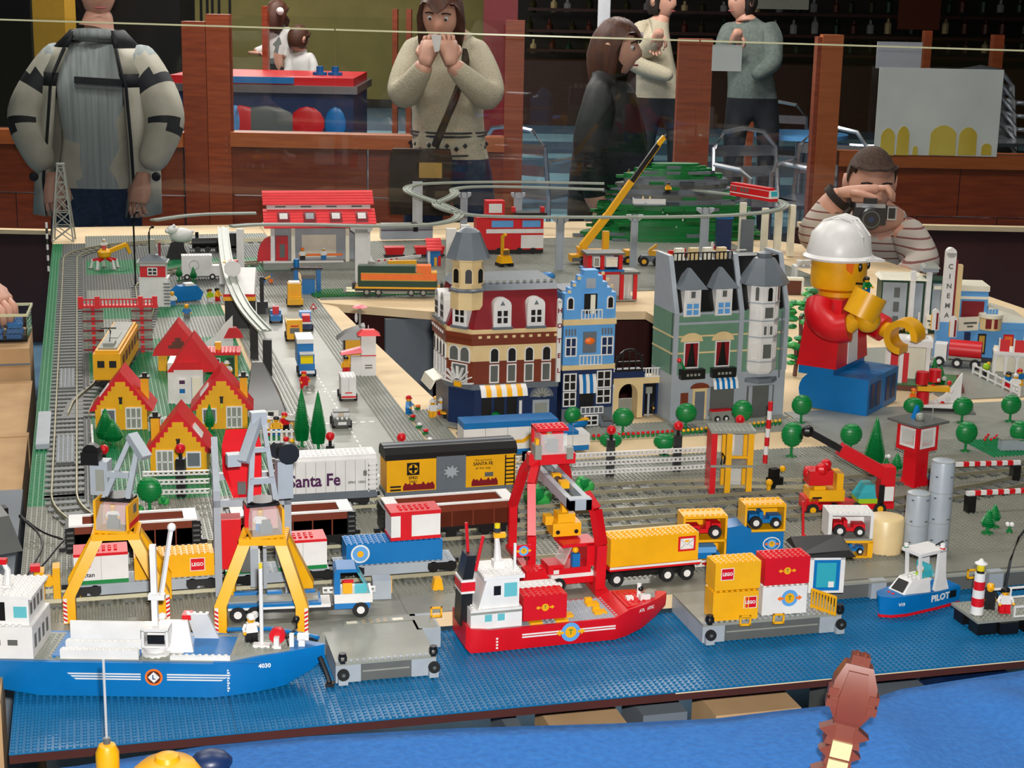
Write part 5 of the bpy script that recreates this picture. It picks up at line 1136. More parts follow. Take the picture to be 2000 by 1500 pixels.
# ground floor shop fronts
awning(g0,6.6,18.2,8.2,11.0,.2,2.6,'white','yellow',9)
for x in (7.4,10.6,13.8):M().box(x,.3,.5,x+2.4,.7,7.2,'black').build('shop_window',g0)
M().box(9.4,-1.6,.35,12,-.4,2.6,'green').sph(10.6,-1.0,3.0,1.3,'green',8).build('planter',t)
M().cyl(16.6,-1.6,.35,.4,6.6,'white',10).build('column',t)
dr=M().box(20.2,.1,.4,24.4,.6,6.4,'bley').prism([(22.4+3.0*math.cos(a),7.2+2.6*math.sin(a)) for a in [PI*k/10 for k in range(11)]],.0,.55,'dbley').build('shop_door',t)
for k in range(7):a=PI*(k+.5)/7;M().box(-.25,-.1,.4,.25,.2,2.2,'lgrey').build('fan_blade',dr).matrix_local=Matrix.Translation((22.4*S,0,7.2*S)) @ Matrix.Rotation(-(a-PI/2),4,'Y')
M().box(20.8,-.05,.4,23.8,.15,5.6,'lgrey').build('door_leaf',dr)
# wing ornament and small awning at the corner
q=M()
for k in range(8):a=PI*(k+.5)/8;q.bar((3.9+1.6*math.cos(a),-.7,10.8+1.6*math.sin(a)),(3.9+4.6*math.cos(a),-.9,10.8+4.4*math.sin(a)),.55,.3,'white')
q.X=XC;fan=M();fan.X=XC
for k in range(9):a=PI*(k+.5)/9;fan.bar((3.9+1.4*math.cos(a),-.9,10.8+1.4*math.sin(a)),(3.9+4.8*math.cos(a),-1.1,10.8+4.4*math.sin(a)),.7,.3,'white')
fan.build('white_fan',t)
m_=M();m_.X=XC;m_.box(3.0,-1.2,10.2,5,-.6,11.4,'yellow').build('yellow_badge',t)
m_=M();m_.X=XL;m_.loft([[(-19,-3.6,8.0),(-9,-3.6,8.0),(-9,-3.2,8),(-19,-3.2,8)],[(-19,-2.6,10.2),(-9,-2.6,10.2),(-9,-2.0,10.2),(-19,-2.0,10.2)],[(-19,.2,11.2),(-9,.2,11.2),(-9,.2,10.8),(-19,.2,10.8)]],'cream').build('side_awning',t)
# hotel sign
sg=M().box(25.6,-1.3,11.0,26.6,-.2,31,'white').cyl(26.1,-1.3,31,.5,1.1,'white',12,'y').build('hotel_sign',t)
for k,ch in enumerate('HOTEL'):text(ch,sg,(26.1,-1.34,28.6-k*3.7),1.6,'dred',bold=.05)
# ---- blue tall house
t=blue=thing('narrow_house','light blue narrow house with stepped gable and white balconies','building',(.992,1.180,Q+.0006),math.radians(1))
W=13.6;D=13
M().box(0,-2,-.02,W,D,.35,'lgrey').build('pavement',t)
g0=M().box(.2,0,.35,W-.2,D,13.4,'dblue').box(.2,-.1,.35,W-.2,.2,3.6,'dbley').build('ground_floor',t)
M().box(0,-.4,13.4,W,D,14.6,'tan').build('ledge',t)
f1=M().box(.2,0,14.6,W-.2,D,24.6,'medblue').build('middle_floor',t)
M().box(0,-.4,24.6,W,D,26.0,'tan').build('ledge',t)
st=[(.2,26),(W-.2,26),(W-.2,32.4),(W-1.4,32.4),(W-1.4,33.6),(W-2.6,33.6),(W-2.6,35),(W-3.8,35),(W-3.8,36.6),(W-5,36.6),(W-5,38),(5,38),(5,36.6),(3.8,36.6),(3.8,35),(2.6,35),(2.6,33.6),(1.4,33.6),(1.4,32.4),(.2,32.4)]
f2=M().prism(st,0,3,'medblue').box(.2,3,26,W-.2,D,32,'medblue').build('stepped_gable',t)
M().box(.6,3,32,W-.6,D,32.6,'dbley').build('flat_roof',t)
for x in (1.0,2.2,3.4,W-4.2,W-3.0,W-1.8):M().box(x,-.1,32.5+1.35*(min(x,W-x)-1)*1.0,x+.8,.2,33.2+1.35*(min(x,W-x)-1)*1.0,'tan').build('gable_stone',f2)
win(f2,.8,28.4,2.6,31.6,0,gl='black',arch=True);win(f2,W-2.6,28.4,W-.8,31.6,0,gl='black',arch=True);win(f2,4.8,27,8.8,32.6,0,fr='medblue',gl='black');M().box(6.8,-.3,27.2,8.0,-.1,32,'cream').build('balcony_door',f2)
M().box(5.6,-.12,33.6,8,0,36,'bley').build('grey_stone',f2)
rail_iron(t,4.2,9.4,26.2,2.4,-1.4,'white',6);rail_iron(t,4.0,9.6,14.8,2.6,-1.6,'white',6)
win(f1,.6,16.8,3.6,21.6,0,gl='dblue',nx=2,nz=2);win(f1,W-3.8,16.8,W-.6,21.6,0,gl='dblue',nx=2,nz=2)
M().box(5.2,-.3,17.6,8.6,.1,22.8,'dbley').build('niche',f1);M().sph(6.8,-.6,20.6,1.1,'orange',8,1.2,.5,.8).build('lion_head',f1)
for k in range(4):M().box(.7+k*.75,-.15,22,1.1+k*.75,0,23.6,'dbley').box(W-3.6+k*.75,-.15,22,W-3.2+k*.75,0,23.6,'dbley').build('lintel_block',f1)
win(g0,.4,4.2,3.8,8.0,0,gl='black',nx=2,nz=2);win(g0,.4,8.2,3.8,12.6,0,gl='black',nx=2,nz=2);win(g0,9.0,4.6,12.8,8.4,0,gl='black',nx=2,nz=2);win(g0,9.0,8.6,12.8,13,0,gl='black',nx=2,nz=2)
awning(g0,4.4,8.8,7.6,12.2,0,1.2,'white','blue',5);M().box(4.8,-.1,3.4,8.4,.1,7.6,'black').build('doorway',g0)
rail_iron(t,4.4,10,2.8,1.8,-2.6,'white',5,'stair_rail')
sp=M().box(2.2,-4.4,.35,12,-.1,1.4,'dbley').box(3.2,-3.2,1.4,11,-.1,2.6,'dbley').box(8.6,-6,.35,11.6,-4.4,1.0,'dbley').build('front_steps',t)
for k in range(4):M().box(9.6+k*.8,-4.4-.0,.4,10.4+k*.8,-3,2.6-k*.55,'dgrey').build('step',sp)
win(sp,4.6,.3,8.2,3.0,-4.4,gl='black',nx=2,nz=2)
# ---- arched gate
t=thing('arched_gate','tan archway with a black wrought iron bay on top','gate',(1.105,1.195,Q+.0006),math.radians(1))
n=12;ar=[(0,0),(1.4,0),(1.4,6)]+[(3.9+2.5*math.cos(PI-PI*k/n),6+2.8*math.sin(PI*k/n)) for k in range(n+1)]+[(6.4,0),(7.8,0),(7.8,10.4),(0,10.4)]
M().prism(ar,0,4,'tan').build('arch',t);M().box(-.2,-.3,10.4,8,4.2,12,'dblue').build('ledge',t)
rg_=M()
for a in range(9):b=PI*a/8;rg_.bar((3.9+3.4*math.cos(b),0,13.6+4.0*math.sin(b)),(3.9+3.4*math.cos(b+PI/8),0,13.6+4.0*math.sin(b+PI/8)),.5,.5,'black') if a < 8 else None
for x in (.5,2.2,3.9,5.6,7.3):rg_.bar((x,0,12),(x,0,16+1.0*(1-abs(x-3.9)/3.4)),.3,.3,'black')
rg_.box(.2,-.3,12,7.6,.3,12.6,'black').box(.2,-.3,14.2,7.6,.3,14.6,'black').build('wrought_iron',t);M().cyl(-.6,-.6,0,.4,8,'white',10).sph(-.6,-.6,8.4,.7,'white',8).build('lamp_post',t)
M().box(1.2,4,0,6.4,4.4,4,'lgrey').build('courtyard_wall',t)
t=thing('garden_passage','low passage with white parapet beside the green shop','passage',(1.17,1.205,Q+.0006),math.radians(2))
M().box(0,0,8.4,4.6,4,10.0,'tan').box(0,.5,0,.8,4,8.4,'dblue').box(3.8,.5,0,4.6,4,8.4,'dblue').box(0,1.8,0,4.6,2.2,8.4,'black').build('gate_walls',t)
rail_iron(t,0,4.6,10,2.4,.2,'white',6,'parapet')
for k in range(6):M().box(.9+k*.5,.6,.3,1.1+k*.5,.8,8,'black').build('gate_bar',t)
M().cyl(1.4,-.6,0,.3,6.4,'bley',8).box(.6,-.9,6,2.2,-.3,7.6,'lgrey').build('bird_lamp',t)
# ---- green shop
t=shop=thing('green_shop','sand green shop house with black mansard and white bay tower','building',(1.208,1.146,Q+.0006),math.radians(3))
W=31;D=13
M().box(-.5,-2.4,-.02,W+.5,D,.35,'lgrey').build('pavement',t)
g0=M().box(0,0,.35,W,D,12,'bley').build('ground_floor',t)
f1=M().box(0,.3,12,W,D,27.5,'sand').build('upper_floor',t)
for z in (17.2,21.4):M().box(-.05,.2,z,W+.05,.35,z+.4,'tan').box(-.12,.3,z,0,D,z+.4,'tan').build('band',f1)
M().box(0,-.1,24.6,W,.4,25.2,'bley').box(0,-.1,27,17.6,.4,27.6,'bley').build('string_course',f1)
for x in (0,17.4,W-1.2):
    M().box(x,-.4,12,x+1.2,1.4,27.5,'bley').build('pier',f1);M().loft([[(x,-.4,27.5),(x+1.2,-.4,27.5),(x+1.2,D,27.5),(x,D,27.5)],[(x,5,41),(x+1.2,5,41),(x+1.2,D,41),(x,D,41)]],'bley').build('gable_wall',t)
rf=M().loft([[(1.2,.4,27.8),(17.4,.4,27.8),(17.4,D,27.8),(1.2,D,27.8)],[(1.2,5,39.4),(17.4,5,39.4),(17.4,D-3,39.4),(1.2,D-3,39.4)]],'black').build('mansard_roof',t)
M().loft([[(18.6,.4,27.8),(W-1.2,.4,27.8),(W-1.2,D,27.8),(18.6,D,27.8)],[(18.6,5,40.4),(W-1.2,5,40.4),(W-1.2,D-3,40.4),(18.6,D-3,40.4)]],'black').build('mansard_roof',t)
rail_iron(rf,1.4,17.2,39.4,2.2,5.4,'black',14,'roof_cresting')
mb=M()
for k in range(4):mb.box(2.6+k*3.8,6.5,39.4,4.8+k*3.8,8,42.4,'cream' if k % 2 == 0 else 'tan')
mb.build('roof_boxes',rf)['kind']='stuff'
for x in (4.6,13.0):
    d=M().box(x-2.2,-.2,26.6,x+2.2,4.5,33.6,'white').build('dormer',t)
    M().loft([[(x-3.6,-1.2,33.4),(x+3.6,-1.2,33.4),(x+3.6,5,33.4),(x-3.6,5,33.4)],[(x-.3,2.2,38.2),(x+.3,2.2,38.2),(x+.3,3.2,38.2),(x-.3,3.2,38.2)]],'dbley').build('dormer_roof',d)
    win(d,x-1.9,26.8,x+1.9,30.2,-.2,gl='medblue',nx=2,nz=2);win(d,x-.9,31,x+.9,33.2,-.2,gl='dgrey')
for x in (5.0,13.4):
    w_=win(f1,x-2,13.6,x+2,20.2,.3,gl='black')
    M().prism([(x-1.7,13.9),(x-1.7,19.9),(x-.3,19.9),(x-1.2,14.2)],-.1,.1,'dred').build('curtain',w_);M().prism([(x+1.7,13.9),(x+1.7,19.9),(x+.3,19.9),(x+1.2,14.2)],-.1,.1,'dred').build('curtain',w_)
    M().prism([(x+3*math.cos(PI*k/10),20.3+2.2*math.sin(PI*k/10)) for k in range(11)],0,.35,'tan').build('fanlight',f1)
    bx=M().box(x-3.2,-1.8,11.2,x+3.2,-.1,13.6,'black').build('flower_box',f1)
    for k in range(4):M().box(x-1.8+k*1.0,-1.85,12.0,x-1.2+k*1.0,-1.75,12.6,'lgrey').build('opening',bx)
M().tube([(3,-1,13.6),(2.2,-1,15),(1.4,-1,16)],.3,'green').sph(1.4,-1,16,.6,'red',8).build('flower_stem',f1)
# bay tower
by=thing('x','x','x');bpy.data.objects.remove(by)
X=Matrix.Translation((24.2,1.0,0))
def octo(r,z):return [(24.2+r*math.cos(a),1.4+r*math.sin(a)*.95,z) for a in [PI/8+PI/4*k for k in range(8)]]
bt=M().loft([octo(3.4,11.4),octo(4.3,12.6),octo(4.3,34.2)],'white').build('bay_tower',t)
for z in (14.6,20.8,25.0,29.4):M().loft([octo(4.5,z),octo(4.5,z+.3)],'bley').build('band',bt)
M().loft([octo(6.6,34.2),octo(6.4,34.7),octo(2.6,40.4),octo(1.6,40.6)],'dbley').build('tower_roof',bt);M().loft([octo(1.8,40.6),octo(2.0,41.6),octo(.6,42)],'dbley').build('roof_cap',bt)
for (z0,z1,arch,dbl) in ((15.4,19.6,False,0),(21.4,24.2,False,1),(25.6,28.8,False,0) if False else (29.9,33.9,True,2),(25.6,28.9,False,0)):
    for a,w_ in ((0,1.45),(-PI/4,.75),(PI/4,.75)):
        Xw=Matrix.Translation((24.2,1.4,0)) @ Matrix.Rotation(a,4,'Z') @ Matrix.Translation((0,.2 if a else .05,0))
        if arch and a == 0:win(bt,-.9,z0,.9,z1,-3.95,gl='black',arch=True,X=Xw)
        elif dbl == 1 and a == 0:win(bt,-1.5,z0,-.1,z1,-3.9,gl='dgrey',X=Xw);win(bt,.1,z0,1.5,z1,-3.9,gl='dgrey',X=Xw)
        else:win(bt,-w_,z0,w_,z1,-3.9,gl='dgrey',X=Xw,arch=arch)
M().loft([octo(4.8,9.4),octo(4.6,10.4)],'dbley').build('porch_roof',bt)
# ground floor
d=M().box(5.8,-.25,.4,9.6,.1,8.4,'tan').box(6.4,-.35,.4,9,-.2,7.6,'dbley').build('shop_door',g0);M().prism([(7.7+2.6*math.cos(PI*k/8),8.4+1.4*math.sin(PI*k/8)) for k in range(9)],-.3,.1,'rbrown').build('fanlight',d)
M().box(2.6,-.2,.4,4.6,.1,7.4,'rbrown').build('side_door',g0)
M().box(10.6,-.2,1,17,.1,8.6,'dgrey').build('shop_window',g0)
awning(g0,10.6,17.2,8.4,11.8,-.1,2.2,'white','blue',9)
for k,c in enumerate(('green','orange','red','lime','red','dred')):M().box(10.8+k*1.0,-1.6,1.4,11.6+k*1.0,-.4,2.4+.4*(k % 2),c).build('fruit_crate',t)
M().box(10.6,-2,.4,17,-.3,1.4,'lgrey').build('stall',t)
M().box(20.6,-.2,.4,28,.1,8.2,'dgrey').box(21,-.35,.4,22,0,8.2,'bley').box(26.6,-.35,.4,27.6,0,8.2,'bley').build('porch',g0)
M().box(29,-.3,10,29.4,-.1,27,'dbley').build('drain_pipe',f1)
# street furniture
for k,(x,y,lab,a,b,c,hk) in enumerate(((1408,812,'shopkeeper in white beside the green shop cart','white','white','orange','hair'),(1475,812,'blue figure at the bay tower porch','blue','blue','brown','hair'),(1490,806,'red haired figure at the bay tower porch','medblue','blue','dred','hair'),(1280,808,'grey figure in front of the garden passage','dgrey','dgrey','black','cap'),(1245,806,'green and white figure lying near the arch','white','green',None,'cap'),(1293,800,'figure in black before the passage gate','black','black','black','hat'))):
    minifig(gp(x,y),.2*k-.4,lab,a,b,c,hk,group=None)
t=thing('shop_cart','white two wheeled cart in front of the green shop','cart',gp(1405,822),.1);M().box(-2.8,-1,1.2,2.8,1,2.6,'lgrey').box(-2.6,-.8,2.6,2.6,.8,3.0,'red').build('tray',t)
for x in (-1.2,1.2):M().wheel(x,-1.2,.8,.8,.3).build('wheel',t)
t=thing('yellow_flower_bed','row of yellow flowers in front of the green shop','flower bed',gp(1335,850),yaw2(gp(1335,850),gp(1560,826)))
for k in range(23):o=M().cyl(k*1.25,0,0,.3,.8,'green',6,r2=.55).build('leaves',t);M().sph(k*1.25,0,1.1,.42,'yellow',7,k=5).build('bloom',o)
t=thing('red_flower_bed','row of red flowers in front of the archway and blue house','flower bed',gp(1130,862),yaw2(gp(1130,862),gp(1330,850)))
for k in range(20):o=M().cyl(k*1.25,0,0,.3,.8,'green',6,r2=.55).build('leaves',t);M().sph(k*1.25,0,1.1,.42,'red',7,k=5).build('bloom',o)
# cafe terrace at the left
for k,(x,y,a,b,lab) in enumerate(((845,815,'white','yellow','figure in white with red legs at the cafe corner'),(862,812,'white','red','figure on a red stool at the cafe corner'),(798,808,'medblue','blue','blue figure seated on the terrace edge'))):minifig(gp(x,y),.5*k,lab,a,b,['white','white','red'][k],'hat')
for k,(x,y,c) in enumerate(((815,800,'orange'),(805,820,'red'),(818,836,'white'),(830,848,'red'),(838,865,'white'),(850,872,'green'))):
    t=thing('terrace_flower','flower pot on the cafe terrace, %s blossom' % ['pale orange upper','red upper','white middle','red middle','white lower','green lower'][k],'plant',gp(x,y));M().cyl(0,0,0,.7,.5,'green',8,r2=.9).build('leaves',t);M().sph(.2,0,.9,.7,c,8,sz=.6).build('bloom',t)
for k,(x,y) in enumerate(((855,790),(868,820))):
    t=thing('cafe_stool',['yellow round stool farther along the cafe wall','yellow round stool nearer on the cafe terrace'][k],'stool',gp(x,y));M().cyl(0,0,0,.3,1.6,'black',8).build('leg',t);M().cyl(0,0,1.6,1.1,.4,'yellow',12).build('seat',t)
t=thing('terrace_boat','green and blue boat shaped planter beside the tram','planter',gp(1118,838),.2);M().sph(0,0,3.4,2.2,'green',10,1,.8,1).build('leaves',t);M().sph(1.4,-.4,1.4,1.8,'blue',10,1.5,.8,.7).box(-.4,-1.4,2.2,3.8,0,2.6,'yellow').build('bowl',t)
plate(.775,1.06,60,12,'lgrey','grey studded pavement plate between the tram and the houses',None)
plate(1.20,1.05,36,11,'lgrey','grey studded pavement plate before the green shop',None)
plate(.712,1.08,7,32,'lgrey','grey studded plate of the cafe terrace',None)
# ============================================================ little houses, road traffic and the left railway
def cottage(loc,rot,label,flip=1,h=6.2):
    """yellow cottage, gable to the viewer, red stepped roof, width 12 studs"""
    t=thing('cottage',label,'house',loc,rot)
    W=6.0;D=10
    n=7
    r=[(W,0),(W,h-1.2)]
    for k in range(6):r += [(W-.4-k*.88,h-1.2+k*1.12),(W-.4-k*.88,h-.1+k*1.12)]
    r += [(.7,r[-1][1])]
    poly=r+[(-a,b) for a,b in reversed(r)]
    w=M().prism(poly,-.18,.8,'yellow').box(-W,.8,0,W,D,h,'yellow').build('walls',t)
    top=h+8.0
    M().loft([[(W+1.5,0,h-1.6),(0,0,top),(0,0,top-2.9),(W-1.3,0,h-1.6)],[(W+1.5,D+.5,h-1.6),(0,D+.5,top),(0,D+.5,top-2.9),(W-1.3,D+.5,h-1.6)]],'red').build('roof_slope',t)
    M().loft([[(-W-1.5,0,h-1.6),(0,0,top),(0,0,top-2.9),(-W+1.3,0,h-1.6)],[(-W-1.5,D+.5,h-1.6),(0,D+.5,top),(0,D+.5,top-2.9),(-W+1.3,D+.5,h-1.6)]],'red').build('roof_slope',t)
    win(w,-4.6*flip if flip > 0 else 1.6,1.6,(-1.2 if flip > 0 else 4.8),5.2,-.18,gl='dbley')
    win(w,(1.0 if flip > 0 else -4.8),.3,(4.8 if flip > 0 else -1.0),5.6,-.18,gl='lgrey',nx=3,nz=2)
    M().box(-.35,-.5,6.4,.35,-.1,7.8,'black').cyl(0,-.5,7.8,.5,.3,'black',8).cyl(0,-.4,5.2,.35,1.2,'clear_yellow',8).build('wall_lantern',t)
    c=M().box(flip*5.2-.9,4,h-1,flip*5.2+.9,5.8,h+5.4,'yellow').build('chimney',t);M().box(flip*5.2-1.2,3.7,h+5.4,flip*5.2+1.2,6.1,h+5.8,'black').cyl(flip*5.2,4.9,h+5.8,.6,.8,'black',8).build('chimney_cap',c)
    sl=M().loft([[(-flip*4.9,.6,h+1.75),(-flip*3.1,.6,h+4.1),(-flip*3.1,4.4,h+4.1),(-flip*4.9,4.4,h+1.75)],[(-flip*5.1,.6,h+1.95),(-flip*3.3,.6,h+4.3),(-flip*3.3,4.4,h+4.3),(-flip*5.1,4.4,h+1.95)]],'white').build('skylight',t)
    return t
cottage(gp(238,840),math.radians(-8),'yellow cottage with red roof nearest the left track',1)
cottage(gp(434,838),math.radians(-6),'yellow cottage with red roof beside the dark grey roof',1)
cottage(gp(350,927),math.radians(-8),'yellow cottage with red roof behind the front fence beams',-1)
# white house with red roof
t=thing('white_house','white house under a tall red roof behind the cottages','house',gp(368,790),math.radians(-8))
w=M().box(-3.4,0,0,3.8,9,9.0,'white').box(-5,.6,0,-3.4,9,10.6,'white').build('walls',t)
M().prism([(-5.2,8.2),(7.6,8.2),(1.2,17.2)],.5,10,'red').prism([(-3.4,9.0),(3.8,9.0),(2.6,11),(-2.4,11)],-.3,.6,'red').build('roof',t)
win(w,-2.4,5.0,-.4,6.6,0,gl='purple');win(w,-2.4,2.6,-.4,4.4,0,gl='blue');M().box(.9,-.12,.2,3.2,0,7.0,'cream').box(.9,-.16,.2,1.0,0,7.0,'blue').build('door',w)
# farther red roofs
t=thing('brown_house','yellow house with wide red roof and dark gable behind the white house','house',gp(352,735)+Vector((0,.05,0)),math.radians(-6))
M().box(-5.5,0,0,5.5,8,5,'yellow').box(-3,-.1,0.4,0,0,4.2,'green').build('walls',t);M().prism([(-7,4.4),(7,4.4),(0,13.6)],-.4,8.4,'red').build('roof',t);M().prism([(-2.6,6.4),(2.6,6.4),(2.6,7.4),(1.6,7.4),(1.6,8.4),(.8,8.4),(.8,9.4),(-.8,9.4),(-.8,8.4),(-1.6,8.4),(-1.6,7.4),(-2.6,7.4)],-.5,-.38,'brown').build('gable',t)
t=thing('green_house','green and yellow bungalow with flat red roof','house',gp(427,737),math.radians(-6))
w=M().box(-5,0,0,5.2,7,6.2,'green').box(-5,-.1,0,-4.2,.1,6.2,'yellow').box(4.4,-.1,0,5.2,.1,6.2,'yellow').box(1.0,-.1,0,1.8,.1,3.4,'yellow').build('walls',t);M().box(-5.8,-.8,6.2,6.0,7.4,7.0,'red').studs(-5.8,-.8,7,11,7,'red',6).build('roof',t)
win(w,-2.0,2.4,.6,5.4,0,gl='black',nx=2,nz=2);M().box(2.2,-.15,.2,4.2,0,5.4,'dgreen').build('door',w);M().box(-.8,2,7,.8,3.4,9.2,'yellow').build('chimney',t)
t=thing('stepped_gable_wall','white stepped wall ornament in front of the monorail house','wall',gp(425,690),math.radians(-5));M().prism([(-5,0),(4.5,0),(4.5,11),(3.6,10),(2.6,9),(1.6,8),(.6,6.5),(-.6,5),(-2,4),(-3.6,3)],0,.8,'white').build('wall',t);M().prism([(1.8,4.4),(7.4,4.4),(6.6,6.2),(5.4,7.4),(3.4,7.4)],-.4,2,'red').build('red_gable',t)
t=thing('grey_roof_house','steep dark grey roof beside the road kerb','house',gp(520,812),math.radians(-5))
M().loft([[(-4.6,-1,0),(5,-1,0),(5,7,0),(-4.6,7,0)],[(-4.4,0,5),(3.2,0,5),(3.2,6.8,5),(-4.4,6.8,5)],[(-3.2,3.4,12.8),(-.6,3.4,12.8),(-.6,4.4,12.8),(-3.2,4.4,12.8)]],'dgrey').build('roof',t);M().box(-3,-1.6,0,3,-1.0,1.6,'white').box(-2.4,-1.7,.3,-1,-1.5,1.3,'red').box(.4,-1.7,.3,1.8,-1.5,1.3,'black').build('plinth',t)
# white garden fences
def fence(p,q,label,n=8,h=2.6):
    p,q=Vector(p),Vector(q);L=(q-p).length/S;t=thing('white_fence',label,'fence',p,yaw2(p,q))
    M().box(0,-.2,.5,L,.2,.9,'white').build('rail',t);M().box(0,-.2,h-.7,L,.2,h-.3,'white').build('rail',t)
    for k in range(n+1):c=L*k/n;M().box(c-.25,-.25,0,c+.25,.25,h,'white').build('post',t)
fence(gp(292,842),gp(385,838),'white fence between the two rear cottages',9,3.4)
fence(gp(180,850),gp(188,985),'white fence along the left track',14)
fence(gp(500,870),gp(580,868),'white patio fence below the grey roof',8,3.6)
fence(gp(505,842),gp(575,830),'white patio fence at the foot of the grey roof',6,3)
t=thing('garden_flower','red and yellow flowers behind the white patio fence','flower',gp(565,876));M().cyl(0,0,0,.8,1.6,'green',8,r2=1.2).build('leaves',t);M().sph(-.7,0,2.2,.7,'red',8).build('bloom',t);M().sph(.6,0,1.6,.7,'yellow',8).build('bloom',t)
for x,y,h,lab in ((208,868,70,'pine in front of the leftmost cottage'),(222,872,52,'shorter pine in front of the leftmost cottage')):
    p=gp(x,y);s_=F_PX/((p-CAM).dot(FW));cone_tree(p,h/s_/.97/S,lab,2.6)
for k,(x,y,c) in enumerate(((540,850,'yellow'),(556,842,'red'),(525,850,'white'))):minifig(gp(x,y),.4*k,['yellow figure on the patio','red figure on the patio','white figure on the patio'][k],c,['blue','black','red'][k],['black','red','white'][k])
minifig(gp(437,735)+Vector((.006,-.012,0)),0,'white hatted figure before the green bungalow','white','dgreen','white','hat')
# yellow engine
a0=gp(215,755);t=thing('yellow_engine','yellow railway engine with grey roof gear on the siding','locomotive',(.134,1.585,Q+.0095),yaw2(Vector((.125,1.64,0)),Vector((.195,2.1,0))))
M().box(-1,-3,1,40,3,2.4,'black').build('frame',t)
b=M().box(0,-3.5,2.4,39,3.5,9.2,'yellow').box(.4,-3,9.2,38,3,10,'yellow').build('body',t);M().box(2,-2.4,10,36,2.4,10.4,'lgrey').box(4,-1.4,10.4,9,1.4,11.2,'lgrey').box(14,-1.2,9.9,22,1.2,10.6,'lgrey').build('roof_gear',t)
for y in (-1.5,1.5):M().box(-.1,y-.9,5.6,0.02,y+.9,7.4,'black').build('cab_window',b)
for k in range(6):M().box(4+k*6,-3.56,5.2,8+k*6,-3.5,7.8,'brown').build('side_window',b)
M().tube([(6,0,10.8),(9,0,13.4),(5,0,15)],.2,'black').box(4.6,-2,14.9,5.4,2,15.2,'black').build('pantograph',t)
for x in (5,12,28,35):
    for s_ in (-1,1):M().cyl(x,s_*2.5-.3,.9,1.0,.6,'black',12,'y').build('wheel',t)
M().box(-2,-2.6,1.2,-1,-1.6,2.4,'black').box(-2,1.6,1.2,-1,2.6,2.4,'black').build('buffer',t)
# red signal bridge
t=thing('signal_bridge','red and grey signal bridge across the left tracks','bridge',(.088,1.98,Q+.0004),math.radians(-5))
for x in (0,13.6):
    for dx in (0,2.2,4.4):M().box(x+dx+.2,-.6,0,x+dx+1.2,.8,13.4,'lgrey' if dx != 2.2 else 'red').studs(x+dx+.2,-.6,13.4,1,1,'lgrey',6).build('leg',t)
    M().box(x+.1,.1,0,x+5.7,.5,13.2,'lgrey').build('panel',t)
    for k in range(9):M().box(x,-.75,.8+k*1.4,x+5.8,-.6,1.3+k*1.4,'lgrey' if k % 2 else 'dred').build('rung',t)
dk=M().box(-1,-1.4,13.4,21,1.6,14.0,'red').box(-1,-1.4,15.6,21,-1.1,16.0,'red').build('deck',t)
for k in range(22):M().box(-.9+k,-1.4,14,-.5+k,-1.1,15.6,'red').build('baluster',dk)
for x in (-1,3.6,15.6,19.6):M().box(x,-1.6,13.2,x+1.4,-.8,16.6,'red').build('post',dk)
# signal house with platform
t=thing('signal_house','white and red signal house with grey roof and ladder','house',gp(300,600),math.radians(-8))
w=M().box(-4.4,0,0,5,7,9.6,'white').box(-4.0,-.1,9.6,4.2,6,14.4,'white').box(-4.0,-.2,10.0,4.2,-.1,13.6,'red').build('walls',t)
win(w,-1.6,10.6,1.6,13.2,-.2,gl='black',nx=2,nz=2);rf=M().box(-5,-1,14.4,5,7,15,'lgrey').loft([[(-4.6,-.6,15),(4.6,-.6,15),(4.6,6.6,15),(-4.6,6.6,15)],[(-1.6,2,17),(1.6,2,17),(1.6,4,17),(-1.6,4,17)]],'dbley').build('roof',t)
M().box(-.8,2.4,17,.8,3.8,22,'lgrey').box(1.8,2.6,16,2.6,3.4,21,'dred').build('chimney',rf)
ld=M().box(3.4,-.3,0,3.7,0,9,'white').box(5.2,-.3,0,5.5,0,9,'white').build('ladder',t)
for k in range(7):M().box(3.4,-.4,1+k*1.1,5.5,-.2,1.35+k*1.1,'dgrey').build('rung',ld)
minifig(t.location+Vector((.05,.02,0)),0,'figure with a yellow hat behind the signal house','white','blue','yellow')
t=thing('white_van','white box van with a ring emblem behind two small pines','van',gp(385,545),math.radians(-2))
M().box(-5.4,-2.2,1.4,5.4,2.6,8.8,'white').studs(-5.4,-2.2,8.8,10,4,'white',6).build('box',t);M().box(5.4,-2,1.4,8,2.4,5,'white').box(-5.6,-2,.8,8,2,1.4,'dgrey').build('cab',t)
q=M()
for k in range(16):a=2*PI*k/16;b_=2*PI*(k+1)/16;q.bar((-1+1.7*math.cos(a),-2.25,5.4+1.7*math.sin(a)),(-1+1.7*math.cos(b_),-2.25,5.4+1.7*math.sin(b_)),.2,.1,'dgrey')
q.build('ring_emblem',t)
for x in (-3.6,5.4):M().wheel(x,-2,1.1,1.1,.8).build('wheel',t)
for x,y,h,lab in ((350,548,27,'small pine left before the white van'),(378,552,30,'small pine right before the white van')):
    p=gp(x,y);s_=F_PX/((p-CAM).dot(FW));cone_tree(p,h/s_/.97/S,lab,1.5)
t=thing('tipped_blue_car','blue boat shaped car near the white van','car',gp(365,588),.3);M().loft([[(-5,-2,.4),(4,-2.4,.4),(4,2.4,.4),(-5,2,.4)],[(-5.6,-2.4,3),(5,-2.6,3),(5,2.6,3),(-5.6,2.4,3)],[(-3,-1.6,5.4),(3,-2,5.4),(3,2,5.4),(-3,1.6,5.4)]],'blue').build('body',t);M().box(-1,-2,5.4,2,1,6.2,'white').build('roof',t)
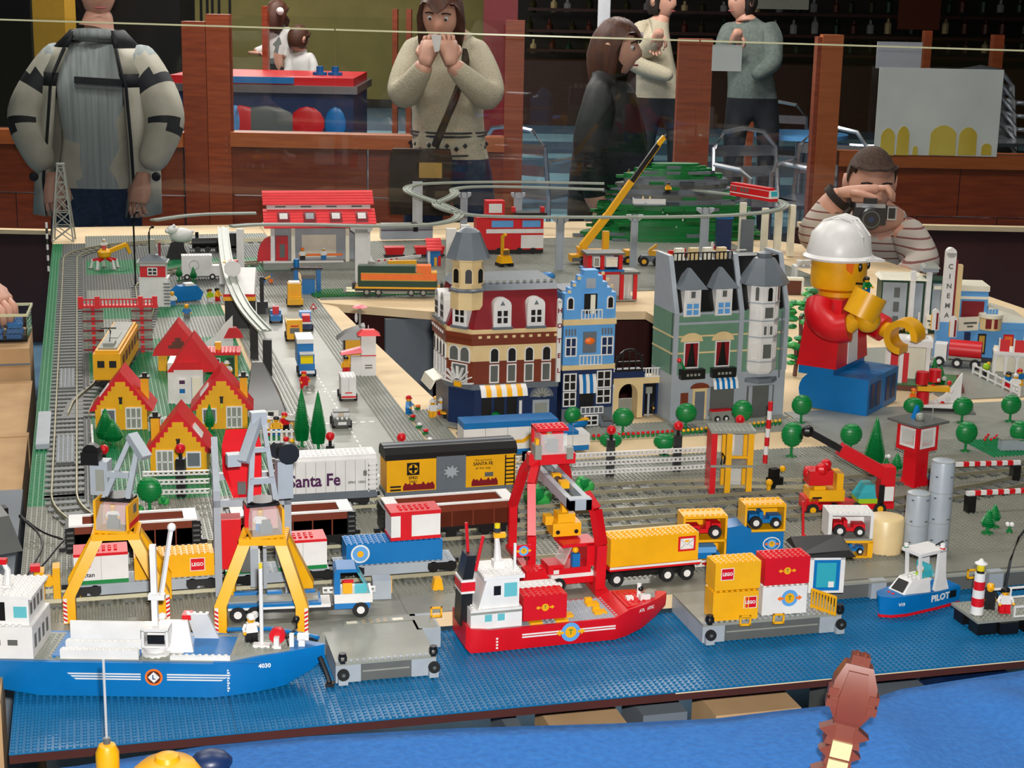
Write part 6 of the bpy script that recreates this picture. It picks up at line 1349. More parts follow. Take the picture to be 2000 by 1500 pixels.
for k,(x,y,a,b,c) in enumerate(((365,622,'blue','dgrey','yellow'),(410,590,'lime','white','brown'),(425,588,'yellow','red','black'))):minifig(gp(x,y),.5*k,['blue figure on the grey square','lime figure on a bicycle rack','yellow figure near the ramp'][k],a,b,c,'hair')
# street lamps, black
for k,(x,y,ty) in enumerate(((265,560,418),(293,520,445))):
    p=gp(x,y);s_=F_PX/((p-CAM).dot(FW));h=(y-ty)/s_/.97/S;t=thing('street_lamp',['tall black lamp post left of the signal house','short black lamp post behind the signal house'][k],'lamp',p);M().cyl(0,0,0,.8,.6,'black',8).tube([(0,0,.4),(0,0,h*.85),(.5,0,h*.96),(1.3,0,h)],.35,'black').build('post',t);M().sph(1.4,0,h-.1,.6,'black',8).build('lamp_head',t)
# lattice tower far left
t=thing('lattice_tower','grey lattice tower at the far left corner','tower',gp(125,470),math.radians(-6))
H_=31;c4=lambda z:4.2-3.0*z/H_
for sx in (-1,1):
    for sy in (-1,1):M().bar((sx*4.2,sy*4.2,0),(sx*1.2,sy*1.2,H_),.6,.6,'lgrey').build('leg',t)
for k in range(5):
    z0=k*6;z1=z0+6;a,b=c4(z0),c4(z1)
    for sy in (-1,1):M().bar((-a,sy*a,z0),(b,sy*b,z1),.35,.35,'lgrey').bar((a,sy*a,z0),(-b,sy*b,z1),.35,.35,'lgrey').bar((-b,sy*b,z1),(b,sy*b,z1),.4,.4,'lgrey').build('brace',t)
M().box(-1.6,-1.6,H_,1.6,1.6,H_+.8,'lgrey').build('platform',t)
t=thing('striped_mast','thin black and white striped mast at the left edge','mast',gp(95,530));
for k in range(9):M().cyl(0,0,k*2,.45,2,'black' if k % 2 else 'white',8).build('band',t)
t=thing('mechanical_crab','red and yellow walking crane model on the left track loop','model',gp(205,525),.1)
for a in range(5):b=2*PI*a/5+.3;o=M().bar((1.2*math.cos(b),1.2*math.sin(b),4),(4.4*math.cos(b),3.2*math.sin(b),3.2),.9,.9,'red').bar((4.4*math.cos(b),3.2*math.sin(b),3.4),(5.2*math.cos(b),4*math.sin(b),.1),.8,.8,'white').build('leg',t);M().cyl(5.2*math.cos(b),4*math.sin(b),0,1.1,.4,'lgrey',8).build('foot',o)
M().lathe(0,0,4,[(1.6,0),(2.4,.8),(2.6,2.4),(1.2,3.6),(.3,3.8)],'yellow',12).build('body',t);M().bar((1.5,0,6.4),(8.4,2,8.6),1.6,1.4,'yellow').bar((8.2,2,8.6),(9.6,2.2,5.2),1.4,1.2,'yellow').build('jib',t)
minifig(t.location+Vector((0,-.008,7.6*S)),0,'helmeted driver on top of the walking crane','white','red','white',sc=.8)
t=thing('toy_polar_bear','white plush-like bear perched on a dark rock','bear',gp(348,505),.2)
M().sph(1.5,0,9.0,3.0,'white',12,1.5,1.0,1.0).sph(-2.0,-.4,11.2,1.9,'white',12,1.3).sph(-4.2,-.8,11.0,.9,'white',8).sph(4.2,0,8.2,1.8,'white',10).sph(5.8,0,10.2,.8,'white',8).sph(-1.6,-1.4,12.8,.6,'white',8).sph(-1.2,.6,12.8,.6,'white',8).build('body',t)
M().loft([[(-5,-3,0),(4,-3,0),(5,3,0),(-4,3,0)],[(-4,-2,4),(2,-2.4,4),(3,2,4),(-3,2,4)],[(-3,-1.4,6.6),(2,-1.4,6.6),(2,1.4,6.6),(-2,1.4,6.6)]],'black').build('rock',t)
t=thing('dark_engine','black steam engine standing behind the bear','locomotive',gp(430,500)+Vector((0,.1,0)),0);M().cyl(-10,0,3.6,2.2,14,'black',12,'x').box(4,-2.6,1.4,9,2.6,7.4,'black').box(-11,-2.4,1,9,2.4,1.6,'dgrey').cyl(-8,0,5.4,.7,2.4,'black',10).build('boiler',t)
for x in (-8,-4,0,6):M().cyl(x,-2.6,1.2,1.2,.5,'black',12,'y').build('wheel',t)
# ---- road traffic
def vehicle(px,py,label,rot,body,W=3.6,L=7,h1=2.2,h2=5.2,cab=(.0,.6),c2=None,wh='white',cat='car',name='road_car',extra=None):
    t=thing(name,label,cat,gp(px,py)+Vector((0,L/2*S,0)),rot)
    b=M().box(-W/2,-L/2,.8,W/2,L/2,h1,body).box(-W/2,-L/2+L*cab[0],h1,W/2,-L/2+L*cab[1],h2,c2 or body).build('body',t)
    for y in (-L*.32,L*.32):
        for s_ in (-1,1):M().cyl(s_*W/2-.4,y,.9,.9,.8,'tyre',12,'x').build('wheel',t)
    if extra:extra(t,b,W,L,h1,h2)
    return t
def amb(t,b,W,L,h1,h2):
    M().studs(-2,-L/2,h2,4,6,'white',6).build('roof_studs',b)['kind']='stuff';M().box(-W/2,-L/2-.06,1.0,W/2,-L/2,1.5,'red').box(-.9,-L/2-.08,2.2,.9,-L/2,2.5,'red').box(-.04,-L/2-.07,2.6,.04,-L/2,h2-.2,'lgrey').build('rear_doors',b)
vehicle(683,785,'white ambulance van driving away on the road',-.06,'white',3.8,8,2,6.4,(0,.8),extra=amb,name='ambulance',cat='van')
def taxi(t,b,W,L,h1,h2):
    M().box(-W/2+.1,-L/2+1.5,3.6,W/2-.1,-L/2+4.6,3.9,'dgrey').build('roof',b);M().box(-W/2+.2,-L/2+1.4,h1,W/2-.2,-L/2+1.6,3.6,'clear').build('windscreen',b);M().box(-1,-L/2-.1,1,1,-L/2,1.7,'white').build('number_plate',b)
    for s_ in (-1,0,1):M().sph(s_*1.1,-L/2+.2,2.5,.35,'white',8).build('headlamp',b)
    M().box(-.7,-L/2+2.4,2,.7,-L/2+3.2,3.4,'yellow').build('driver',b)
vehicle(670,838,'black open car with white lamps coming down the road',-.05,'dgrey',4.0,7,2.4,2.5,(0,1),extra=taxi,name='open_car')
def btruck(t,b,W,L,h1,h2):
    M().box(-W/2-.3,-L/2+3.6,2.4,W/2-.1,L/2+5,9.6,'blue').box(-W/2-.4,-L/2+3.5,8.6,W/2,L/2+5.1,9.8,'white').build('box',b);M().box(-W/2+.2,-L/2+1.2,6.0,W/2-.2,-L/2+3.4,6.4,'white').build('cab_roof',b);M().loft([[(-1.7,-L/2+.9,3.6),(1.7,-L/2+.9,3.6),(1.7,-L/2+1.1,3.6),(-1.7,-L/2+1.1,3.6)],[(-1.7,-L/2+1.7,6),(1.7,-L/2+1.7,6),(1.7,-L/2+1.9,6),(-1.7,-L/2+1.9,6)]],'clear_yellow').build('windscreen',b);M().box(-2,-L/2-.1,1,2,-L/2,1.8,'white').build('bumper',b)
vehicle(602,737,'blue lorry with a blue and white box coming down the road',-.06,'blue',4.2,8,3.6,6,(.2,.42),extra=btruck,name='box_lorry',cat='lorry')
def ytruck(t,b,W,L,h1,h2):
    M().box(-W/2,-L/2+2,h1,-W/2+.3,L/2+4,h1+2.4,'yellow').box(W/2-.3,-L/2+2,h1,W/2,L/2+4,h1+2.4,'yellow').box(-W/2,-L/2+2,h1,W/2,-L/2+2.4,h1+3,'yellow').box(-.8,-L/2+3,h1,.8,L/2,h1+1.2,'black').build('tipper',b)
    M().box(-1.4,-L/2-.08,2.6,1.4,-L/2,4.2,'dgrey').box(-1.2,-L/2-.1,4.6,1.2,-L/2,5.0,'red').build('windscreen',b)
vehicle(578,668,'yellow tipper lorry on the left lane of the road',-.07,'yellow',4.6,9,2.6,6.6,(0,.25),extra=ytruck,name='tipper_lorry',cat='lorry')
def loader(t,b,W,L,h1,h2):
    M().box(-W/2+.4,-1,h2,W/2-.4,3,h2+.4,'white').box(-W/2+.6,-1.0,h1,W/2-.6,-.8,h2,'clear').build('cab_roof',b);M().box(-W/2-.4,-L/2-1.6,1,W/2+.4,-L/2-.8,3,'yellow').build('shovel',b)
vehicle(578,600,'yellow wheel loader at the far end of the road',-.07,'yellow',4.4,8,3.4,7.4,(.3,.8),extra=loader,name='wheel_loader',cat='loader')
def dolly(t,b,W,L,h1,h2):
    M().box(-1.5,-L/2-.1,2.4,1.5,-L/2,3.0,'white').box(-1.2,-L/2+1,h1,1.2,-L/2+5,h1+2.4,'red').build('red_load',b)
vehicle(601,648,'blue and red lorry beside the yellow tipper',-.07,'dblue',3.6,10,2.4,5,(.6,.9),'medblue',extra=dolly,name='small_lorry',cat='lorry')
def jeep(t,b,W,L,h1,h2):
    M().box(-1,0,h1,1,1.4,h1+2.4,'red').build('driver',b)
vehicle(541,632,'small blue jeep with a red driver near the ramp',-.1,'blue',3.4,6,2.4,3.4,(.6,1),extra=jeep,name='jeep')
t=thing('black_crane_post','black machine with a tall perforated mast by the jeep','machine',gp(512,612));M().box(-1.6,-1.4,0,1.8,1.4,4,'black').box(-.6,-.6,4,.6,.6,12,'black').box(1,-1.5,0,3.6,1,2,'dgrey').build('body',t)
minifig(gp(594,758),.3,'red figure crossing the road','red','red','red');
t=thing('road_bicycle','small grey bicycle beside the crossing figure','bicycle',gp(603,763));M().cyl(-.8,-.1,.7,.7,.2,'lgrey',12,'y').cyl(1,-.1,.7,.7,.2,'lgrey',12,'y').bar((-.8,0,.7),(1,0,1.6),.2,.2,'lgrey').build('frame',t)
# kiosk on the verge
t=thing('petrol_kiosk','small yellow kiosk with tilted grey roof on the beige verge','kiosk',gp(690,712),-.1)
M().box(-2.6,0,0,2.6,5,7,'yellow').box(-2.8,-.1,0,-2.2,.1,7,'black').box(-2.9,0.2,1,-2.5,4,6.4,'white').build('walls',t);M().loft([[(-4.6,-1,7.2),(2.8,-1,7.2),(2.8,5,7.2),(-4.6,5,7.2)],[(-2.2,-.4,9.0),(3.4,-.4,11),(3.4,5,11),(-2.2,5,9)]],'dgrey').build('roof',t);M().cyl(2.0,2,10,.35,6,'lgrey',8).build('mast',t);M().sph(1.0,2,13,.9,'white',8,.5,.5,1.6).build('white_shell',t);M().lathe(2.0,2,16,[(2.2,0),(1.4,.5),(.2,.7)],'pink',12).build('parasol',t)
t=thing('white_kiosk_tower','white narrow tower with a red roof on the beige verge','tower',gp(720,735),-.1)
M().box(-2,0,0,2,3,11.4,'white').box(-2.05,-.06,5.6,2.05,0,5.9,'red').box(-1,-.08,2.2,1,0,2.5,'dgrey').box(-1,-.08,2.9,1,0,3.2,'dgrey').build('walls',t);M().loft([[(-3,-1,11.4),(3.2,-1,11.4),(3.2,4,11.4),(-3,4,11.4)],[(-1.6,.4,12.8),(1.6,.4,12.8),(1.6,2.4,12.8),(-1.6,2.4,12.8)]],'roofred').build('roof',t);M().cyl(0,1,12.8,.12,1.2,'white',6).build('mast',t)
t=thing('white_booth','low white booth with a pink awning beside the white tower','booth',gp(697,735),-.1);M().box(-1.6,0,0,1.2,2,5.4,'white').build('walls',t);M().loft([[(-4.4,-.6,6.0),(1.4,-.6,6.6),(1.4,2.4,6.6),(-4.4,2.4,6.0)],[(-4.2,0,6.6),(1.4,0,8),(1.4,2.4,8),(-4.2,2.4,6.6)]],'pink').build('awning',t)
minifig(gp(676,728),0,'figure in yellow and red beside the white booth','yellow','red','black')
t=thing('warning_triangle','little red and white warning triangle on the kerb','sign',gp(612,607));M().prism([(-1.2,.6),(1.2,.6),(0,2.6)],-.1,.1,'red').prism([(-.7,.9),(.7,.9),(0,2.0)],-.15,-.1,'white').build('plate',t);M().cyl(0,0,0,.2,.7,'black',6).build('foot',t)
# ============================================================ monorail, station, hill and machines at the back
ZM=Q+.165
def smooth(pts,it=3):
    for _ in range(it):
        q=[pts[0]]
        for a,b in zip(pts,pts[1:]):q += [a.lerp(b,.25),a.lerp(b,.75)]
        pts=q+[pts[-1]]
    return pts
def monorail(pts,label):
    pts=smooth([Vector(p) for p in pts])
    t=thing('monorail_track',label,'monorail',pts[0],0);o=pts[0]
    prof=[(-1.9,0),(1.9,0),(1.9,.7),(1.5,.7),(1.5,.3),(.5,.3),(.5,.7),(-.5,.7),(-.5,.3),(-1.5,.3),(-1.5,.7),(-1.9,.7)]
    rings=[]
    for i,p in enumerate(pts):
        d=(pts[min(i+1,len(pts)-1)]-pts[max(i-1,0)]);d.z=0;d.normalize();nn=Vector((-d.y,d.x,0))
        rings.append([p-o+nn*a*S+Vector((0,0,b*S)) for a,b in prof])
    M(1).loft(rings,'mono').build('beam',t)
    return t
def pz(l,z=ZM):return [at(p[0],p[1],p[2] if len(p) > 2 else z) for p in l]
monorail(pz([(452,444),(500,440),(600,440),(700,443),(800,443),(850,440),(888,432),(900,421),(884,410),(850,396),(820,386),(792,374),(800,364),(840,359),(1000,356),(1180,360)]),'grey monorail beam curving in front of the red station roof')
monorail(pz([(1180,372),(1000,366),(920,366),(882,371),(892,380),(870,392),(848,398),(862,409),(900,420),(960,425),(1100,426),(1250,426),(1400,424),(1500,417),(1540,404),(1515,390),(1440,383),(1350,372)]),'grey monorail loop around the green hill')
monorail(pz([(436,446),(437,470,.190),(443,515,.178),(455,560,.16),(475,600,.142),(495,625,.13),(517,648,.12)]),'silvery monorail ramp descending towards the road')
monorail(pz([(300,432,.15),(380,420,.15),(500,418,.15)]),'grey monorail beam in the far left corner')
def pillar(px,py,ztop,w,d,mt,label,cap=0,holes=False):
    p=gp(px,py);h=(ztop-p.z)/S-.05;t=thing('monorail_pillar',label,'pillar',p,VDIR*.6,'monorail pillars')
    if holes:
        M().box(-w/2,-d/2,0,-w/2+.5,d/2,h,mt).box(w/2-.5,-d/2,0,w/2,d/2,h,mt).box(-w/2+.5,-d/2+.4,0,w/2-.5,d/2-.4,h,mt).build('shaft',t)
    else:M().box(-w/2,-d/2,0,w/2,d/2,h-(1 if cap else 0),mt).build('shaft',t)
    if cap:M().loft([[(-w/2,-d/2,h-2.4),(w/2,-d/2,h-2.4),(w/2,d/2,h-2.4),(-w/2,d/2,h-2.4)],[(-cap/2,-d/2,h-1.2),(cap/2,-d/2,h-1.2),(cap/2,d/2,h-1.2),(-cap/2,d/2,h-1.2)],[(-cap/2,-d/2,h),(cap/2,-d/2,h),(cap/2,d/2,h),(-cap/2,d/2,h)]],mt).build('head',t)
    return t
pillar(438,555,.180,3.2,1.6,'white','white slab pillar left under the monorail ramp');pillar(471,560,ZM,2.6,1.4,'white','white slab pillar right beside the monorail ramp')
pillar(706,552,ZM,4.6,2,'white','white wide headed pillar before the station',8);pillar(880,557,ZM,3.6,2.4,'white','white pillar right of the diesel engine');pillar(907,548,ZM,3.2,3,'white','white pillar behind the diesel engine')
pillar(1092,528,ZM,3.0,2,'bley','grey pillar left of the yellow crane lorry',6,True);pillar(1236,522,ZM,2.6,2,'bley','grey pillar right of the yellow crane lorry',6.5,True);pillar(1373,505,ZM,3.2,2,'bley','grey pillar in front of the hill slope',7,True)
pillar(815,445,ZM,4.4,3,'bley','grey far pillar under the rear monorail curve',0,True);pillar(905,470,ZM,3,2,'bley','grey far pillar behind the red coach',6,True);pillar(1010,470,ZM,3.4,2,'bley','grey far pillar left of the crane boom',6,True)
pillar(1447,492,ZM,2.6,2,'cream','cream pillar leftmost at the loop end');pillar(1490,505,ZM,2.6,2,'cream','cream pillar second at the loop end');pillar(1516,505,ZM,2.8,2,'cream','cream pillar third at the loop end');pillar(1542,500,ZM+.004,2.2,3.6,'cream','cream pillar rightmost at the loop end')
pillar(523,735,.112,2.4,2,'black','black pillar at the lower end of the ramp');pillar(497,702,.116,2.2,2,'black','black pillar in the green shrubs under the ramp')
t=thing('ramp_house','white roofed stop house with red and yellow edge under the ramp','house',at(492,650,Q)+Vector((-.02,.05,.0004)),math.radians(-8))
M().box(-5,0,0,4,1,9.0,'black').box(-5,10,0,4,11,10,'black').build('walls',t);M().loft([[(-5.4,-.6,9.4),(4.4,-.6,9.4),(4.4,16,15),(-5.4,16,15)],[(-5,-.4,11),(4,-.4,11),(4,16,16.6),(-5,16,16.6)]],'white').build('roof',t);M().box(-5.4,-.9,9.0,4.4,-.5,10.2,'yellow').box(-5.4,-.8,10.2,4.4,-.45,11,'red').build('fascia',t);M().box(-6,12,15.4,-4.6,17,19,'yellow').box(-4.6,15,17,-1.6,17,19,'red').build('turret',t)
p=at(452,532,.175);t=thing('white_disc','white octagonal disc standing on the monorail ramp','sign',(p.x,p.y-.03,.168),0);M().cyl(0,-.3,2.6,2.6,.5,'white',8,'y').build('disc',t);M().box(-.5,-.2,-1,.5,.2,.6,'white').build('foot',t)
# ---- station
t=thing('railway_station','railway station with a two tier pinkish red roof','station',gp(520,528),math.radians(-3))
Ws=41
M().box(-1,0,0,Ws,14,2.6,'lgrey').box(-1,-.2,2.6,Ws-12,2,3.2,'white').build('platform',t)
for k,x in enumerate((2,9.6,30,38)):M().box(x,2,2.6,x+1.4,3.4,16.4,'white' if k in (0,3) else 'cream').build('column',t)
M().box(3,8,2.6,38,8.6,16.4,'bley').box(14,7.9,3.4,27,8,12,'cream').build('back_wall',t)
M().box(4,5,2.6,8.6,7,12,'red').box(5.4,4.9,4,7.4,5,9,'dgrey').build('red_door',t);M().prism([(-3,2.6),(2,2.6),(2,12),(0,11),(-1.6,9),(-2.6,6)],5,7,'red').build('red_arch',t);M().box(12.4,3.6,4.6,29,4.2,5.4,'orange').build('bench',t)
def slope(x0,x1,y0,z0,y1,z1,n,par):
    for k in range(n):
        a0=k/n;a1=(k+1)/n;ya,yb_=y0+(y1-y0)*a0,y0+(y1-y0)*a1;za,zb=z0+(z1-z0)*a0,z0+(z1-z0)*a1
        M().loft([[(x0,ya-.25,za),(x1,ya-.25,za),(x1,ya-.25,za+.55),(x0,ya-.25,za+.55)],[(x0,yb_,zb-.1),(x1,yb_,zb-.1),(x1,yb_,zb+.3),(x0,yb_,zb+.3)]],'roofred').build('roof_course',par)
rf=M().box(-.4,1,15.6,Ws+.4,14,16.2,'roofred').build('roof_base',t)
slope(-.6,Ws+.6,-.6,15.8,7.4,21.8,6,t);M().box(1,7,20.4,Ws-1,12,24,'white').build('clerestory',t);slope(-.6,Ws+.2,6.2,23.6,11.4,28.2,5,t)
for k in range(4):
    M().box(4+k*9.6,6.9,22.6,8+k*9.6,7,23.2,'dgrey').build('vent',t)
    x=4.6+k*9.8;s_=M().loft([[(x,.9,17.6),(x+4.6,.9,17.6),(x+4.6,1.2,18.2),(x,1.2,18.2)],[(x,5.0,20.6),(x+4.6,5.0,20.6),(x+4.6,4.8,21.2),(x,4.8,21.2)]],'dred').build('skylight',t);M().loft([[(x+.8,1.5,18.1),(x+3.8,1.5,18.1),(x+3.8,1.7,18.6),(x+.8,1.7,18.6)],[(x+.8,4.3,20.2),(x+3.8,4.3,20.2),(x+3.8,4.2,20.8),(x+.8,4.2,20.8)]],'white' if k % 3 != 1 else 'bley').build('pane',s_)
for k,(x,a,b) in enumerate(((14,'orange','black'),(22,'white','blue'))):minifig(t.location+Vector((x*S,.02,2.62*S+.005)),0,['orange capped figure waiting at the station','white and blue figure waiting at the station'][k],'white',b,a)
t=thing('blue_portal','blue portal frame with a black top near the road end','portal',gp(600,572),math.radians(-5))
for x in (-4.6,3.2):M().box(x,0,0,x+1.6,2.4,8.2,'blue').build('leg',t)
M().box(-5.4,-.4,8.2,5.4,2.8,8.9,'black').build('top',t);M().cyl(-3.6,1,8.9,1.0,2.8,'blue',12).build('barrel',t);M().box(-1.8,-3,0,2.6,-.4,5.4,'blue').box(-2,-3.2,5.4,2.8,-.2,6.2,'dgrey').build('blue_box',t)
t=thing('toy_motorbike','small yellow tricycle with blue wheels by the ramp','bike',gp(521,553));M().cyl(-1.4,-.3,1,1.0,.5,'blue',12,'y').cyl(1.5,-.3,.8,.8,.5,'orange',12,'y').bar((-1.4,0,1.2),(1.5,0,2.4),.6,.6,'yellow').bar((1.5,0,.9),(1.7,0,3.2),.4,.4,'blue').build('frame',t)
# ---- diesel engine
t=thing('diesel_engine','dark green and orange diesel engine on the short rear track','locomotive',gp(777,580,.0055),yaw2(gp(690,577),gp(862,579)))
h=14.6
M().box(-h,-2.6,2.6,h,2.6,3.2,'yellow').box(-h,-2.4,1.8,h,2.4,2.6,'black').build('frame',t)
b=M().box(-h+1,-2.4,3.2,h-1,2.4,5.4,'dgreen').box(-h+2,-2.45,5.4,h-2,2.4,8.0,'orange').box(-h+2,-2.5,5.3,h-2,-2.45,5.7,'gold').box(-h+2,-2.5,7.7,h-6,-2.45,8.1,'gold').build('body',t);M().box(-h+1,-2.2,8.0,6,2.2,10.4,'dgreen').box(-h+1,-2.3,3.2,-h+2.4,2.3,9,'dgreen').build('hood',t)
c=M().box(6.4,-2.4,8,11.4,2.4,10.6,'orange').box(11.4,-2.2,5.4,h-1.2,2.2,8,'orange').box(11,-2.4,8,13.4,2.4,8.4,'yellow').build('cab',t)
M().box(-h-1,-2,2.4,-h,2,4.4,'black').box(h,-2,2.4,h+1,2,4.6,'black').build('buffer_beam',t)
for x in (-10.6,-6.6,4.6,8.8):
    for s_ in (-1,1):M().cyl(x,s_*2.2-.3,1.3,1.25,.6,'black',14,'y').cyl(x,s_*2.2-.36,1.3,.7,.72,'lgrey',12,'y').build('wheel',t)
M().box(-5,-2,.8,3,2,2.0,'lgrey').build('tank',t)
track([(.80,2.655),(1.10,2.60)],'short rear track under the diesel engine',z=Q+.0034,group=None)
# ---- goods behind the diesel
t=thing('red_hopper_train','two red open wagons behind the diesel engine','wagon',gp(800,508)+Vector((0,.05,0)),math.radians(-3))
for x,l in ((-9,8),(3,12)):M().loft([[(x+.8,-2,1.4),(x+l-.8,-2,1.4),(x+l-.8,2,1.4),(x+.8,2,1.4)],[(x,-2.6,4.4),(x+l,-2.6,4.4),(x+l,2.6,4.4),(x,2.6,4.4)]],'red').box(x,-2,.6,x+l,2,1.4,'black').build('tub',t)
t=thing('red_shed','small shed with red slatted roof right of the wagons','shed',gp(848,520),math.radians(-3));M().box(-2.4,0,0,2.4,4,6,'blue').box(-2.6,-.1,0,-1.6,.1,6,'white').box(0,-.1,0,1,.1,3.4,'yellow').box(1.4,-.1,0,2.6,.1,4,'red').build('walls',t);slope(-3,3,-.6,6,4,10,4,t)
beam(at(735,512,Q+.012),at(822,502,Q+.012),'red and white striped barrier beam behind the diesel',pins=(1,4,7,9.6));t=thing('yellow_pipe_load','yellow plank load behind the diesel engine','load',gp(785,520),-.05);M().box(-5.5,-1,0,5.5,1,2.2,'yellow').box(6,-1.2,0,10,1.2,1.8,'dgrey').build('load',t)
t=thing('grey_station_train','grey train with a purple stripe behind the red wagons','train',gp(800,475)+Vector((0,.06,0)),-.03);M().box(-11,-2.4,.8,11,2.4,6.4,'bley').box(-11,-2.45,4.6,11,-2.4,4.9,'purple').box(-11,-2,6.4,2,2,7.4,'lgrey').box(2.6,-2.5,4,4.6,2.5,7.6,'black').build('body',t)
# ---- red coaches
t=thing('red_coach','large red and white coach set behind the monorail pillars','train',gp(1000,500)+Vector((0,.06,0)),math.radians(-4))
b=M().box(-9.6,-2.8,1.4,10,2.8,6.4,'red').box(-9.6,-2.6,6.4,10,2.6,10.6,'red').box(3.4,-2.9,1.8,10,-2.8,5.6,'white').box(-6.8,-2.9,6.2,10.1,-2.8,7.4,'white').build('body',t)
win(b,-5.6,7.6,1.4,10.2,-2.6,fr='red',gl='medblue');win(b,3.4,7.6,9.4,10.2,-2.6,fr='red',gl='medblue');M().box(-10,-2.8,.4,10,2.8,1.4,'black').box(2,-2.6,10.6,11,2.6,12,'black').build('frame',t);M().box(1,-1,12,2,1,13.4,'red').box(9.6,-1,12,10.6,1,13.4,'red').build('lamp',t);t.scale=(1.4,)*3;M().box(-6.8,-2,10.6,-1.4,2,15.4,'red').box(-6,-2.1,12,-2.2,-2,14.6,'white').build('upper_cab',t)
for x in (-7,-3,3,7):M().cyl(x,-2.9,1.0,1.0,.5,'black',12,'y').build('wheel',t)
t=thing('excavator','small yellow excavator with raised arm before the red coach','excavator',gp(985,520),.2)
M().box(-2.8,-2.6,0,-1.2,2.6,1.4,'black').box(1.2,-2.6,0,2.8,2.6,1.4,'black').build('tracks',t);M().loft([[(-2.6,-2.4,1.4),(2.6,-2.4,1.4),(2.6,2.4,1.4),(-2.6,2.4,1.4)],[(-2,-1.6,4),(2,-1.6,4),(2,2,4),(-2,2,4)]],'yellow').box(-1.2,-1,4,1.6,1,6.6,'yellow').box(-1,-1.1,4.4,1.4,-.95,6.2,'clear_smoke').build('cab',t);M().bar((-.8,.4,5),(-1,0,11.4),1,1.2,'yellow').bar((-1,0,11.4),(-.4,-1.4,12.6),1.2,1,'yellow').build('arm',t)
# ---- yellow crane lorry
t=thing('crane_lorry','big yellow crane lorry with a long raised boom','crane',gp(1180,520)+Vector((0,.04,0)),math.radians(-4))
M().box(-12,-2.8,1.6,13,2.8,3.0,'dbley').box(-12.4,-2.6,1.4,-9,2.6,4,'yellow').box(9.6,-2.6,2,13.4,2.6,5.6,'yellow').build('chassis',t)
for x in (-6.6,-3.2,6.2,10.4):
    for s_ in (-1,1):M().wheel(x,s_*2.8,1.75,1.75,1.0,hub='yellow').build('wheel',t)
M().box(-9,-2.4,3.4,2.6,2.4,5.8,'yellow').box(-9.6,-2,5.8,-5.6,2,7,'yellow').box(.6,-1.2,5.8,3.0,1.2,13,'yellow').build('superstructure',t)
bm=M().bar((-7.6,0,6.8),(2.2,0,19.2),2.4,2.8,'yellow').bar((1.6,0,18.4),(11.4,0,32.4),2.0,2.4,'yellow').bar((11,0,31.8),(21.8,0,47.2),1.5,1.8,'black').bar((11.8,.0,31.2),(22.4,0,46.2),.6,.5,'yellow').bar((21.4,0,46.6),(24,0,49.8),1.6,1.8,'yellow').sph(24.4,0,49.6,1.0,'black',8).build('boom',t)
t=thing('yellow_wheel_loader','yellow bulldozer with black tyres right of the crane lorry','loader',gp(1268,520)+Vector((0,.01,0)),-.2);M().box(-3,-2,1.8,3,2,4.2,'dbley').box(0,-1.6,4.2,4,1.6,6,'yellow').bar((0,-1,6),(3,-1,8.4),1,1,'yellow').bar((3,0,5.2),(8,0,3),2.6,1,'yellow').build('body',t)
for x in (-2,3.4):
    for s_ in (-1,1):M().wheel(x,s_*2,1.9,1.9,1,hub='yellow').build('wheel',t)
for k,(x,y,c,d) in enumerate(((1310,505,'yellow','red'),(1330,503,'red','yellow'),(1368,498,'red','white'),(1395,495,'yellow','red'))):
    t=thing('small_machine',['low yellow digger arm left among the small machines','red and yellow compressor among the small machines','red and white fun ride among the small machines','yellow cart rightmost among the small machines'][k],'machine',gp(x,y),.3*k);M().box(-2,-1.2,.6,2.4,1.2,2,c).box(-1,-1,2,1,1,3.2,d).sph(1.6,0,2.8,.8,c,8).build('body',t);M().wheel(-1.2,-1.2,.7,.7,.5).build('wheel',t);M().wheel(1.5,-1.2,.7,.7,.5).build('wheel',t)
t=thing('model_aircraft','white and red model aircraft with long wings','aircraft',gp(1415,500),.15);M().box(-8,-.8,2,10,.8,2.3,'white').box(-4,-.85,2.3,5,.85,2.45,'dred').build('wing',t);M().bar((0,-3,1.4),(0,4,1.6),1.4,1.2,'pink').build('fuselage',t);M().sph(-6,0,4,1.2,'white',10,.6,.3,1.8).build('tail',t);M().cyl(0,-1,0,.4,1.2,'black',8).build('gear',t)
# ---- fire station
t=thing('fire_station','red fire station with open bays behind the blue house','building',gp(1160,592)+Vector((0,.02,0)),math.radians(-4));t.scale=(1.15,)*3
M().box(-1.6,0,-.0,14,8,.4,'lgrey').build('floor_slab',t)
for x in (-1.4,3.0,8.6,12.8):M().box(x,0,.4,x+1.1,1.1,8.2,'red').build('column',t)
w=M().box(-1.4,7,.4,13.8,7.6,8.2,'white').box(-1.4,0,8.2,9.8,8,9,'red').box(-2.4,-.4,9,9.6,8,9.6,'blue').box(-1.4,.4,9.6,-.2,7,14,'red').box(2.4,.4,9.6,3.6,1.4,14,'red').box(8,.4,9.6,9.2,7,14,'red').box(-1.4,6.6,9.6,9.2,7,14,'white').build('walls',t)
M().box(-2,-.2,14,9.8,7.6,14.6,'dgrey').build('upper_roof',t);M().box(8.6,-.4,8.2,14.6,8,8.9,'dgrey').loft([[(9.4,.6,8.9),(14,.6,8.9),(14,7.6,8.9),(9.4,7.6,8.9)],[(9.8,1.2,9.3),(12,1.2,9.3),(12,4,9.3),(9.8,4,9.3)]],'lgrey').build('side_roof',t)
win(w,.2,10.4,2.2,13.4,.4,gl='lgrey');win(w,4,10.4,7.6,13.4,.4,gl='cream');M().box(10.2,1.4,.5,12.6,1.7,8,'clear').box(10.1,1.3,.5,10.4,1.8,8,'white').box(11.4,1.3,.5,11.6,1.8,8,'white').build('glass_door',t)
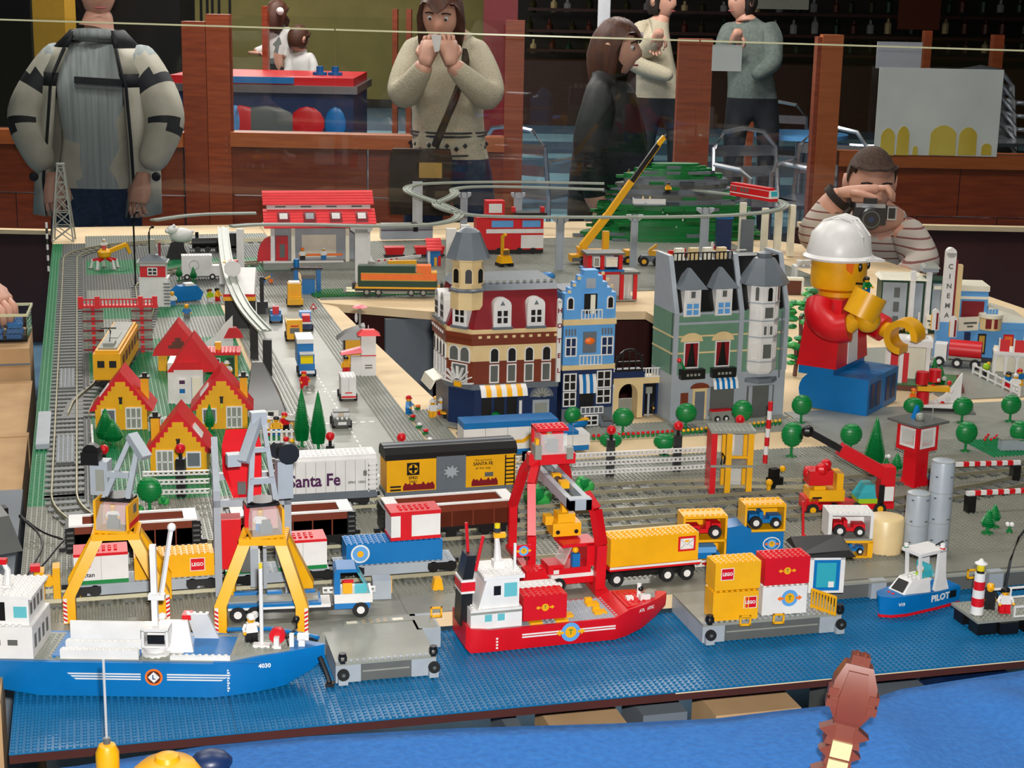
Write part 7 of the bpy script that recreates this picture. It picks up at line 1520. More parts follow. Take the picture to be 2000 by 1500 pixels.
minifig(t.location+Vector((.028,.01,.42*S)),0,'blue figure in the fire station bay','red','blue','red');minifig(t.location+Vector((.045,.012,.42*S)),.4,'yellow figure in the fire station bay','yellow','brown','black')
t=thing('white_trailer','white camper trailer behind the corner building roof','trailer',gp(998,580),math.radians(-4));M().box(-5.6,-2,1,4.6,2,2,'black').box(-3.4,-2,2,3.4,2,6.4,'white').box(-2.6,-2.06,3,1.6,-2,5.4,'bley').box(3.6,-2,2,6,2,6.6,'red').build('body',t)
for x in (-3,3):M().wheel(x,-2,1,1,.7).build('wheel',t)
t=thing('blue_tent','dark grey ramp with a blue cover behind the blue house','ramp',gp(1080,580)+Vector((0,.02,0)),.4);M().prism([(-5,0),(6,0),(-2,6)],-2,3,'dgrey').sph(-2,0,7,2.6,'blue',10,1.2,1,.6).build('cover',t)
# ---- green hill built of stacked layers
t=hill=thing('layered_hill','large stepped hill of green and grey plates with a monorail around','hill',(2.10,3.58,Q+.0004),math.radians(-6))
rr=random.Random(3)
nl=15
for k in range(nl):
    f=k/(nl-1);z0=k*2.1;n=22
    rx=(28*(1-f)**.5+11);ry=(16*(1-f)**.7+4)
    ox=2*f;oy=5*f
    poly=[(ox+rx*math.cos(2*PI*i/n)*(1+rr.uniform(-.12,.10)),oy+ry*math.sin(2*PI*i/n)*(1+rr.uniform(-.14,.10))) for i in range(n)]
    mt_='dgrass' if (k < 7 or k > 11) else ('dbley' if k % 2 else 'dgrey')
    M().prism(poly,z0,z0+2.1,mt_,'z').build('hill_layer',t)
    for q in range(7):
        i=rr.randrange(11,22);a,b=poly[i];M().box(a-3.2,b-1.2,z0,a+3.2,b+.9,z0+1.2,'dgrass' if rr.random() < (.85 if k < 6 else .55) else 'dbley').build('ledge',t)
for k in range(9):a=rr.uniform(-14,14);M().sph(a,-17+abs(a)*.25+k*.5,6+k*1.0,.5,['white','pink','white'][k % 3],7,k=4).build('hill_flower',t)
t=thing('white_pasture_fence','small white pen on the hill terrace','fence',at(1280,402,.155)+Vector((0,.06,0)),-.2);M().box(-7,-.2,0,7,.2,2,'white').box(-7,0,0,-6.6,5,2,'white').box(-7,-1,-.6,7,6,0,'bley').build('pen',t)
for k,x in enumerate((-2.6,.4)):M().cyl(x,2,0,.9,3,'tan',8,r2=.3).build('haystack',t)
for k,(x,y) in enumerate(((1310,380),(1233,352))):minifig(at(x,y,.2)+Vector((0,.03,.0)),0,['yellow climber standing on the hill slope','black capped climber near the crane boom'][k],['yellow','black'][k],'black','black')
t=thing('blue_tunnel','dark blue tunnel mouth at the right end of the hill','tunnel',gp(1415,505)+Vector((.02,.06,0)),-.2);M().box(-3,0,0,3,4,15,'dblue').box(-3.4,-.4,15,3.4,4,16,'blue').build('portal',t);t=thing('dark_tunnel_wall','dark grey wall slab at the loop end','slab',gp(1470,500)+Vector((0,.05,0)),-.2);M().box(-2.6,0,0,2.6,2,14,'dbley').build('slab',t)
# ---- red monorail train
a0=at(1432,384,ZM);a1=at(1512,398,ZM);t=thing('red_railcar','red rail car with a blue windscreen on the hill loop','train',(a0+a1)/2+Vector((0,0,.8*S)),yaw2(a0,a1))
L2=(a1-a0).length/S/2
M().box(-L2,-1.9,0,L2,1.9,1.2,'red').box(-L2,-1.9,1.2,L2,1.9,1.6,'white').box(-L2,-1.9,1.6,L2-1.4,1.9,4.4,'red').box(-L2,-1.6,4.4,L2-2,1.6,5.4,'red').loft([[(L2-1.4,-1.9,1.6),(L2,-1.9,1.6),(L2,1.9,1.6),(L2-1.4,1.9,1.6)],[(L2-1.4,-1.8,4.4),(L2-.6,-1.8,4.4),(L2-.6,1.8,4.4),(L2-1.4,1.8,4.4)]],'white').build('body',t)
M().loft([[(L2-.1,-1.6,2.2),(L2+.05,-1.6,2.2),(L2+.05,1.6,2.2),(L2-.1,1.6,2.2)],[(L2-.55,-1.6,4.2),(L2-.4,-1.6,4.2),(L2-.4,1.6,4.2),(L2-.55,1.6,4.2)]],'clear_blue').build('windscreen',t)
for k in range(6):
    if k != 2:M().box(-L2+1+k*1.9,-1.96,2.2,-L2+2.2+k*1.9,-1.9,3.8,'dgrey').build('window',t)
M().box(-L2,-1.97,4.2,L2-1.4,-1.9,4.4,'white').build('stripe',t)
# ============================================================ the giant figure, cinema and fairground
U=.087
fa=math.radians(-48);t=mx=thing('giant_figure','giant seated toy figure in red with a white hard hat','figure',(1.610,1.262,Q+.0004),fa+PI/2)
def G():return M(U)
# local: faces -y, sitting on the ground
for sx in (-1,1):
    q=G();c=[(-.5+0*k,0) for k in range(1)]
    prof=[(-1.3,0),(-1.3,.86),(.0,.86)]+[(.43*math.cos(a),.43+.43*math.sin(a)) for a in [PI/2-PI*k/10 for k in range(1,11)]]
    lg=q.prism(prof,sx*.5-.47,sx*.5+.47,'blue','x').build('leg',t)
    G().box(sx*.5-.3,-1.32,.14,sx*.5-.05,-1.28,.72,'dblue').build('socket',lg);G().box(sx*.5+.05,-1.32,.14,sx*.5+.3,-1.28,.72,'dblue').build('socket',lg)
G().box(-.98,-.42,.8,.98,.46,1.0,'blue').box(-.1,-.42,.5,.1,.4,.85,'blue').build('hips',t)
to=G().loft([[(-1,-.48,1.0),(1,-.48,1.0),(1,.5,1.0),(-1,.5,1.0)],[(-.72,-.42,2.6),(.72,-.42,2.6),(.72,.42,2.6),(-.72,.42,2.6)]],'red').build('torso',t)
G().loft([[(-.3,-.50,1.02),(.3,-.50,1.02),(.3,-.44,1.02),(-.3,-.44,1.02)],[(-.26,-.455,2.3),(.26,-.455,2.3),(.26,-.38,2.3),(-.26,-.38,2.3)]],'white').build('shirt_front',to);G().prism([(-.26,2.59),(.26,2.59),(0,2.1)],-.47,-.4,'yellow').build('neckline',to)
# arms: near side is -x
def arm(pts,rr,nm='arm'):return G().tube(pts,.3,'red',12,rr).build(nm,t)
sm=lambda P:[tuple(v) for v in smooth([Vector(p) for p in P],2)]
P=sm([(-.78,.1,2.5),(-1.02,.05,2.2),(-1.05,-.35,1.95),(-.98,-.72,2.05)]);a=arm(P,[.34]*len(P))
hd_=G().tube([(-.98,-.68,2.05),(-.95,-.9,2.3)],.2,'yellow',12).build('wrist',a)
def chand(c,ax,nm,par,r=.36):
    X=Matrix.Translation(c) @ ax.to_4x4();q=G();q.X=X
    rings=[]
    for k in range(17):
        b=math.radians(40+280*k/16)
        rings.append([(r*1.0*math.cos(b),r*math.sin(b),-.3),(r*.62*math.cos(b),r*.62*math.sin(b),-.3),(r*.62*math.cos(b),r*.62*math.sin(b),.3),(r*math.cos(b),r*math.sin(b),.3)])
    return q.loft(rings,'yellow').build(nm,par)
chand((-.9,-1.05,2.6),Matrix.Rotation(.3,3,'Y') @ Matrix.Rotation(PI/2*.2,3,'X'),'hand',a,.4);G().sph(-.85,-1.12,2.25,.3,'yellow',10).build('palm',a)
P=sm([(.78,.1,2.5),(1.02,0,2.2),(1.1,-.4,1.85),(1.02,-.85,1.7)]);b=arm(P,[.33]*len(P))
G().tube([(1.02,-.82,1.71),(.98,-1.1,1.66)],.2,'yellow',12).build('wrist',b);chand((.95,-1.4,1.62),Matrix.Rotation(PI/2,3,'Y') @ Matrix.Rotation(-.7,3,'Z'),'hand',b,.42)
h=G().cyl(0,0,2.6,.45,.14,'yellow',24).lathe(0,0,2.72,[(.5,0),(.63,.08),(.66,.2),(.66,.85),(.5,.98),(.1,1.0)],'yellow',28).build('head',t)
G().loft([[(.66*math.cos(a_),.66*math.sin(a_),z) for a_,z in ((-2.55,3.62),(-2.2,3.62),(-2.3,3.2),(-2.5,3.3))],[(.7*math.cos(a_),.7*math.sin(a_),z) for a_,z in ((-2.55,3.62),(-2.2,3.62),(-2.3,3.2),(-2.5,3.3))]],'orange').build('printed_hair',h)
for a_ in (-1.95,-1.2):G().sph(.66*math.cos(a_),.66*math.sin(a_),3.35,.09,'black',8,.7,.7,1.2).build('eye',h)
G().tube([(.67*math.cos(a_),.67*math.sin(a_),3.02-.08*math.cos((a_+1.57)*2)) for a_ in [-2.1+.15*k for k in range(8)]],.03,'black').build('mouth',h)
ht=G().lathe(0,.02,3.5,[(.76,0),(.78,.08),(.74,.3),(.66,.58),(.45,.84),(.15,.95),(.01,.96)],'white',28).build('hard_hat',t)
G().loft([[(-.74,-.2,3.5),(0,-1.12,3.5),(.74,-.2,3.5),(0,.3,3.5)],[(-.74,-.2,3.58),(0,-1.12,3.56),(.74,-.2,3.58),(0,.3,3.58)]],'white').lathe(0,.02,3.48,[(.84,0),(.86,.05),(.78,.12)],'white',28).build('brim',ht)
for x in (-.22,0,.22):G().tube([(x,-.72+.2*abs(x),3.62),(x,-.62,4.05),(x,-.3,4.42),(x,.02,4.5),(x,.35,4.38),(x,.64,4.05),(x,.74,3.62)],.035,'white',6).build('ridge',ht)
p=mx.matrix_basis @ Vector((-.9*U,-1.05*U,2.85*U))
minifig(p,fa+1.2,'tiny green and blue figure held up by the giant figure','green','blue','black','hair')
# ---- cinema
t=thing('cinema','blue and tan corner cinema with a tall white sign tower','building',(2.055,1.60,Q+.0006),math.radians(-18))
M().box(-4,-3,-.02,26,14,.3,'lgrey').build('pavement',t)
b=M().box(3,0,.3,24,14,9,'medblue').box(3,-.1,9,24,14,11,'medblue').build('lower_walls',t)
M().box(3,1.5,11,13,12,20,'medblue').box(5.4,1.4,11,12,1.6,17,'dred').box(2.8,1.2,20,13.2,12,21.6,'cream').box(3,1.3,17.6,13.1,1.5,18.4,'cream').build('upper_block',t)
M().loft([[(13,1,11),(26,1,11),(26,14,11),(13,14,11)],[(13.4,1.6,15.4),(24,1.6,12.4),(24,14,12.4),(13.4,14,15.4)]],'cream').build('side_roof',t)
M().lathe(14,.6,9,[(3.4,0),(3.4,3.4),(3.0,3.6)],'tan',12).lathe(14,.6,12.6,[(3.6,0),(3.6,1.0),(3,1.2)],'cream',12).box(12,-2.7,9.6,15.4,-2,12.4,'dred').build('corner_bay',t)
for k in range(4):M().box(12.2+k*.9,-1.5,13.8,12.8+k*.9,-.9,15.2,'medblue').build('finial',t)
tw=M().box(-1.8,-1.4,.3,2.6,2,11,'medblue').box(-.8,-1.2,11,2.2,1.2,31.5,'white').cyl(.7,-1.2,31.5,1.5,2.4,'white',18,'y').box(2.2,-1.2,11,2.8,1.2,29.5,'dred').box(2.8,-1.0,11,4.4,1.2,28,'tan').build('sign_tower',t)
for k,ch in enumerate('CINEMA'):text(ch,tw,(.7,-1.26,27.5-k*2.9),2.0,'dgrey',bold=.05)
for x0,an in ((-1.6,.8),(4.6,-.35)):
    X=Matrix.Translation((x0,-1.6,0)) @ Matrix.Rotation(-an,4,'Z');q=M();q.X=X;mq=q.box(-4 if an > 0 else -.6,-.6,8.6,.4 if an > 0 else 6.2,.2,12.6,'cream').build('marquee',t);q=M();q.X=X;q.box(-3.4 if an > 0 else 1,-.66,10.6,0 if an > 0 else 5.4,-.6,11.2,'dgrey').box(-2.8 if an > 0 else 2.2,-.66,9.6,-.8 if an > 0 else 4.2,-.6,10.1,'dgrey').build('letter_line',mq)
for x,z in ((-2.8,0),(2.6,-2)):
    M().prism([(x-1,8.8+z),(x+1.0,8.8+z),(x+1.0,14+z)]+[(x+1.0*math.cos(a_),14+z+1.2*math.sin(a_)) for a_ in [PI*k/6 for k in range(7)]],-3.0,-2.2,'white').box(x+.2,-3.05,9+z,x+.8,-2.98,14+z,'dred').box(x-1.2,-2.9,9+z,x-.9,-2.3,13.6+z,'yellow').build('fin',t)
M().box(6.6,-.15,.4,8.4,0,8,'dblue').build('door',b);M().box(10.6,-.2,1.4,13,0,7.6,'black').box(11,-.25,2,12.6,-.18,7,'gold').build('poster_case',b);M().box(18,-.2,1,21,0,7.6,'red').box(18.4,-.25,1.6,20.6,-.15,7,'orange').build('poster_case',b)
# ---- white columned town house
t=thing('columned_house','grey green house with tall white columns behind the giant figure','building',(2.08,1.89,Q+.0006),math.radians(-18))
b=M().box(-4,1,0,20,10,17,'dgreen').box(-3.6,.9,1,4,1.05,16,'bley').box(6,.9,1,9,1.05,16,'bley').box(12,.9,1,15,1.05,16,'bley').build('walls',t)
for x in (4.6,9.6):M().box(x,-.8,0,x+1.6,.8,20,'white').build('column',t)
M().loft([[(-5,-1,17),(10,-1,17),(10,10,17),(-5,10,17)],[(-4,0,18),(9,0,18),(9,10,18),(-4,10,18)]],'cream').box(12,-.6,14.4,22,10,15.4,'cream').box(8,-1.4,20,13,4,21.4,'bley').loft([[(8,-2,21.2),(13.4,-2,21.2),(13.4,4,21.2),(8,4,21.2)],[(9,-1,22.2),(12.6,-1,22.2),(12.6,4,22.2),(9,4,22.2)]],'lgrey').build('roof',t)
for k in range(3):M().box(15.4,.8,2+k*4.6,17,.95,5.2+k*4.6,'black').box(0,.8,2+k*4.6,1.8,.95,5.2+k*4.6,'dgrey').build('window',b)
# ---- white portico with red
t=thing('white_portico','white frame house with red shutters beside the giant hand','house',(1.77,1.345,Q+.0006),math.radians(-25))
M().box(-4,-1,-.02,22,16,1.2,'brown').box(-3.6,-.6,1.2,21,15,1.4,'dgrass').build('garden_base',t)
for x in (1,4.4,11.4):M().box(x,1,1.4,x+1.1,2.1,11.6,'white').build('post',t)
M().box(.4,.6,11.6,13,9,13.4,'white').lathe(9,5,13.4,[(3,0),(2.0,1),(.6,1.8),(.25,2.0),(.25,7)],'white',10).build('roof',t);M().box(2.2,2,1.4,4.2,2.3,11,'red').build('shutter',t);M().box(5.6,2,1.4,7,2.3,9.6,'red').build('shutter',t);M().box(1,7,1.4,13,7.6,11.6,'cream').build('back_wall',t);M().box(-3,1,1.4,1,2,3.4,'white').box(-1.6,.6,1.4,.4,1.0,2.2,'yellow').build('counter',t)
for k,(x,y) in enumerate(((1802,705),(1822,722),(1835,730))):
    cone_tree(gp(x,y+30),9-1.2*k,['pine left in the portico garden','pine middle in the portico garden','pine right in the portico garden'][k],1.7)
minifig(gp(1812,735),.2,'white haired figure in blue in the portico garden','blue','blue','white','hair')
# ---- red tanker
t=thing('tank_lorry','round red tank lorry in front of the cinema','lorry',gp(1880,722)+Vector((.02,.02,0)),math.radians(-35));M().cyl(-5,0,5.2,2.7,9,'red',18,'x').box(-5,-2,2.2,7,2,3,'black').box(-5.1,-2.4,2.6,4.2,-2.2,3.4,'lgrey').build('tank',t);M().box(-9,-2.2,1.6,-5.6,2.2,6.6,'white').build('cab',t)
for x in (-7.4,-2.4,2.6):M().wheel(x,-2.2,1.5,1.5,1).build('wheel',t)
# ---- fairground ride
t=thing('fairground_ride','red and yellow fairground ride beside a white slope','ride',gp(1828,806)+Vector((.01,.02,0)),math.radians(-20))
M().box(-6,-3.6,-.02,9.6,5,.4,'dgrey').build('base',t);M().box(-5,-2.8,.4,7,3.4,1.8,'white').box(-5.2,-3,.4,7.2,-2.9,1.2,'black').build('deck',t)
M().prism([(-1,1.8),(6.4,1.8),(6.4,9.6),(5.6,8.6),(4.4,6.4),(2.2,3.6)],1.4,2.4,'white').build('white_slope',t)
for x,y,z,c in ((-4,0,6.8,'red'),(-.6,1.4,7.2,'red'),(-3.6,-.6,1.8,'red')):M().cyl(x,y,z,1.6,3.2,c,14).build('drum',t)
M().box(-5.2,-1.6,5.2,3,1,6.4,'yellow').build('yellow_arm',t);M().cyl(-3.4,0,1.8,.8,5,'black',10).build('spindle',t)
for k in range(9):a_=k*.7;M().sph(1.2+2.4*math.cos(a_),.4,5.0+3.4*math.sin(a_),.65,['white','red','clear'][k % 3],8).build('bead',t)
minifig(gp(1782,792),.2,'orange figure beside the fairground ride','orange','orange','orange')
# ---- white arcade and visitors
t=thing('white_arcade','white arched arcade with red blinds at the right frame edge','building',gp(1945,735),math.radians(-28))
M().box(-2,0,0,16,6,.6,'lgrey').box(-1,4,.6,14,4.6,8,'cream').build('base',t)
for k in range(5):M().box(-1+k*3,0,.6,-.3+k*3,.8,6.4,'white').build('post',t)
for k in range(4):M().prism([(-.3+k*3,6.4),(2+k*3,6.4),(2+k*3,5.4)]+[(.85+k*3+1.15*math.cos(a_),4.8+1.15*math.sin(a_)) for a_ in [PI*q/6 for q in range(7)]]+[(-.3+k*3,5.4)],0,.6,'white').build('arch',t)
M().box(-1.2,-.2,6.4,14,5,7.2,'white').build('cornice',t)
for k in range(2):M().box(.4+k*4,.2,7.2,3+k*4,.8,10.6,'red').box(0+k*4,.1,7.2,.4+k*4,.9,11,'white').build('blind',t)
M().box(8.4,.6,7.2,9.6,1.6,18,'white').build('pole',t)
fence(gp(1900,730),gp(1990,775),'white low wall in front of the arcade',6,3)
t=thing('dark_planter','black planter with yellow leaves before the arcade','planter',gp(1925,738));M().cyl(0,0,0,.8,2.2,'black',10,r2=1.1).build('pot',t);M().sph(0,0,3.2,1.1,'lime',8).sph(.6,0,4,.6,'yellow',8).build('leaves',t)
for k,(x,y,a_,b_,c) in enumerate(((1967,758,'blue','red','black'),(1982,762,'white','white','white'),(1990,752,'blue','yellow','red'),(1752,655,'white','black','black'),(1790,660,'red','black','brown'),(1772,668,'green','tan','yellow'))):
    minifig(gp(x,y),.5*k-1,['blue and red figure before the arcade wall','white figure before the arcade wall','blue figure with red cap at the right edge','white figure before the columned house','red figure before the columned house','green figure before the columned house'][k],a_,b_,c,'hair')
# ---- leafy trees and table clutter behind the giant figure
for k,(x,y,h,s_) in enumerate(((1560,690,16,4.2),(1552,735,11,3.0),(1585,640,15,4.0))):
    t=thing('leafy_tree',['bushy green tree left of the giant figure head','bushy green tree beside the giant figure back','bushy green tree farther behind the giant figure'][k],'tree',gp(x,y));M().tube([(0,0,0),(.3,0,h*.4),(0,.2,h*.7)],.6,'brown').build('trunk',t)
    rr=random.Random(k)
    for q in range(16):M().sph(rr.uniform(-s_,s_),rr.uniform(-s_,s_),h*rr.uniform(.35,1),rr.uniform(1.0,1.7),'green' if q % 2 else 'plime',7,1.3,1.3,.6,k=4).build('leaf_cluster',t)
t=thing('white_cup_table','small white table with cups behind the loop end','table',gp(1575,545),-.2);M().box(-5,-2,4.4,5,4,5,'white').box(-5,-2,0,-4,4,4.4,'white').box(4,-2,0,5,4,4.4,'white').build('bench',t)
for k,x in enumerate((-3,0)):tag(M().lathe(0,0,0,[(.9,0),(1.3,.4),(1.4,2),(1.3,2.2)],'white',14).build('white_cup',loc=gp(1575,545)+Vector((x*S,0,5.02*S))),['white cup left on the small white table','white cup right on the small white table'][k],'cup')
t=thing('small_desk','brown and white desk on the bare board behind the tower','desk',gp(1548,575),-.25);M().box(-3,0,0,3,3,5,'brown').box(-3.4,-.4,5,3.8,3.4,5.8,'cream').box(3,0,0,3.8,3,5,'white').build('body',t)
t=thing('wire_frame_toy','tangle of thin grey toy parts on the bare board','toy',gp(1590,520));M().tube([(-3,0,.4),(-1,1,3),(1,0,.6),(3,1,3.4),(4,0,.6)],.2,'bley').tube([(-2,1,.3),(0,-1,2.6),(2,1,.4)],.2,'medblue').build('wires',t)
# ============================================================ partition, bar and hall behind the layout
def hp(px,py,D):
    """hall coordinates (a, d, z) of a photo point at forward distance D"""
    p=far(px,py,D);q=p-Vector((CAM.x,CAM.y,0));return q.dot(vx),q.dot(vy),p.z
def hbox(name,px0,px1,py0,py1,D,th,mt,label=None,cat=None,floor=False,parent=None,kind=None,pymid=None):
    ym=pymid if pymid is not None else (py0+py1)/2
    a0=hp(px0,ym,D)[0];a1=hp(px1,ym,D)[0];zt=hp((px0+px1)/2,py0,D)[2];zb=FLOOR+.002 if floor else hp((px0+px1)/2,py1,D)[2]
    o=M(1).box(a0,D,zb,a1,D+th,zt,mt).build(name,parent)
    if parent is None:o.rotation_euler=(0,0,YAW);o.location=(CAM.x,CAM.y,0)
    if label:tag(o,label,cat)
    if kind:o['kind']=kind
    return o
mt_,nt_,bb_=nodes_of('m_acryl');MATS['m_acryl']=mt_
tr_=nt_.nodes.new('ShaderNodeBsdfTransparent');tr_.inputs[0].default_value=(.96,.97,.97,1);gl_=nt_.nodes.new('ShaderNodeBsdfGlossy');gl_.inputs['Roughness'].default_value=.02;mx_=nt_.nodes.new('ShaderNodeMixShader');fr_=nt_.nodes.new('ShaderNodeFresnel');fr_.inputs[0].default_value=1.4
nt_.links.new(fr_.outputs[0],mx_.inputs[0]);nt_.links.new(tr_.outputs[0],mx_.inputs[1]);nt_.links.new(gl_.outputs[0],mx_.inputs[2]);nt_.links.new(mx_.outputs[0],nt_.nodes['Material Output'].inputs['Surface'])
fabric('m_edge',(.80,.80,.66),(.85,.85,.7),3,.2)
D8=8.0
for x0,x1,yt,mt,lab in ((405,450,28,'m_wood','light brown wooden post left of the half wall'),(358,404,42,'m_panel','dark red wooden post beside the man in the jacket'),(985,1022,40,'m_wood','light brown wooden post behind the woman with the bag'),(1322,1388,76,'m_wood','wide red brown wooden post behind the crane boom'),(1600,1640,68,'m_woodlight','light brown wooden post left of the leaning cards')):
    hbox('wooden_post',x0,x1,yt,500,D8,.09,mt,lab,'post',True,pymid=200)
hbox('wooden_post',1590,1602,72,500,D8+.02,.09,'m_panel','narrow dark post strip beside the light brown post','post',True,pymid=200)
def halfwall(x0,x1,yt,label,n):
    t=thing('half_wall',label,'partition',(CAM.x,CAM.y,0),YAW)
    hbox('top_rail',x0,x1,yt,yt+28,D8-.03,.14,'m_woodlight',parent=t)
    zt=hp((x0+x1)/2,yt+28,D8)[2];a0=hp(x0,300,D8)[0];a1=hp(x1,300,D8)[0]
    hts=[.24,.22,.24,.25];z=zt
    for k,h_ in enumerate(hts):
        zb=max(FLOOR+.002,z-h_) if k < 3 else FLOOR+.002
        m_=n+(k % 2)
        for j in range(m_):M(1).box(a0+(a1-a0)*j/m_+.003,D8+.01+.004*((j+k) % 2),zb+.003,a0+(a1-a0)*(j+1)/m_-.003,D8+.05,z-.003,'m_panel').build('plank',t)
        z=zb
    hbox('glass_pane',x0,x1,72 if x0 > 1000 else 35,yt,D8+.04,.008,'m_acryl',parent=t)
    return t
halfwall(450,985,264,'wooden half wall with a glass pane behind the woman with the bag',2);halfwall(1641,2120,302,'wooden half wall with a glass pane behind the photographer',2);halfwall(-140,357,255,'wooden half wall with a glass pane behind the man in the jacket',2)
hbox('table_rail',1560,2120,441,450,7.2,.05,'m_board','pale wooden rail in front of the right half wall','rail',pymid=445)
hbox('low_screen',1540,2120,450,700,7.25,.03,'m_drape','dark brown low screen below the pale rail','screen',True,pymid=500)
hbox('table_rail',-160,110,448,456,7.2,.05,'m_board','pale wooden rail at the far left behind the layout','rail',pymid=450);hbox('low_screen',-160,120,456,700,7.25,.03,'m_drape','dark brown low screen at the far left','screen',True,pymid=500)
# clear acrylic screen behind the layout
t=thing('acrylic_screen','tall clear acrylic screen standing behind the layout','screen',(CAM.x,CAM.y,0),YAW)
Da=6.18
aL,_,zL=hp(-60,38,Da);aR,_,zR=hp(2080,103,Da)
for k in range(3):
    f0,f1_=k/3,(k+1)/3;x0_,x1_=aL+(aR-aL)*f0+.003,aL+(aR-aL)*f1_-.003;z0_,z1_=zL+(zR-zL)*f0,zL+(zR-zL)*f1_
    sh_=M(1).loft([[(x0_,Da,FLOOR+.002),(x1_,Da,FLOOR+.002),(x1_,Da+.005,FLOOR+.002),(x0_,Da+.005,FLOOR+.002)],[(x0_,Da,z0_),(x1_,Da,z1_),(x1_,Da+.005,z1_),(x0_,Da+.005,z0_)]],'m_acryl').build('sheet',t)
    M(1).loft([[(x0_,Da-.001,z0_),(x0_,Da+.006,z0_),(x0_,Da+.006,z0_+.006),(x0_,Da-.001,z0_+.006)],[(x1_,Da-.001,z1_),(x1_,Da+.006,z1_),(x1_,Da+.006,z1_+.006),(x1_,Da-.001,z1_+.006)]],'m_edge').build('polished_edge',sh_)
# paper on the post, leaning cards
hbox('paper_notice',1391,1449,88,139,D8-.01,.004,'m_paper','small white paper notice taped beside the wide post','notice',pymid=110)
fabric('m_lilac',(.74,.74,.78),(.78,.78,.82),4,.8)
t=thing('leaning_card','large white card with yellow painted tulips on the half wall','card',(CAM.x,CAM.y,0),YAW)
hbox('sheet',1712,1954,134,304,D8-.04,.006,'m_paper',parent=t,pymid=220)
fabric('m_tulip',(.78,.66,.18),(.84,.76,.34),6,.8)
def tulip(px,w,py):
    a,d,zb=hp(px,303,D8-.045);a2=hp(px+w,303,D8-.045)[0];r_=(a2-a)/2;zt=hp(px,py,D8-.045)[2]
    M(1).prism([(a,zb),(a+2*r_,zb)]+[(a+r_+r_*math.cos(b_)*(.95+.1*math.sin(3*b_)),zb+(zt-zb)*(.55+.45*math.sin(b_))) for b_ in [PI*k/8 for k in range(9)]],D8-.043,D8-.041,'m_tulip').build('painted_tulip',t)
for px,w_,py in ((1718,28,250),(1750,24,246),(1782,10,285),(1814,52,244),(1870,36,248),(1916,20,280)):tulip(px,w_,py)
hbox('back_card',1712,1800,82,134,D8+.1,.006,'m_lilac','pale grey card standing behind the tulip card','card',pymid=110)
# ---- bar and games area
fabric('m_bottle',(.12,.20,.10),(.25,.2,.1),5,.2)
hbox('bar_counter',935,2200,128,400,20.5,.6,'m_barwood','long dark wooden bar counter across the hall','counter',True,pymid=180)
t=thing('bottle_shelf','dark bar shelf with rows of bottles','shelf',(CAM.x,CAM.y,0),YAW)
for k,py in enumerate((20,62,100)):hbox('board',1030,2150,py+6,py+12,22.2,.4,'m_barwood',parent=t,pymid=60)
rr=random.Random(5)
for k,py in enumerate((26,68,106)):
    for j in range(30):
        px=1040+j*37+rr.uniform(-6,6);a,d,zb=hp(px,py,22.2);h_=rr.uniform(.14,.24)
        o=tag(M(1).lathe(a,22.35,zb+.01,[(.045,0),(.047,h_*.6),(.017,h_*.75),(.017,h_),(.002,h_)],rr.choice(['m_bottle','clear','brown','dgreen','tan','m_bottle']),8).build('bar_bottle',rot=YAW,loc=(CAM.x,CAM.y,0)),'small bottle standing on the %s board of the bar shelf' % ['upper','middle','lower'][k],'bottle','bottles on the bar shelf')
hbox('pale_cabinet',1470,1580,-10,18,21.9,.1,'cream','pale cabinet strip above the bar','cabinet',pymid=5)  # plain cream strip in one even colour
hbox('wall_poster',1756,1838,-30,58,21.4,.02,'rbrown','brown and orange poster above the bar','poster',pymid=10)
hbox('red_machine',945,1012,-60,30,12,.5,'dred','dark red slot machine behind the woman with the bag','machine',True,pymid=0)
hbox('yellow_cabinet',62,125,-60,56,12,.3,'gold','yellow cabinet behind the head of the man in the jacket','cabinet',True,pymid=0)
hbox('dark_cabinet',130,352,-60,150,13,.5,'black','dark game cabinet left of the wooden post','cabinet',True,pymid=50);hbox('dark_cabinet',-140,60,-60,150,13,.5,'black','dark game cabinet at the far left','cabinet',True,pymid=50)
t=thing('cue_rack','rack of dark billiard cues on the olive wall','rack',(CAM.x,CAM.y,0),YAW)
for k,px in enumerate((352,375,390,402,412,425,446)):
    a,d,z=hp(px,40,14);M(1).bar((a,14,z-1.2),(a+.02,14,z+.6),.02,.02,'black').build('cue',t)
hbox('chrome_pole',1168,1192,-60,60,11,.07,'steel','polished chrome pole at the bar','pole',True,pymid=20)
for px,w_,yt,lab in ((512,11,12,'thin brown post behind the ponytail girl'),(766,10,18,'thin brown post left of the woman with the bag'),(793,10,18,'second thin brown post left of the woman with the bag'),(1468,12,45,'thin brown post beside the bar guest'),(1805,14,60,'thin brown post behind the grey card'),(1940,20,68,'thin brown post at the far right')):hbox('thin_post',px,px+w_,yt,300,12,.1,'m_wood',lab,'post',True,pymid=100)
# foosball table
t=thing('table_football','glass topped games table painted red and blue behind the half wall','games table',(CAM.x,CAM.y,0),YAW)
DT=11.0;a0,_,z0=hp(330,175,DT);a1,_,_=hp(690,175,DT);zt=hp(500,150,DT)[2];zr=hp(500,180,DT)[2]
M(1).box(a0,DT,zr-.42,a1,DT+1.0,zr,'dblue').build('cabinet',t);M(1).box(a0-.03,DT-.04,zr,a1+.03,DT+1.05,zr+.05,'steel').build('rim',t);M(1).box(a0,DT+.02,zr+.05,a1,DT+1.0,zt,'red').box(a0+.3,DT,zr+.06,a1-.4,DT+.02,zt,'blue').build('playfield',t)
for px,c_l,w_ in ((470,'red',60),(520,'dgrey',90),(600,'red',50),(655,'blue',30),(460,'medblue',40)):
    b0=hp(px,215,DT)[0];M(1).sph((b0),DT-.0,zr-.2,.14,c_l,10,w_/60,.1,.8).build('painted_splash',t)
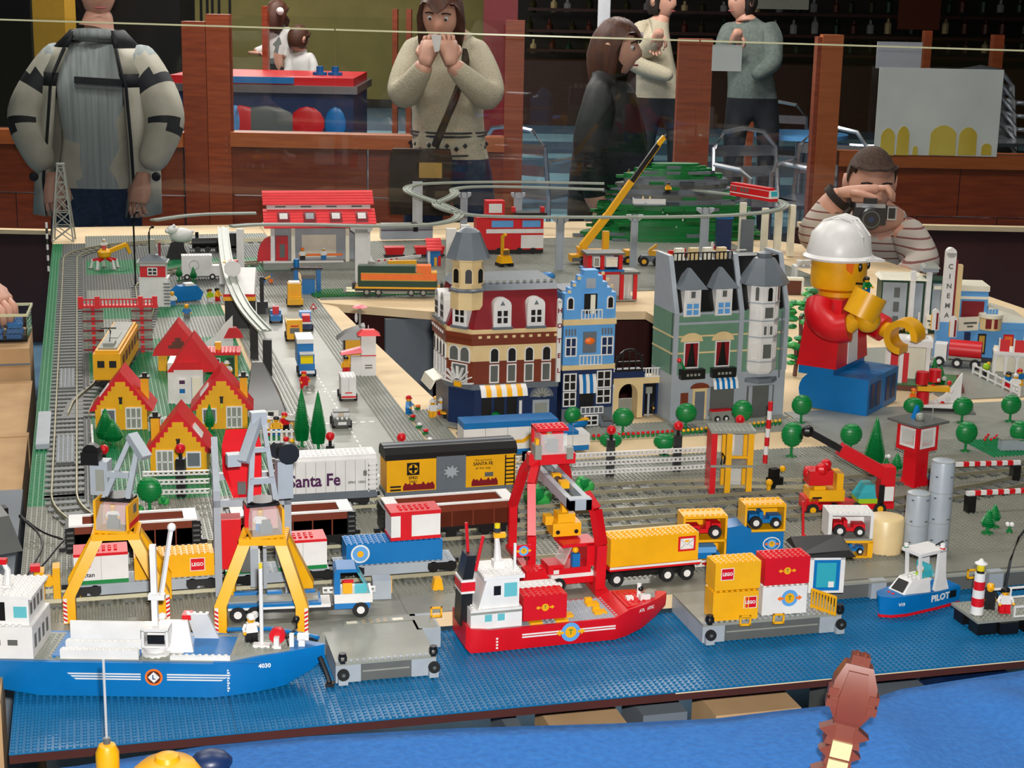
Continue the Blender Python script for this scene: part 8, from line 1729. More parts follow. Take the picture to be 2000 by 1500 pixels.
for s_ in (a0+.1,a1-.1):M(1).box(s_-.06,DT+.1,FLOOR+.002,s_+.06,DT+.3,zr-.42,'black').build('leg',t)
for px,py in ((625,165),(655,178)):a,_,z=hp(px,py,DT+.4);M(1).cyl(a,DT+.4,zt,.05,.02,'blue',12).cyl(a,DT+.4,zt+.02,.025,.04,'blue',10).build('mallet',t)
# metal chairs
def cafe_chair(px,py,D,s_,label,rot=0):
    a,d,z=hp(px,py,D);p=far(px,py,D);t=thing('metal_chair',label,'chair',(p.x,p.y,FLOOR+.002),YAW+rot,'aluminium chairs')
    for sx in (-.22,.22):
        M(1).tube([(sx,.2,0),(sx,.2,.45),(sx*.95,.24,.75),(sx*.6,.26,.84),(0,.27,.86)],.014,'steel').build('back_leg',t);M(1).tube([(sx,-.2,0),(sx,-.2,.62),(sx,-.1,.66),(sx,.2,.66)],.014,'steel').build('front_leg',t)
    M(1).box(-.21,-.2,.44,.21,.2,.46,'steel').build('seat',t)
    for k in range(2):M(1).box(-.21,.235+.01*k,.58+k*.12,.21,.25+.01*k,.64+k*.12,'steel').build('back_slat',t)
    return t
for k,(px,D,r_,lab) in enumerate(((1045,9.6,2.6,'metal chair behind the woman with the bag'),(1500,9.3,.4,'metal chair left at the bar table'),(1606,9.5,-.5,'metal chair right at the bar table'),(1530,12.4,2.8,'metal chair farther behind the bar table'),(1690,10.6,1.2,'metal chair beside the leaning cards'))):cafe_chair(px,250,D,1,lab,r_)
for k in range(6):
    t=cafe_chair(1975,250,9.2,1,'metal chair in the stack at the right frame edge',.3);t.location.z += k*.075;t.location += vy*.034*k
p=far(1566,250,10.9);t=thing('cafe_table','round blue grey bar table on a single leg','table',(p.x,p.y,FLOOR+.002));M(1).cyl(0,0,.7,.31,.03,'medblue',24).build('top',t);M(1).cyl(0,0,.02,.035,.68,'steel',12).build('leg',t);M(1).cyl(0,0,0,.25,.02,'steel',20).build('foot',t)

# ============================================================ people
fabric('m_skin',(.76,.56,.48),(.82,.62,.53),12,.55);fabric('m_lips',(.62,.30,.30),(.66,.33,.32),20,.5)
fabric('m_hair',(.20,.10,.06),(.34,.18,.10),60,.6,(1,1,.2));fabric('m_buzz',(.20,.14,.11),(.30,.22,.18),120,.85);fabric('m_hairdark',(.10,.07,.06),(.17,.12,.10),90,.8)
fabric('m_cream',(.70,.66,.57),(.78,.74,.65),140,.95,bump=.4);fabric('m_sweatgrey',(.54,.57,.57),(.66,.69,.69),70,.95,(1,.3,.02),.5)
fabric('m_jacket',(.66,.64,.58),(.76,.74,.68),9,.7,bump=.3);fabric('m_navy',(.06,.07,.10),(.10,.11,.15),20,.7);fabric('m_jeans',(.10,.15,.24),(.16,.23,.34),60,.9)
fabric('m_blackcoat',(.05,.055,.06),(.09,.095,.10),14,.6,bump=.2);fabric('m_bag',(.16,.11,.07),(.24,.17,.10),25,.7);fabric('m_greyvest',(.36,.38,.38),(.44,.46,.46),60,.9);fabric('m_white',(.78,.77,.76),(.84,.83,.82),20,.9);fabric('m_barsweat',(.36,.40,.38),(.44,.48,.46),50,.95)
# striped knit: real coloured bands woven around the body
mt_,nt_,bb_=nodes_of('m_striped');MATS['m_striped']=mt_
tc_=nt_.nodes.new('ShaderNodeTexCoord');wv_=nt_.nodes.new('ShaderNodeTexWave');wv_.bands_direction='Z';wv_.inputs['Scale'].default_value=11.5;wv_.inputs['Distortion'].default_value=1.2;wv_.inputs['Detail Scale'].default_value=.4
rp_=nt_.nodes.new('ShaderNodeValToRGB');rp_.color_ramp.elements[0].position=.05;rp_.color_ramp.elements[1].position=.13;rp_.color_ramp.elements[0].color=lin((.50,.30,.28))+(1,);rp_.color_ramp.elements[1].color=lin((.74,.70,.66))+(1,)
nt_.links.new(tc_.outputs['Object'],wv_.inputs['Vector']);nt_.links.new(wv_.outputs['Fac'],rp_.inputs['Fac']);nt_.links.new(rp_.outputs['Color'],bb_.inputs['Base Color']);bb_.inputs['Roughness'].default_value=.95

def head_geo(c,X,s_=1.0):
    """head of 0.23 m: returns (verts, faces); X orients it, the face looks along local -y"""
    n,k=20,16;V=[];F_=[]
    for j in range(k+1):
        v=PI*j/k;z=-math.cos(v);r=math.sin(v)
        for i in range(n):
            a=2*PI*i/n;x=r*math.cos(a);y=r*math.sin(a)
            wx=.076*(1-.22*max(0,-z)**1.5);wy=.096*(1-.12*max(0,-z))
            X_=x*wx;Y_=y*wy;Z_=z*.118
            if y < 0:
                fr=max(0,-y)
                Y_ -= .018*math.exp(-((x/.16)**2))*math.exp(-(((z+.12)/.16)**2))*fr*1.6  # nose
                Y_ += .010*math.exp(-(((abs(x)-.42)/.18)**2))*math.exp(-(((z-.08)/.14)**2))*fr  # eye sockets
                Y_ -= .007*math.exp(-((x/.4)**2))*math.exp(-(((z+.52)/.12)**2))*fr  # lips
                Y_ -= .010*math.exp(-((x/.4)**2))*math.exp(-(((z+.86)/.16)**2))*fr  # chin
            V.append(X @ Vector((X_*s_,Y_*s_,Z_*s_))+c)
    for j in range(k):
        for i in range(n):F_.append((j*n+i,j*n+(i+1) % n,(j+1)*n+(i+1) % n,(j+1)*n+i))
    return V,F_
def hair_geo(c,X,style,s_=1.0):
    n,k=24,12;q=[]
    for j in range(k+1):
        v=PI*.5*j/k*1.45;z=math.cos(v);r=math.sin(v);ring=[]
        for i in range(n):
            a=2*PI*i/n;x=r*math.cos(a);y=r*math.sin(a);ex=1.10+.03*math.sin(7*a+j)
            if style == 'buzz':ex=1.025
            zz=z*.118*ex;
            if y < -.25 and style != 'buzz':zz=max(zz,.058+.02*math.sin(5*a))
            if y < -.2 and style == 'buzz':zz=max(zz,.07+.012*(1-abs(x)))
            if style == 'bob' and y > -.3 and z < .1:zz -= .075*(.1-z)+.035;ex *= 1.08
            wy=.1 if y < 0 else .108
            ring.append(X @ Vector((x*.08*ex*s_,y*wy*ex*s_,zz*s_))+c)
        q.append(ring)
    return q
def finger(mb,X,base,d,up,L,r):
    p0=base;p1=p0+d*L*.45;p2=p1+(d*.75-up*.65).normalized()*L*.32;p3=p2+(d*.35-up*.93).normalized()*L*.27
    mb.tube([X @ p for p in (p0,p1,p2,p3)],r,'m_skin',7,[r,r*.95,r*.85,r*.6])
def hand_geo(mb,c,X,s_=1.0,curl=1.0,mirror=1):
    """palm along local -y, back of the hand +z; five unequal fingers and a side thumb"""
    def T(v):return X @ (Vector(v)*s_)+c
    mb.loft([[T((x*w_,y,z*th)) for x,z in ((-1,-1),(-.4,-1.15),(.4,-1.15),(1,-1),(1,.7),(.4,1),(-.4,1),(-1,.7))] for y,w_,th in ((.03,.024,.014),(0,.03,.017),(-.045,.041,.016),(-.085,.042,.013),(-.094,.038,.009))],'m_skin')
    XX=Matrix.Identity(3)
    for k,(x,L) in enumerate(((-.030,.072),(-.010,.082),(.011,.077),(.031,.060))):
        P0=Vector((x,-.085,0));d=Vector((x*.6,-1,0)).normalized();up=Vector((0,0,1))*curl
        p=[P0,P0+d*L*.42,P0+d*L*.42+(d*.6-up*.8).normalized()*L*.33];p.append(p[-1]+(d*(-.1)-up).normalized()*L*.28)
        mb.tube([T(v) for v in p],.009*s_,'m_skin',7,[.0098*s_,.0092*s_,.0085*s_,.006*s_])
    p=[Vector((mirror*.028,-.015,-.004)),Vector((mirror*.055,-.045,-.012)),Vector((mirror*.058,-.075,-.026)),Vector((mirror*.046,-.098,-.034))]
    mb.tube([T(v) for v in p],.011*s_,'m_skin',7,[.014*s_,.0115*s_,.0105*s_,.007*s_])
def skinned(name,J,E,cuts):
    """continuous skin over joints J {n: (pos, rx, ry)}; E edges with a material each"""
    names=list(J);me=bpy.data.meshes.new(name);me.from_pydata([tuple(J[n][0]) for n in names],[(names.index(a),names.index(b)) for a,b,_ in E],[])
    o=bpy.data.objects.new('tmp',me);COL.objects.link(o)
    md=o.modifiers.new('s','SKIN');md.use_smooth_shade=True;md.branch_smoothing=.3
    for i,n in enumerate(names):
        sv=me.skin_vertices[0].data[i];sv.radius=(J[n][1],J[n][2]);sv.use_root=(n == 'pelvis')
    sb=o.modifiers.new('u','SUBSURF');sb.levels=2
    dg=bpy.context.evaluated_depsgraph_get();m2=bpy.data.meshes.new_from_object(o.evaluated_get(dg))
    bpy.data.objects.remove(o);bpy.data.meshes.remove(me)
    import bmesh
    bm=bmesh.new();bm.from_mesh(m2)
    for z,up,dn in cuts or ():bmesh.ops.bisect_plane(bm,geom=bm.verts[:]+bm.edges[:]+bm.faces[:],plane_co=(0,0,z),plane_no=(0,0,1),dist=1e-5)
    bm.to_mesh(m2);bm.free()
    TB=('pelvis','waist','chest','hipl','hipr','kneel','kneer')
    seg=[(Vector(J[a][0]),Vector(J[b][0]),mt,a in TB and b in TB) for a,b,mt in E]
    V=[v.co.copy() for v in m2.vertices];F_=[];mats_=[]
    for p in m2.polygons:
        c=p.center;best=None
        for a,b,mt,tb in seg:
            ab=b-a;t_=max(0,min(1,(c-a).dot(ab)/max(1e-9,ab.length_squared)));d=(c-a-ab*t_).length
            if best is None or d < best[0]:best=(d,mt,t_,tb)
        mt=best[1]
        if best[3] and cuts:mt=cuts[0][1] if c.z > cuts[0][0] else cuts[0][2]
        if isinstance(mt,list):
            for lim,m_ in mt:
                if best[2] <= lim:mt=m_;break
        F_.append(tuple(p.vertices));mats_.append(mt)
    bpy.data.meshes.remove(m2)
    return V,F_,mats_
def person(label,J,E,base,head=None,hands=(),cut=None):
    """one continuous figure: skinned body with head and hands in the same mesh, under an Empty on the floor"""
    t=thing('person',label,'person',(base.x,base.y,FLOOR+.002),0);O=t.location
    J={k:(Vector(v[0])-O,v[1],v[2]) for k,v in J.items()}
    V,F_,mm_=skinned('body',J,E,[(cut[0]-O.z,cut[1],cut[2])] if cut else None)
    mb=M(1)
    for f,m_ in zip(F_,mm_):pass
    mb.v=[tuple(v) for v in V]
    for f,m_ in zip(F_,mm_):mb.f.append(f);mb.mi.append(mb._m(m_))
    if head:
        c,X,hs=Vector(head[0])-O,head[1],head[2]
        hv,hf=head_geo(c,X,hs);mb.add([tuple(v) for v in hv],hf,'m_skin')
        for sx in (-1,1):mb.loft([[X @ Vector((sx*(.074+.012*q)*hs,(.01+.02*math.cos(a))*hs,(-.005+.032*math.sin(a))*hs))+c for a in [2*PI*k/8 for k in range(8)]] for q in (0,1)],'m_skin')
    for h_ in hands:hand_geo(mb,Vector(h_[0])-O,h_[1],h_[2],h_[3],h_[4])
    bo=mb.build('body',t,smooth=True)
    if head and len(head) > 3 and head[3]:
        M(1).loft(hair_geo(c,X,head[3],hs),head[4],cap=True).build('hair',t,smooth=True)
        for sx in (-1,1):
            e=X @ Vector((sx*.031*hs,-.078*hs,.012*hs))+c;ey=M(1).sph(e.x,e.y,e.z,.0115*hs,'m_white',10).build('eye',bo)
            e2=X @ Vector((sx*.031*hs,-.0858*hs,.010*hs))+c;M(1).sph(e2.x,e2.y,e2.z,.0062*hs,'black',8).build('iris',bo)
            a_,b_=X @ Vector((sx*.016*hs,-.093*hs,.034*hs))+c,X @ Vector((sx*.05*hs,-.080*hs,.030*hs))+c;M(1).tube([a_,(a_+b_)/2+X @ Vector((0,-.004,.005))*hs,b_],.0035*hs,'m_hairdark').build('eyebrow',bo)
        a_=[X @ Vector((x*hs,(-.097+.35*abs(x))*hs,-.061*hs))+c for x in (-.025,-.012,0,.012,.025)];M(1).tube(a_,.005*hs,'m_lips',6,[.002,.0048,.005,.0048,.002]).build('lips',bo)
    return t,O
def rotm(yaw,pitch=0,roll=0):return (Matrix.Rotation(YAW+yaw,3,'Z') @ Matrix.Rotation(pitch,3,'X') @ Matrix.Rotation(roll,3,'Y'))
def legs_(J,E,px,D,wd,zh,mt,sp=.11):
    a=far(px,400,D)
    for s_,nm in ((-1,'l'),(1,'r')):
        b=Vector((a.x,a.y,0))+vx*s_*sp
        J['hip'+nm]=(b+Vector((0,0,zh-.06)),wd,wd);J['knee'+nm]=(b+Vector((0,0,FLOOR+.47))-vy*.02,wd*.72,wd*.72);J['ankle'+nm]=(b+Vector((0,0,FLOOR+.10))+vy*.01,wd*.5,wd*.5);J['toe'+nm]=(b+Vector((0,0,FLOOR+.048))-vy*.14,.045,.045)
        E += [('pelvis','hip'+nm,mt),('hip'+nm,'knee'+nm,mt),('knee'+nm,'ankle'+nm,mt),('ankle'+nm,'toe'+nm,'m_hairdark')]
# --- man in the padded jacket
D=6.5;f=lambda x,y,dd=0:far(x,y,D+dd)
J={'pelvis':(f(188,385),.17,.13),'waist':(f(188,290),.165,.13),'chest':(f(188,180),.17,.13),'neckb':(f(190,85),.09,.08),'neck':(f(192,50),.062,.062),'jaw':(f(193,10),.06,.06)}
E=[('pelvis','waist','m_sweatgrey'),('waist','chest','m_sweatgrey'),('chest','neckb','m_sweatgrey'),('neckb','neck','m_skin'),('neck','jaw','m_skin')]
for nm,pts in (('l',((105,118),(42,235),(92,335))),('r',((278,118),(330,235),(288,335)))):
    J['sh'+nm]=(f(*pts[0]),.105,.10);J['el'+nm]=(f(*pts[1],-.06),.088,.085);J['wr'+nm]=(f(*pts[2],-.14),.06,.055)
    E += [('chest','sh'+nm,'m_sweatgrey'),('sh'+nm,'el'+nm,[(.3,'m_jacket'),(.5,'m_navy'),(1,'m_jacket')]),('el'+nm,'wr'+nm,[(.2,'m_navy'),(1,'m_jacket')])]
legs_(J,E,188,D,.10,J['pelvis'][0].z,'m_jeans')
Xh=rotm(.35,.12)
man,O=person('man in a padded grey and navy jacket over a ribbed grey sweater',J,E,f(188,400),(f(190,-22),Xh,1.0,'short','m_hairdark'),[((f(104,352,-.16)),rotm(.4,1.2),1,.6,1),((f(277,352,-.16)),rotm(-.4,1.2),1,.6,-1)],(f(188,362).z,'m_sweatgrey','m_jeans'))
# jacket: open shell around back and sides
rings=[]
for py,rx_,ry_,op in ((58,.105,.10,.75),(92,.17,.14,.62),(140,.232,.17,.60),(166,.236,.174,.66),(270,.238,.182,.78),(345,.25,.19,.80),(415,.255,.19,.70)):
    c=f(190,py)-O;ring=[]
    angs=[-PI/2+op+(2*PI-2*op)*k/30 for k in range(31)]
    for rr_ in (1.0,.88):
        seq=angs if rr_ == 1.0 else angs[::-1]
        for a in seq:ring.append(c+vx*(rx_*rr_*math.cos(a)*(1+.02*math.sin(9*a+py)))+vy*(ry_*rr_*math.sin(a)))
    rings.append(ring)
jk=M(1).loft(rings[3:],'m_jacket').loft(rings[1:3],'m_jacket').build('jacket',man,smooth=True);M(1).loft(rings[:2],'m_navy').build('collar',man,smooth=True);M(1).loft(rings[2:4],'m_navy').build('chest_band',jk,smooth=True)
q_=[f(190,70)-O+vx*(.088*math.cos(a))+vy*(.078*math.sin(a)-.01)+Vector((0,0,-.012*math.sin(a))) for a in [2*PI*k/20 for k in range(21)]];M(1).tube(q_,.02,'m_sweatgrey',8).build('neckline',man,smooth=True)
A_=f(146,156,-.122)-O;B_=f(240,162,-.122)-O;M(1).bar(A_,B_,.02,.026,'m_navy').bar(A_-Vector((0,0,.022)),B_-Vector((0,0,.022)),.02,.009,'m_greyvest').build('sweater_stripe',man)
for k in (0,30):M(1).tube([r_[k] for r_ in rings[1:]],.007,'m_navy').build('zip_edge',jk)
for px,py in ((66,345),(305,345)):p=f(px,py,-.22)-O;M(1).sph(p.x,p.y,p.z,.018,'m_navy',8).build('cuff_tab',jk)
# --- woman in the cream sweater
D=6.62;f=lambda x,y,dd=0:far(x,y,D+dd)
J={'pelvis':(f(878,330),.165,.12),'waist':(f(876,255),.165,.12),'chest':(f(872,160),.165,.12),'neckb':(f(870,82,-.02),.085,.075),'neck':(f(866,60,-.06),.055,.055),'jaw':(f(862,42,-.09),.05,.05)}
E=[('pelvis','waist','m_cream'),('waist','chest','m_cream'),('chest','neckb','m_cream'),('neckb','neck','m_skin'),('neck','jaw','m_skin')]
for nm,pts in (('l',((806,102),(784,196),(826,134))),('r',((934,102),(960,200),(890,134)))):
    J['sh'+nm]=(f(*pts[0]),.085,.085);J['el'+nm]=(f(*pts[1],-.16),.072,.072);J['wr'+nm]=(f(*pts[2],-.26),.042,.042);hx_=(pts[2][0]+(6 if nm == 'l' else -6),pts[2][1]-14);J['ha'+nm]=(f(*hx_,-.27),.03,.03)
    E += [('chest','sh'+nm,'m_cream'),('sh'+nm,'el'+nm,'m_cream'),('el'+nm,'wr'+nm,'m_cream'),('wr'+nm,'ha'+nm,'m_skin')]
legs_(J,E,878,D,.10,J['pelvis'][0].z,'m_jeans')
Xh=rotm(-.12,.34,.05)
wom,O=person('woman in a cream sweater blowing her nose, brown shoulder bag',J,E,f(878,400),(f(862,27,-.08),Xh,1.0,'bob','m_hair'),[(f(832,116,-.27),rotm(-.35,-2.15,PI),.88,1.0,1),(f(880,116,-.27),rotm(.35,-2.15,PI),.88,1.0,-1)],(f(876,306).z,'m_cream','m_jeans'))
p=f(852,84,-.30)-O;M(1).loft([[p+vx*a+Vector((0,0,b)) for a,b in ((-.02,.03),(.02,.03),(.012,-.03),(-.006,-.035))],[p+vx*a+vy*.02+Vector((0,0,b)) for a,b in ((-.02,.03),(.02,.03),(.012,-.03),(-.006,-.035))]],'m_white').build('tissue',wom)
hm=None
for zpy in (255,262,298):
    c=f(876,zpy)-O;M(1).tube([c+vx*(.153*math.cos(a))+vy*(.139*math.sin(a)) for a in [2*PI*k/28 for k in range(29)]],.004,'m_navy',5).build('hem_line',wom)
for k in range(13):
    a=-PI+PI*(k+.5)/13;c=f(876,279+6*(k % 2))-O;q=c+vx*(.155*math.cos(a))+vy*(.142*math.sin(a));M(1).sph(q.x,q.y,q.z,.011,'m_navy',4,1,.5,1,2).build('hem_motif',wom)
st=M(1);P=[f(905,90,-.02),f(912,120,-.10),f(890,190,-.20),f(862,255,-.20),f(850,285,-.18)]
t=thing('shoulder_bag','brown shoulder bag with a long strap on the woman in cream','bag',(f(835,330).x,f(835,330).y,f(835,330).z),YAW)
iX=Matrix.Rotation(-YAW,3,'Z');
bo_=M(1).loft([[(x*w_,-.20+y*.5,z) for x,y in ((-.14,-.05),(.11,-.05),(.11,.05),(-.14,.05))] for z,w_ in ((-.16,.95),(-.1,1),(.06,.98),(.1,.9))],'m_bag').build('pouch',t,smooth=False)
M(1).box(-.13,-.232,-.02,.10,-.222,.09,'m_bag').build('flap',bo_);M(1).box(-.02,-.24,-.01,.07,-.232,.05,'gold').build('patch',bo_)
sm_=smooth([iX @ (q-t.location) for q in P],2);M(1).tube([tuple(q) for q in sm_],.016,'m_bag',6).build('strap',t)
# --- woman in the dark coat, seen from the side
D=7.1;f=lambda x,y,dd=0:far(x,y,D+dd)
J={'pelvis':(f(1190,330),.19,.17),'waist':(f(1190,270),.19,.17),'chest':(f(1190,205),.18,.155),'neckb':(f(1190,150),.10,.10),'neck':(f(1193,135),.06,.06),'jaw':(f(1198,115),.05,.05)}
E=[('pelvis','waist','m_blackcoat'),('waist','chest','m_blackcoat'),('chest','neckb','m_blackcoat'),('neckb','neck','m_blackcoat'),('neck','jaw','m_skin')]
for nm,pts,dd in (('l',((1178,178),(1148,285),(1165,385)),-.17),('r',((1205,178),(1235,285),(1240,380)),.14)):
    J['sh'+nm]=(f(*pts[0],dd),.09,.09);J['el'+nm]=(f(*pts[1],dd),.08,.08);J['wr'+nm]=(f(*pts[2],dd),.06,.06);J['ha'+nm]=(f(pts[2][0]+4,pts[2][1]+30,dd),.035,.03)
    E += [('chest','sh'+nm,'m_blackcoat'),('sh'+nm,'el'+nm,'m_blackcoat'),('el'+nm,'wr'+nm,'m_blackcoat'),('wr'+nm,'ha'+nm,'m_skin')]
legs_(J,E,1190,D,.10,J['pelvis'][0].z,'m_navy')
dark,O=person('woman with a brown bob in a black coat walking past',J,E,f(1190,400),(f(1205,95),rotm(1.15,.05),1.02,'bob','m_hair'),[(f(1170,425,-.17),rotm(1.2,1.2),.95,.6,1)])
# --- photographer leaning over the table
D=5.55;f=lambda x,y,dd=0:far(x,y,D+dd)
J={'pelvis':(f(1735,700,.35),.15,.13),'waist':(f(1730,600,.25),.17,.13),'chest':(f(1722,500,.08),.18,.14),'neckb':(f(1718,435,.0),.10,.09),'neck':(f(1712,415,-.05),.06,.06),'jaw':(f(1705,395,-.08),.055,.055)}
E=[('pelvis','waist','m_striped'),('waist','chest','m_striped'),('chest','neckb','m_striped'),('neckb','neck','m_skin'),('neck','jaw','m_skin')]
J['shl']=(f(1645,458,0),.09,.09);J['ell']=(f(1588,462,-.25),.072,.072);J['wrl']=(f(1632,388,-.30),.045,.045);J['hal']=(f(1650,378,-.31),.032,.03)
J['shr']=(f(1786,462,.0),.10,.09);J['elr']=(f(1806,520,-.12),.075,.075);J['wrr']=(f(1765,545,-.32),.05,.05);J['har']=(f(1735,545,-.36),.03,.025)
E += [('chest','shl','m_striped'),('shl','ell','m_striped'),('ell','wrl',[(.82,'m_striped'),(1,'m_skin')]),('wrl','hal','m_skin'),('chest','shr','m_striped'),('shr','elr','m_striped'),('elr','wrr','m_striped'),('wrr','har','m_skin')]
legs_(J,E,1735,D+.45,.10,J['pelvis'][0].z,'m_jeans')
ph,O=person('photographer in a striped sweater bending over the layout with a camera',J,E,f(1735,700,.4),(f(1700,356,-.06),rotm(.02,.30),1.03,'buzz','m_buzz'),[(f(1656,374,-.32),rotm(1.35,-.15,.1),1.05,1.1,-1),(f(1735,545,-.37),rotm(-1.2,0),.95,.8,1)])
q=f(1640,381,-.305)-O;q2=f(1630,390,-.30)-O;M(1).tube([q2,q],.049,'m_hairdark',12).build('wristband',ph)
q=[f(1655,445,-.15)-O,f(1650,420,-.2)-O,f(1665,400,-.28)-O];M(1).tube(q,.012,'black').build('camera_strap',ph)
cp=f(1697,416,-.40);t=thing('photo_camera','black and silver camera held before the photographer face','camera',cp,YAW-.1);t.scale=(.88,)*3
M(1).box(-.055,-.02,-.04,.06,.035,.035,'black').box(-.05,-.022,.022,.055,.03,.036,'steel').box(-.02,-.02,.035,.025,.02,.055,'black').build('body',t)
M(1).cyl(0,-.085,-.012,.036,.066,'black',20,'y').cyl(0,-.087,-.012,.031,.01,'dgrey',20,'y').cyl(0,-.089,-.012,.027,.01,'black',20,'y').cyl(0,-.090,-.012,.010,.01,'dblue',16,'y').build('lens',t);M(1).box(.062,-.03,-.02,.095,.0,.03,'steel').box(.066,-.032,-.014,.090,-.029,.024,'black').build('flip_screen',t)
# --- children at the games table
for lab,px,py,dd,cols,hs in (('girl with a ponytail in a grey vest leaning on the games table',545,20,.2,('m_greyvest','m_white','m_navy'),.9),('boy in a white shirt at the games table',588,70,.1,('m_white','m_white','m_navy'),.85)):
    D=12.3+dd;f=lambda x,y,d2=0:far(x,y,D+d2);g_=hs
    J={'pelvis':(f(px-2,py+112),.12,.10),'waist':(f(px,py+88),.10,.085),'chest':(f(px+1,py+55),.11,.09),'neckb':(f(px,py+30),.06,.055),'neck':(f(px-2,py+24),.04,.04),'jaw':(f(px-4,py+15),.035,.035)}
    E=[('pelvis','waist',[(.35,cols[2]),(1,cols[0])]),('waist','chest',cols[0]),('chest','neckb',cols[0]),('neckb','neck','m_skin'),('neck','jaw','m_skin')]
    for nm,pts in (('l',((px-20,py+40),(px-24,py+75),(px-50,py+82))),('r',((px+20,py+42),(px+26,py+72),(px+10,py+95)))):
        J['sh'+nm]=(f(*pts[0]),.05,.05);J['el'+nm]=(f(*pts[1],-.05),.042,.042);J['wr'+nm]=(f(*pts[2],-.1),.03,.03)
        E += [('chest','sh'+nm,cols[1]),('sh'+nm,'el'+nm,cols[1]),('el'+nm,'wr'+nm,[(.85,cols[1]),(1,'m_skin')])]
    legs_(J,E,px,D,.07,J['pelvis'][0].z,'m_navy',.07)
    kid,O=person(lab,J,E,f(px,200),(f(px-4,py+6),rotm(2.4,.2),.82,'bob' if 'girl' in lab else 'short','m_hair'),[(f(px-54,py+83,-.1),rotm(1.4),.7,.8,1)],(f(px,py+104).z,cols[0],cols[2]))
    if 'girl' in lab:
        M(1).tube([f(px+4,py+4,.06)-O,f(px+10,py+20,.1)-O,f(px+8,py+48,.1)-O],.03,'m_hair',8,[.03,.045,.02]).build('ponytail',kid);q=f(px+2,py+2,-.09)-O;M(1).sph(q.x,q.y,q.z,.03,'m_white',8).build('hair_tie',kid)
# --- guests at the bar
for lab,px,py,face,cl in (('bar guest in a grey sweater with a hand at the mouth',1450,5,-.9,'m_barsweat'),('bar guest in a pale sweater behind the woman in the coat',1296,5,.8,'m_cream')):
    D=10.6;f=lambda x,y,d2=0:far(x,y,D+d2);s1=1 if px > 1400 else -1
    J={'pelvis':(f(px+12*s1,200),.16,.13),'waist':(f(px+15*s1,150),.16,.13),'chest':(f(px+15*s1,85),.17,.13),'neckb':(f(px+6*s1,42),.09,.08),'neck':(f(px+2*s1,32),.055,.055),'jaw':(f(px-2,22),.05,.05)}
    E=[('pelvis','waist',cl),('waist','chest',cl),('chest','neckb',cl),('neckb','neck','m_skin'),('neck','jaw','m_skin')]
    for nm,pts in (('l',((px-28,62),(px-36,108),(px-14,66))),('r',((px+50*s1,62),(px+62*s1,125),(px+20,150)))):
        J['sh'+nm]=(f(*pts[0]),.085,.085);J['el'+nm]=(f(*pts[1],-.12),.07,.07);J['wr'+nm]=(f(*pts[2],-.22),.042,.042)
        E += [('chest','sh'+nm,cl),('sh'+nm,'el'+nm,cl),('el'+nm,'wr'+nm,cl)]
    legs_(J,E,px+10*s1,D,.09,J['pelvis'][0].z,'m_navy')
    person(lab,J,E,f(px,300),(f(px-2,2),rotm(face),1.0,'short','m_hairdark'),[(f(px-10,66,-.24),rotm(3.4,1.0),1,1,-1)],(f(px,190).z,cl,'m_navy'))
# --- hand and plastic box at the left
bx0=Vector((-.118,1.98,.062))
tag(M(1).box(-.42,.98,FLOOR+.01,-.022,1.42,-.006,'m_card').box(-.43,1.40,FLOOR+.01,-.02,1.425,-.004,'m_card').build('cardboard_box'),'large beige cardboard box along the left table edge, nearer','box')
tag(M(1).box(-.43,1.44,FLOOR+.01,-.026,1.90,-.012,'m_card').build('cardboard_box'),'large beige cardboard box along the left table edge, middle','box')
tag(M(1).box(-.44,1.92,FLOOR+.01,-.030,2.16,.058,'m_card').box(-.44,1.918,.02,-.03,1.92,.024,'m_greypanel').build('cardboard_box'),'beige cardboard box under the clear plastic tub','box')
t=thing('plastic_tub','clear plastic tub of blue bricks on the cardboard box','tub',bx0,-.05)
for b_ in ((-.10,0,0,.083,.13,.003),(-.10,0,.003,.083,.003,.062),(-.10,.127,.003,.083,.13,.062),(.08,.003,.003,.083,.127,.062),(-.10,.003,.003,-.097,.127,.062)):M(1).box(*b_,'m_acryl').build('side',t)
M(1).box(-.104,-.004,.058,.087,.0,.064,'m_edge').box(.083,0,.058,.087,.13,.064,'m_edge').box(-.104,.13,.058,.087,.134,.064,'m_edge').build('rim',t)
rr=random.Random(2)
tag(M().box(0,0,0,4,2,1.2,'blue').studs(0,0,1.2,4,2,'blue',8).build('loose_brick',loc=bx0+Vector((-.02,.04,.062)),rot=.5),'blue brick held above the plastic tub','brick')
bk0=M().box(-2,-1,0,2,1,1.2,'blue').studs(-2,-1,1.2,4,2,'blue',6).build('loose_brick');tag(bk0,'loose blue brick lying in the clear plastic tub','brick','blue bricks in the tub')
for k in range(48):
    o=bk0 if k == 0 else bk0.copy()
    if k:COL.objects.link(o)
    i_,j_,l_=k % 4,k//4 % 4,k//16;o.location=bx0+Vector((-.072+i_*.042+rr.uniform(-.003,.003),.022+j_*.028+rr.uniform(-.003,.003),.0035+l_*.0125));o.rotation_euler=(0,0,rr.uniform(-.16,.16)-.05)
J={'pelvis':(Vector((-.62,2.9,.30)),.13,.12),'chest':(Vector((-.60,2.75,.62)),.16,.13),'neckb':(Vector((-.60,2.70,.80)),.08,.08),'jaw':(Vector((-.59,2.66,.90)),.055,.055),'sh':(Vector((-.48,2.60,.66)),.08,.08),'el':(Vector((-.36,2.35,.40)),.055,.055),'wr':(Vector((-.16,2.10,.20)),.031,.028)}
J['pelvis']=(Vector((-.62,2.9,.15)),.15,.13)
E=[('pelvis','chest','m_blackcoat'),('chest','neckb','m_blackcoat'),('neckb','jaw','m_skin'),('chest','sh','m_blackcoat'),('sh','el','m_blackcoat'),('el','wr',[(.6,'m_blackcoat'),(1,'m_skin')])]
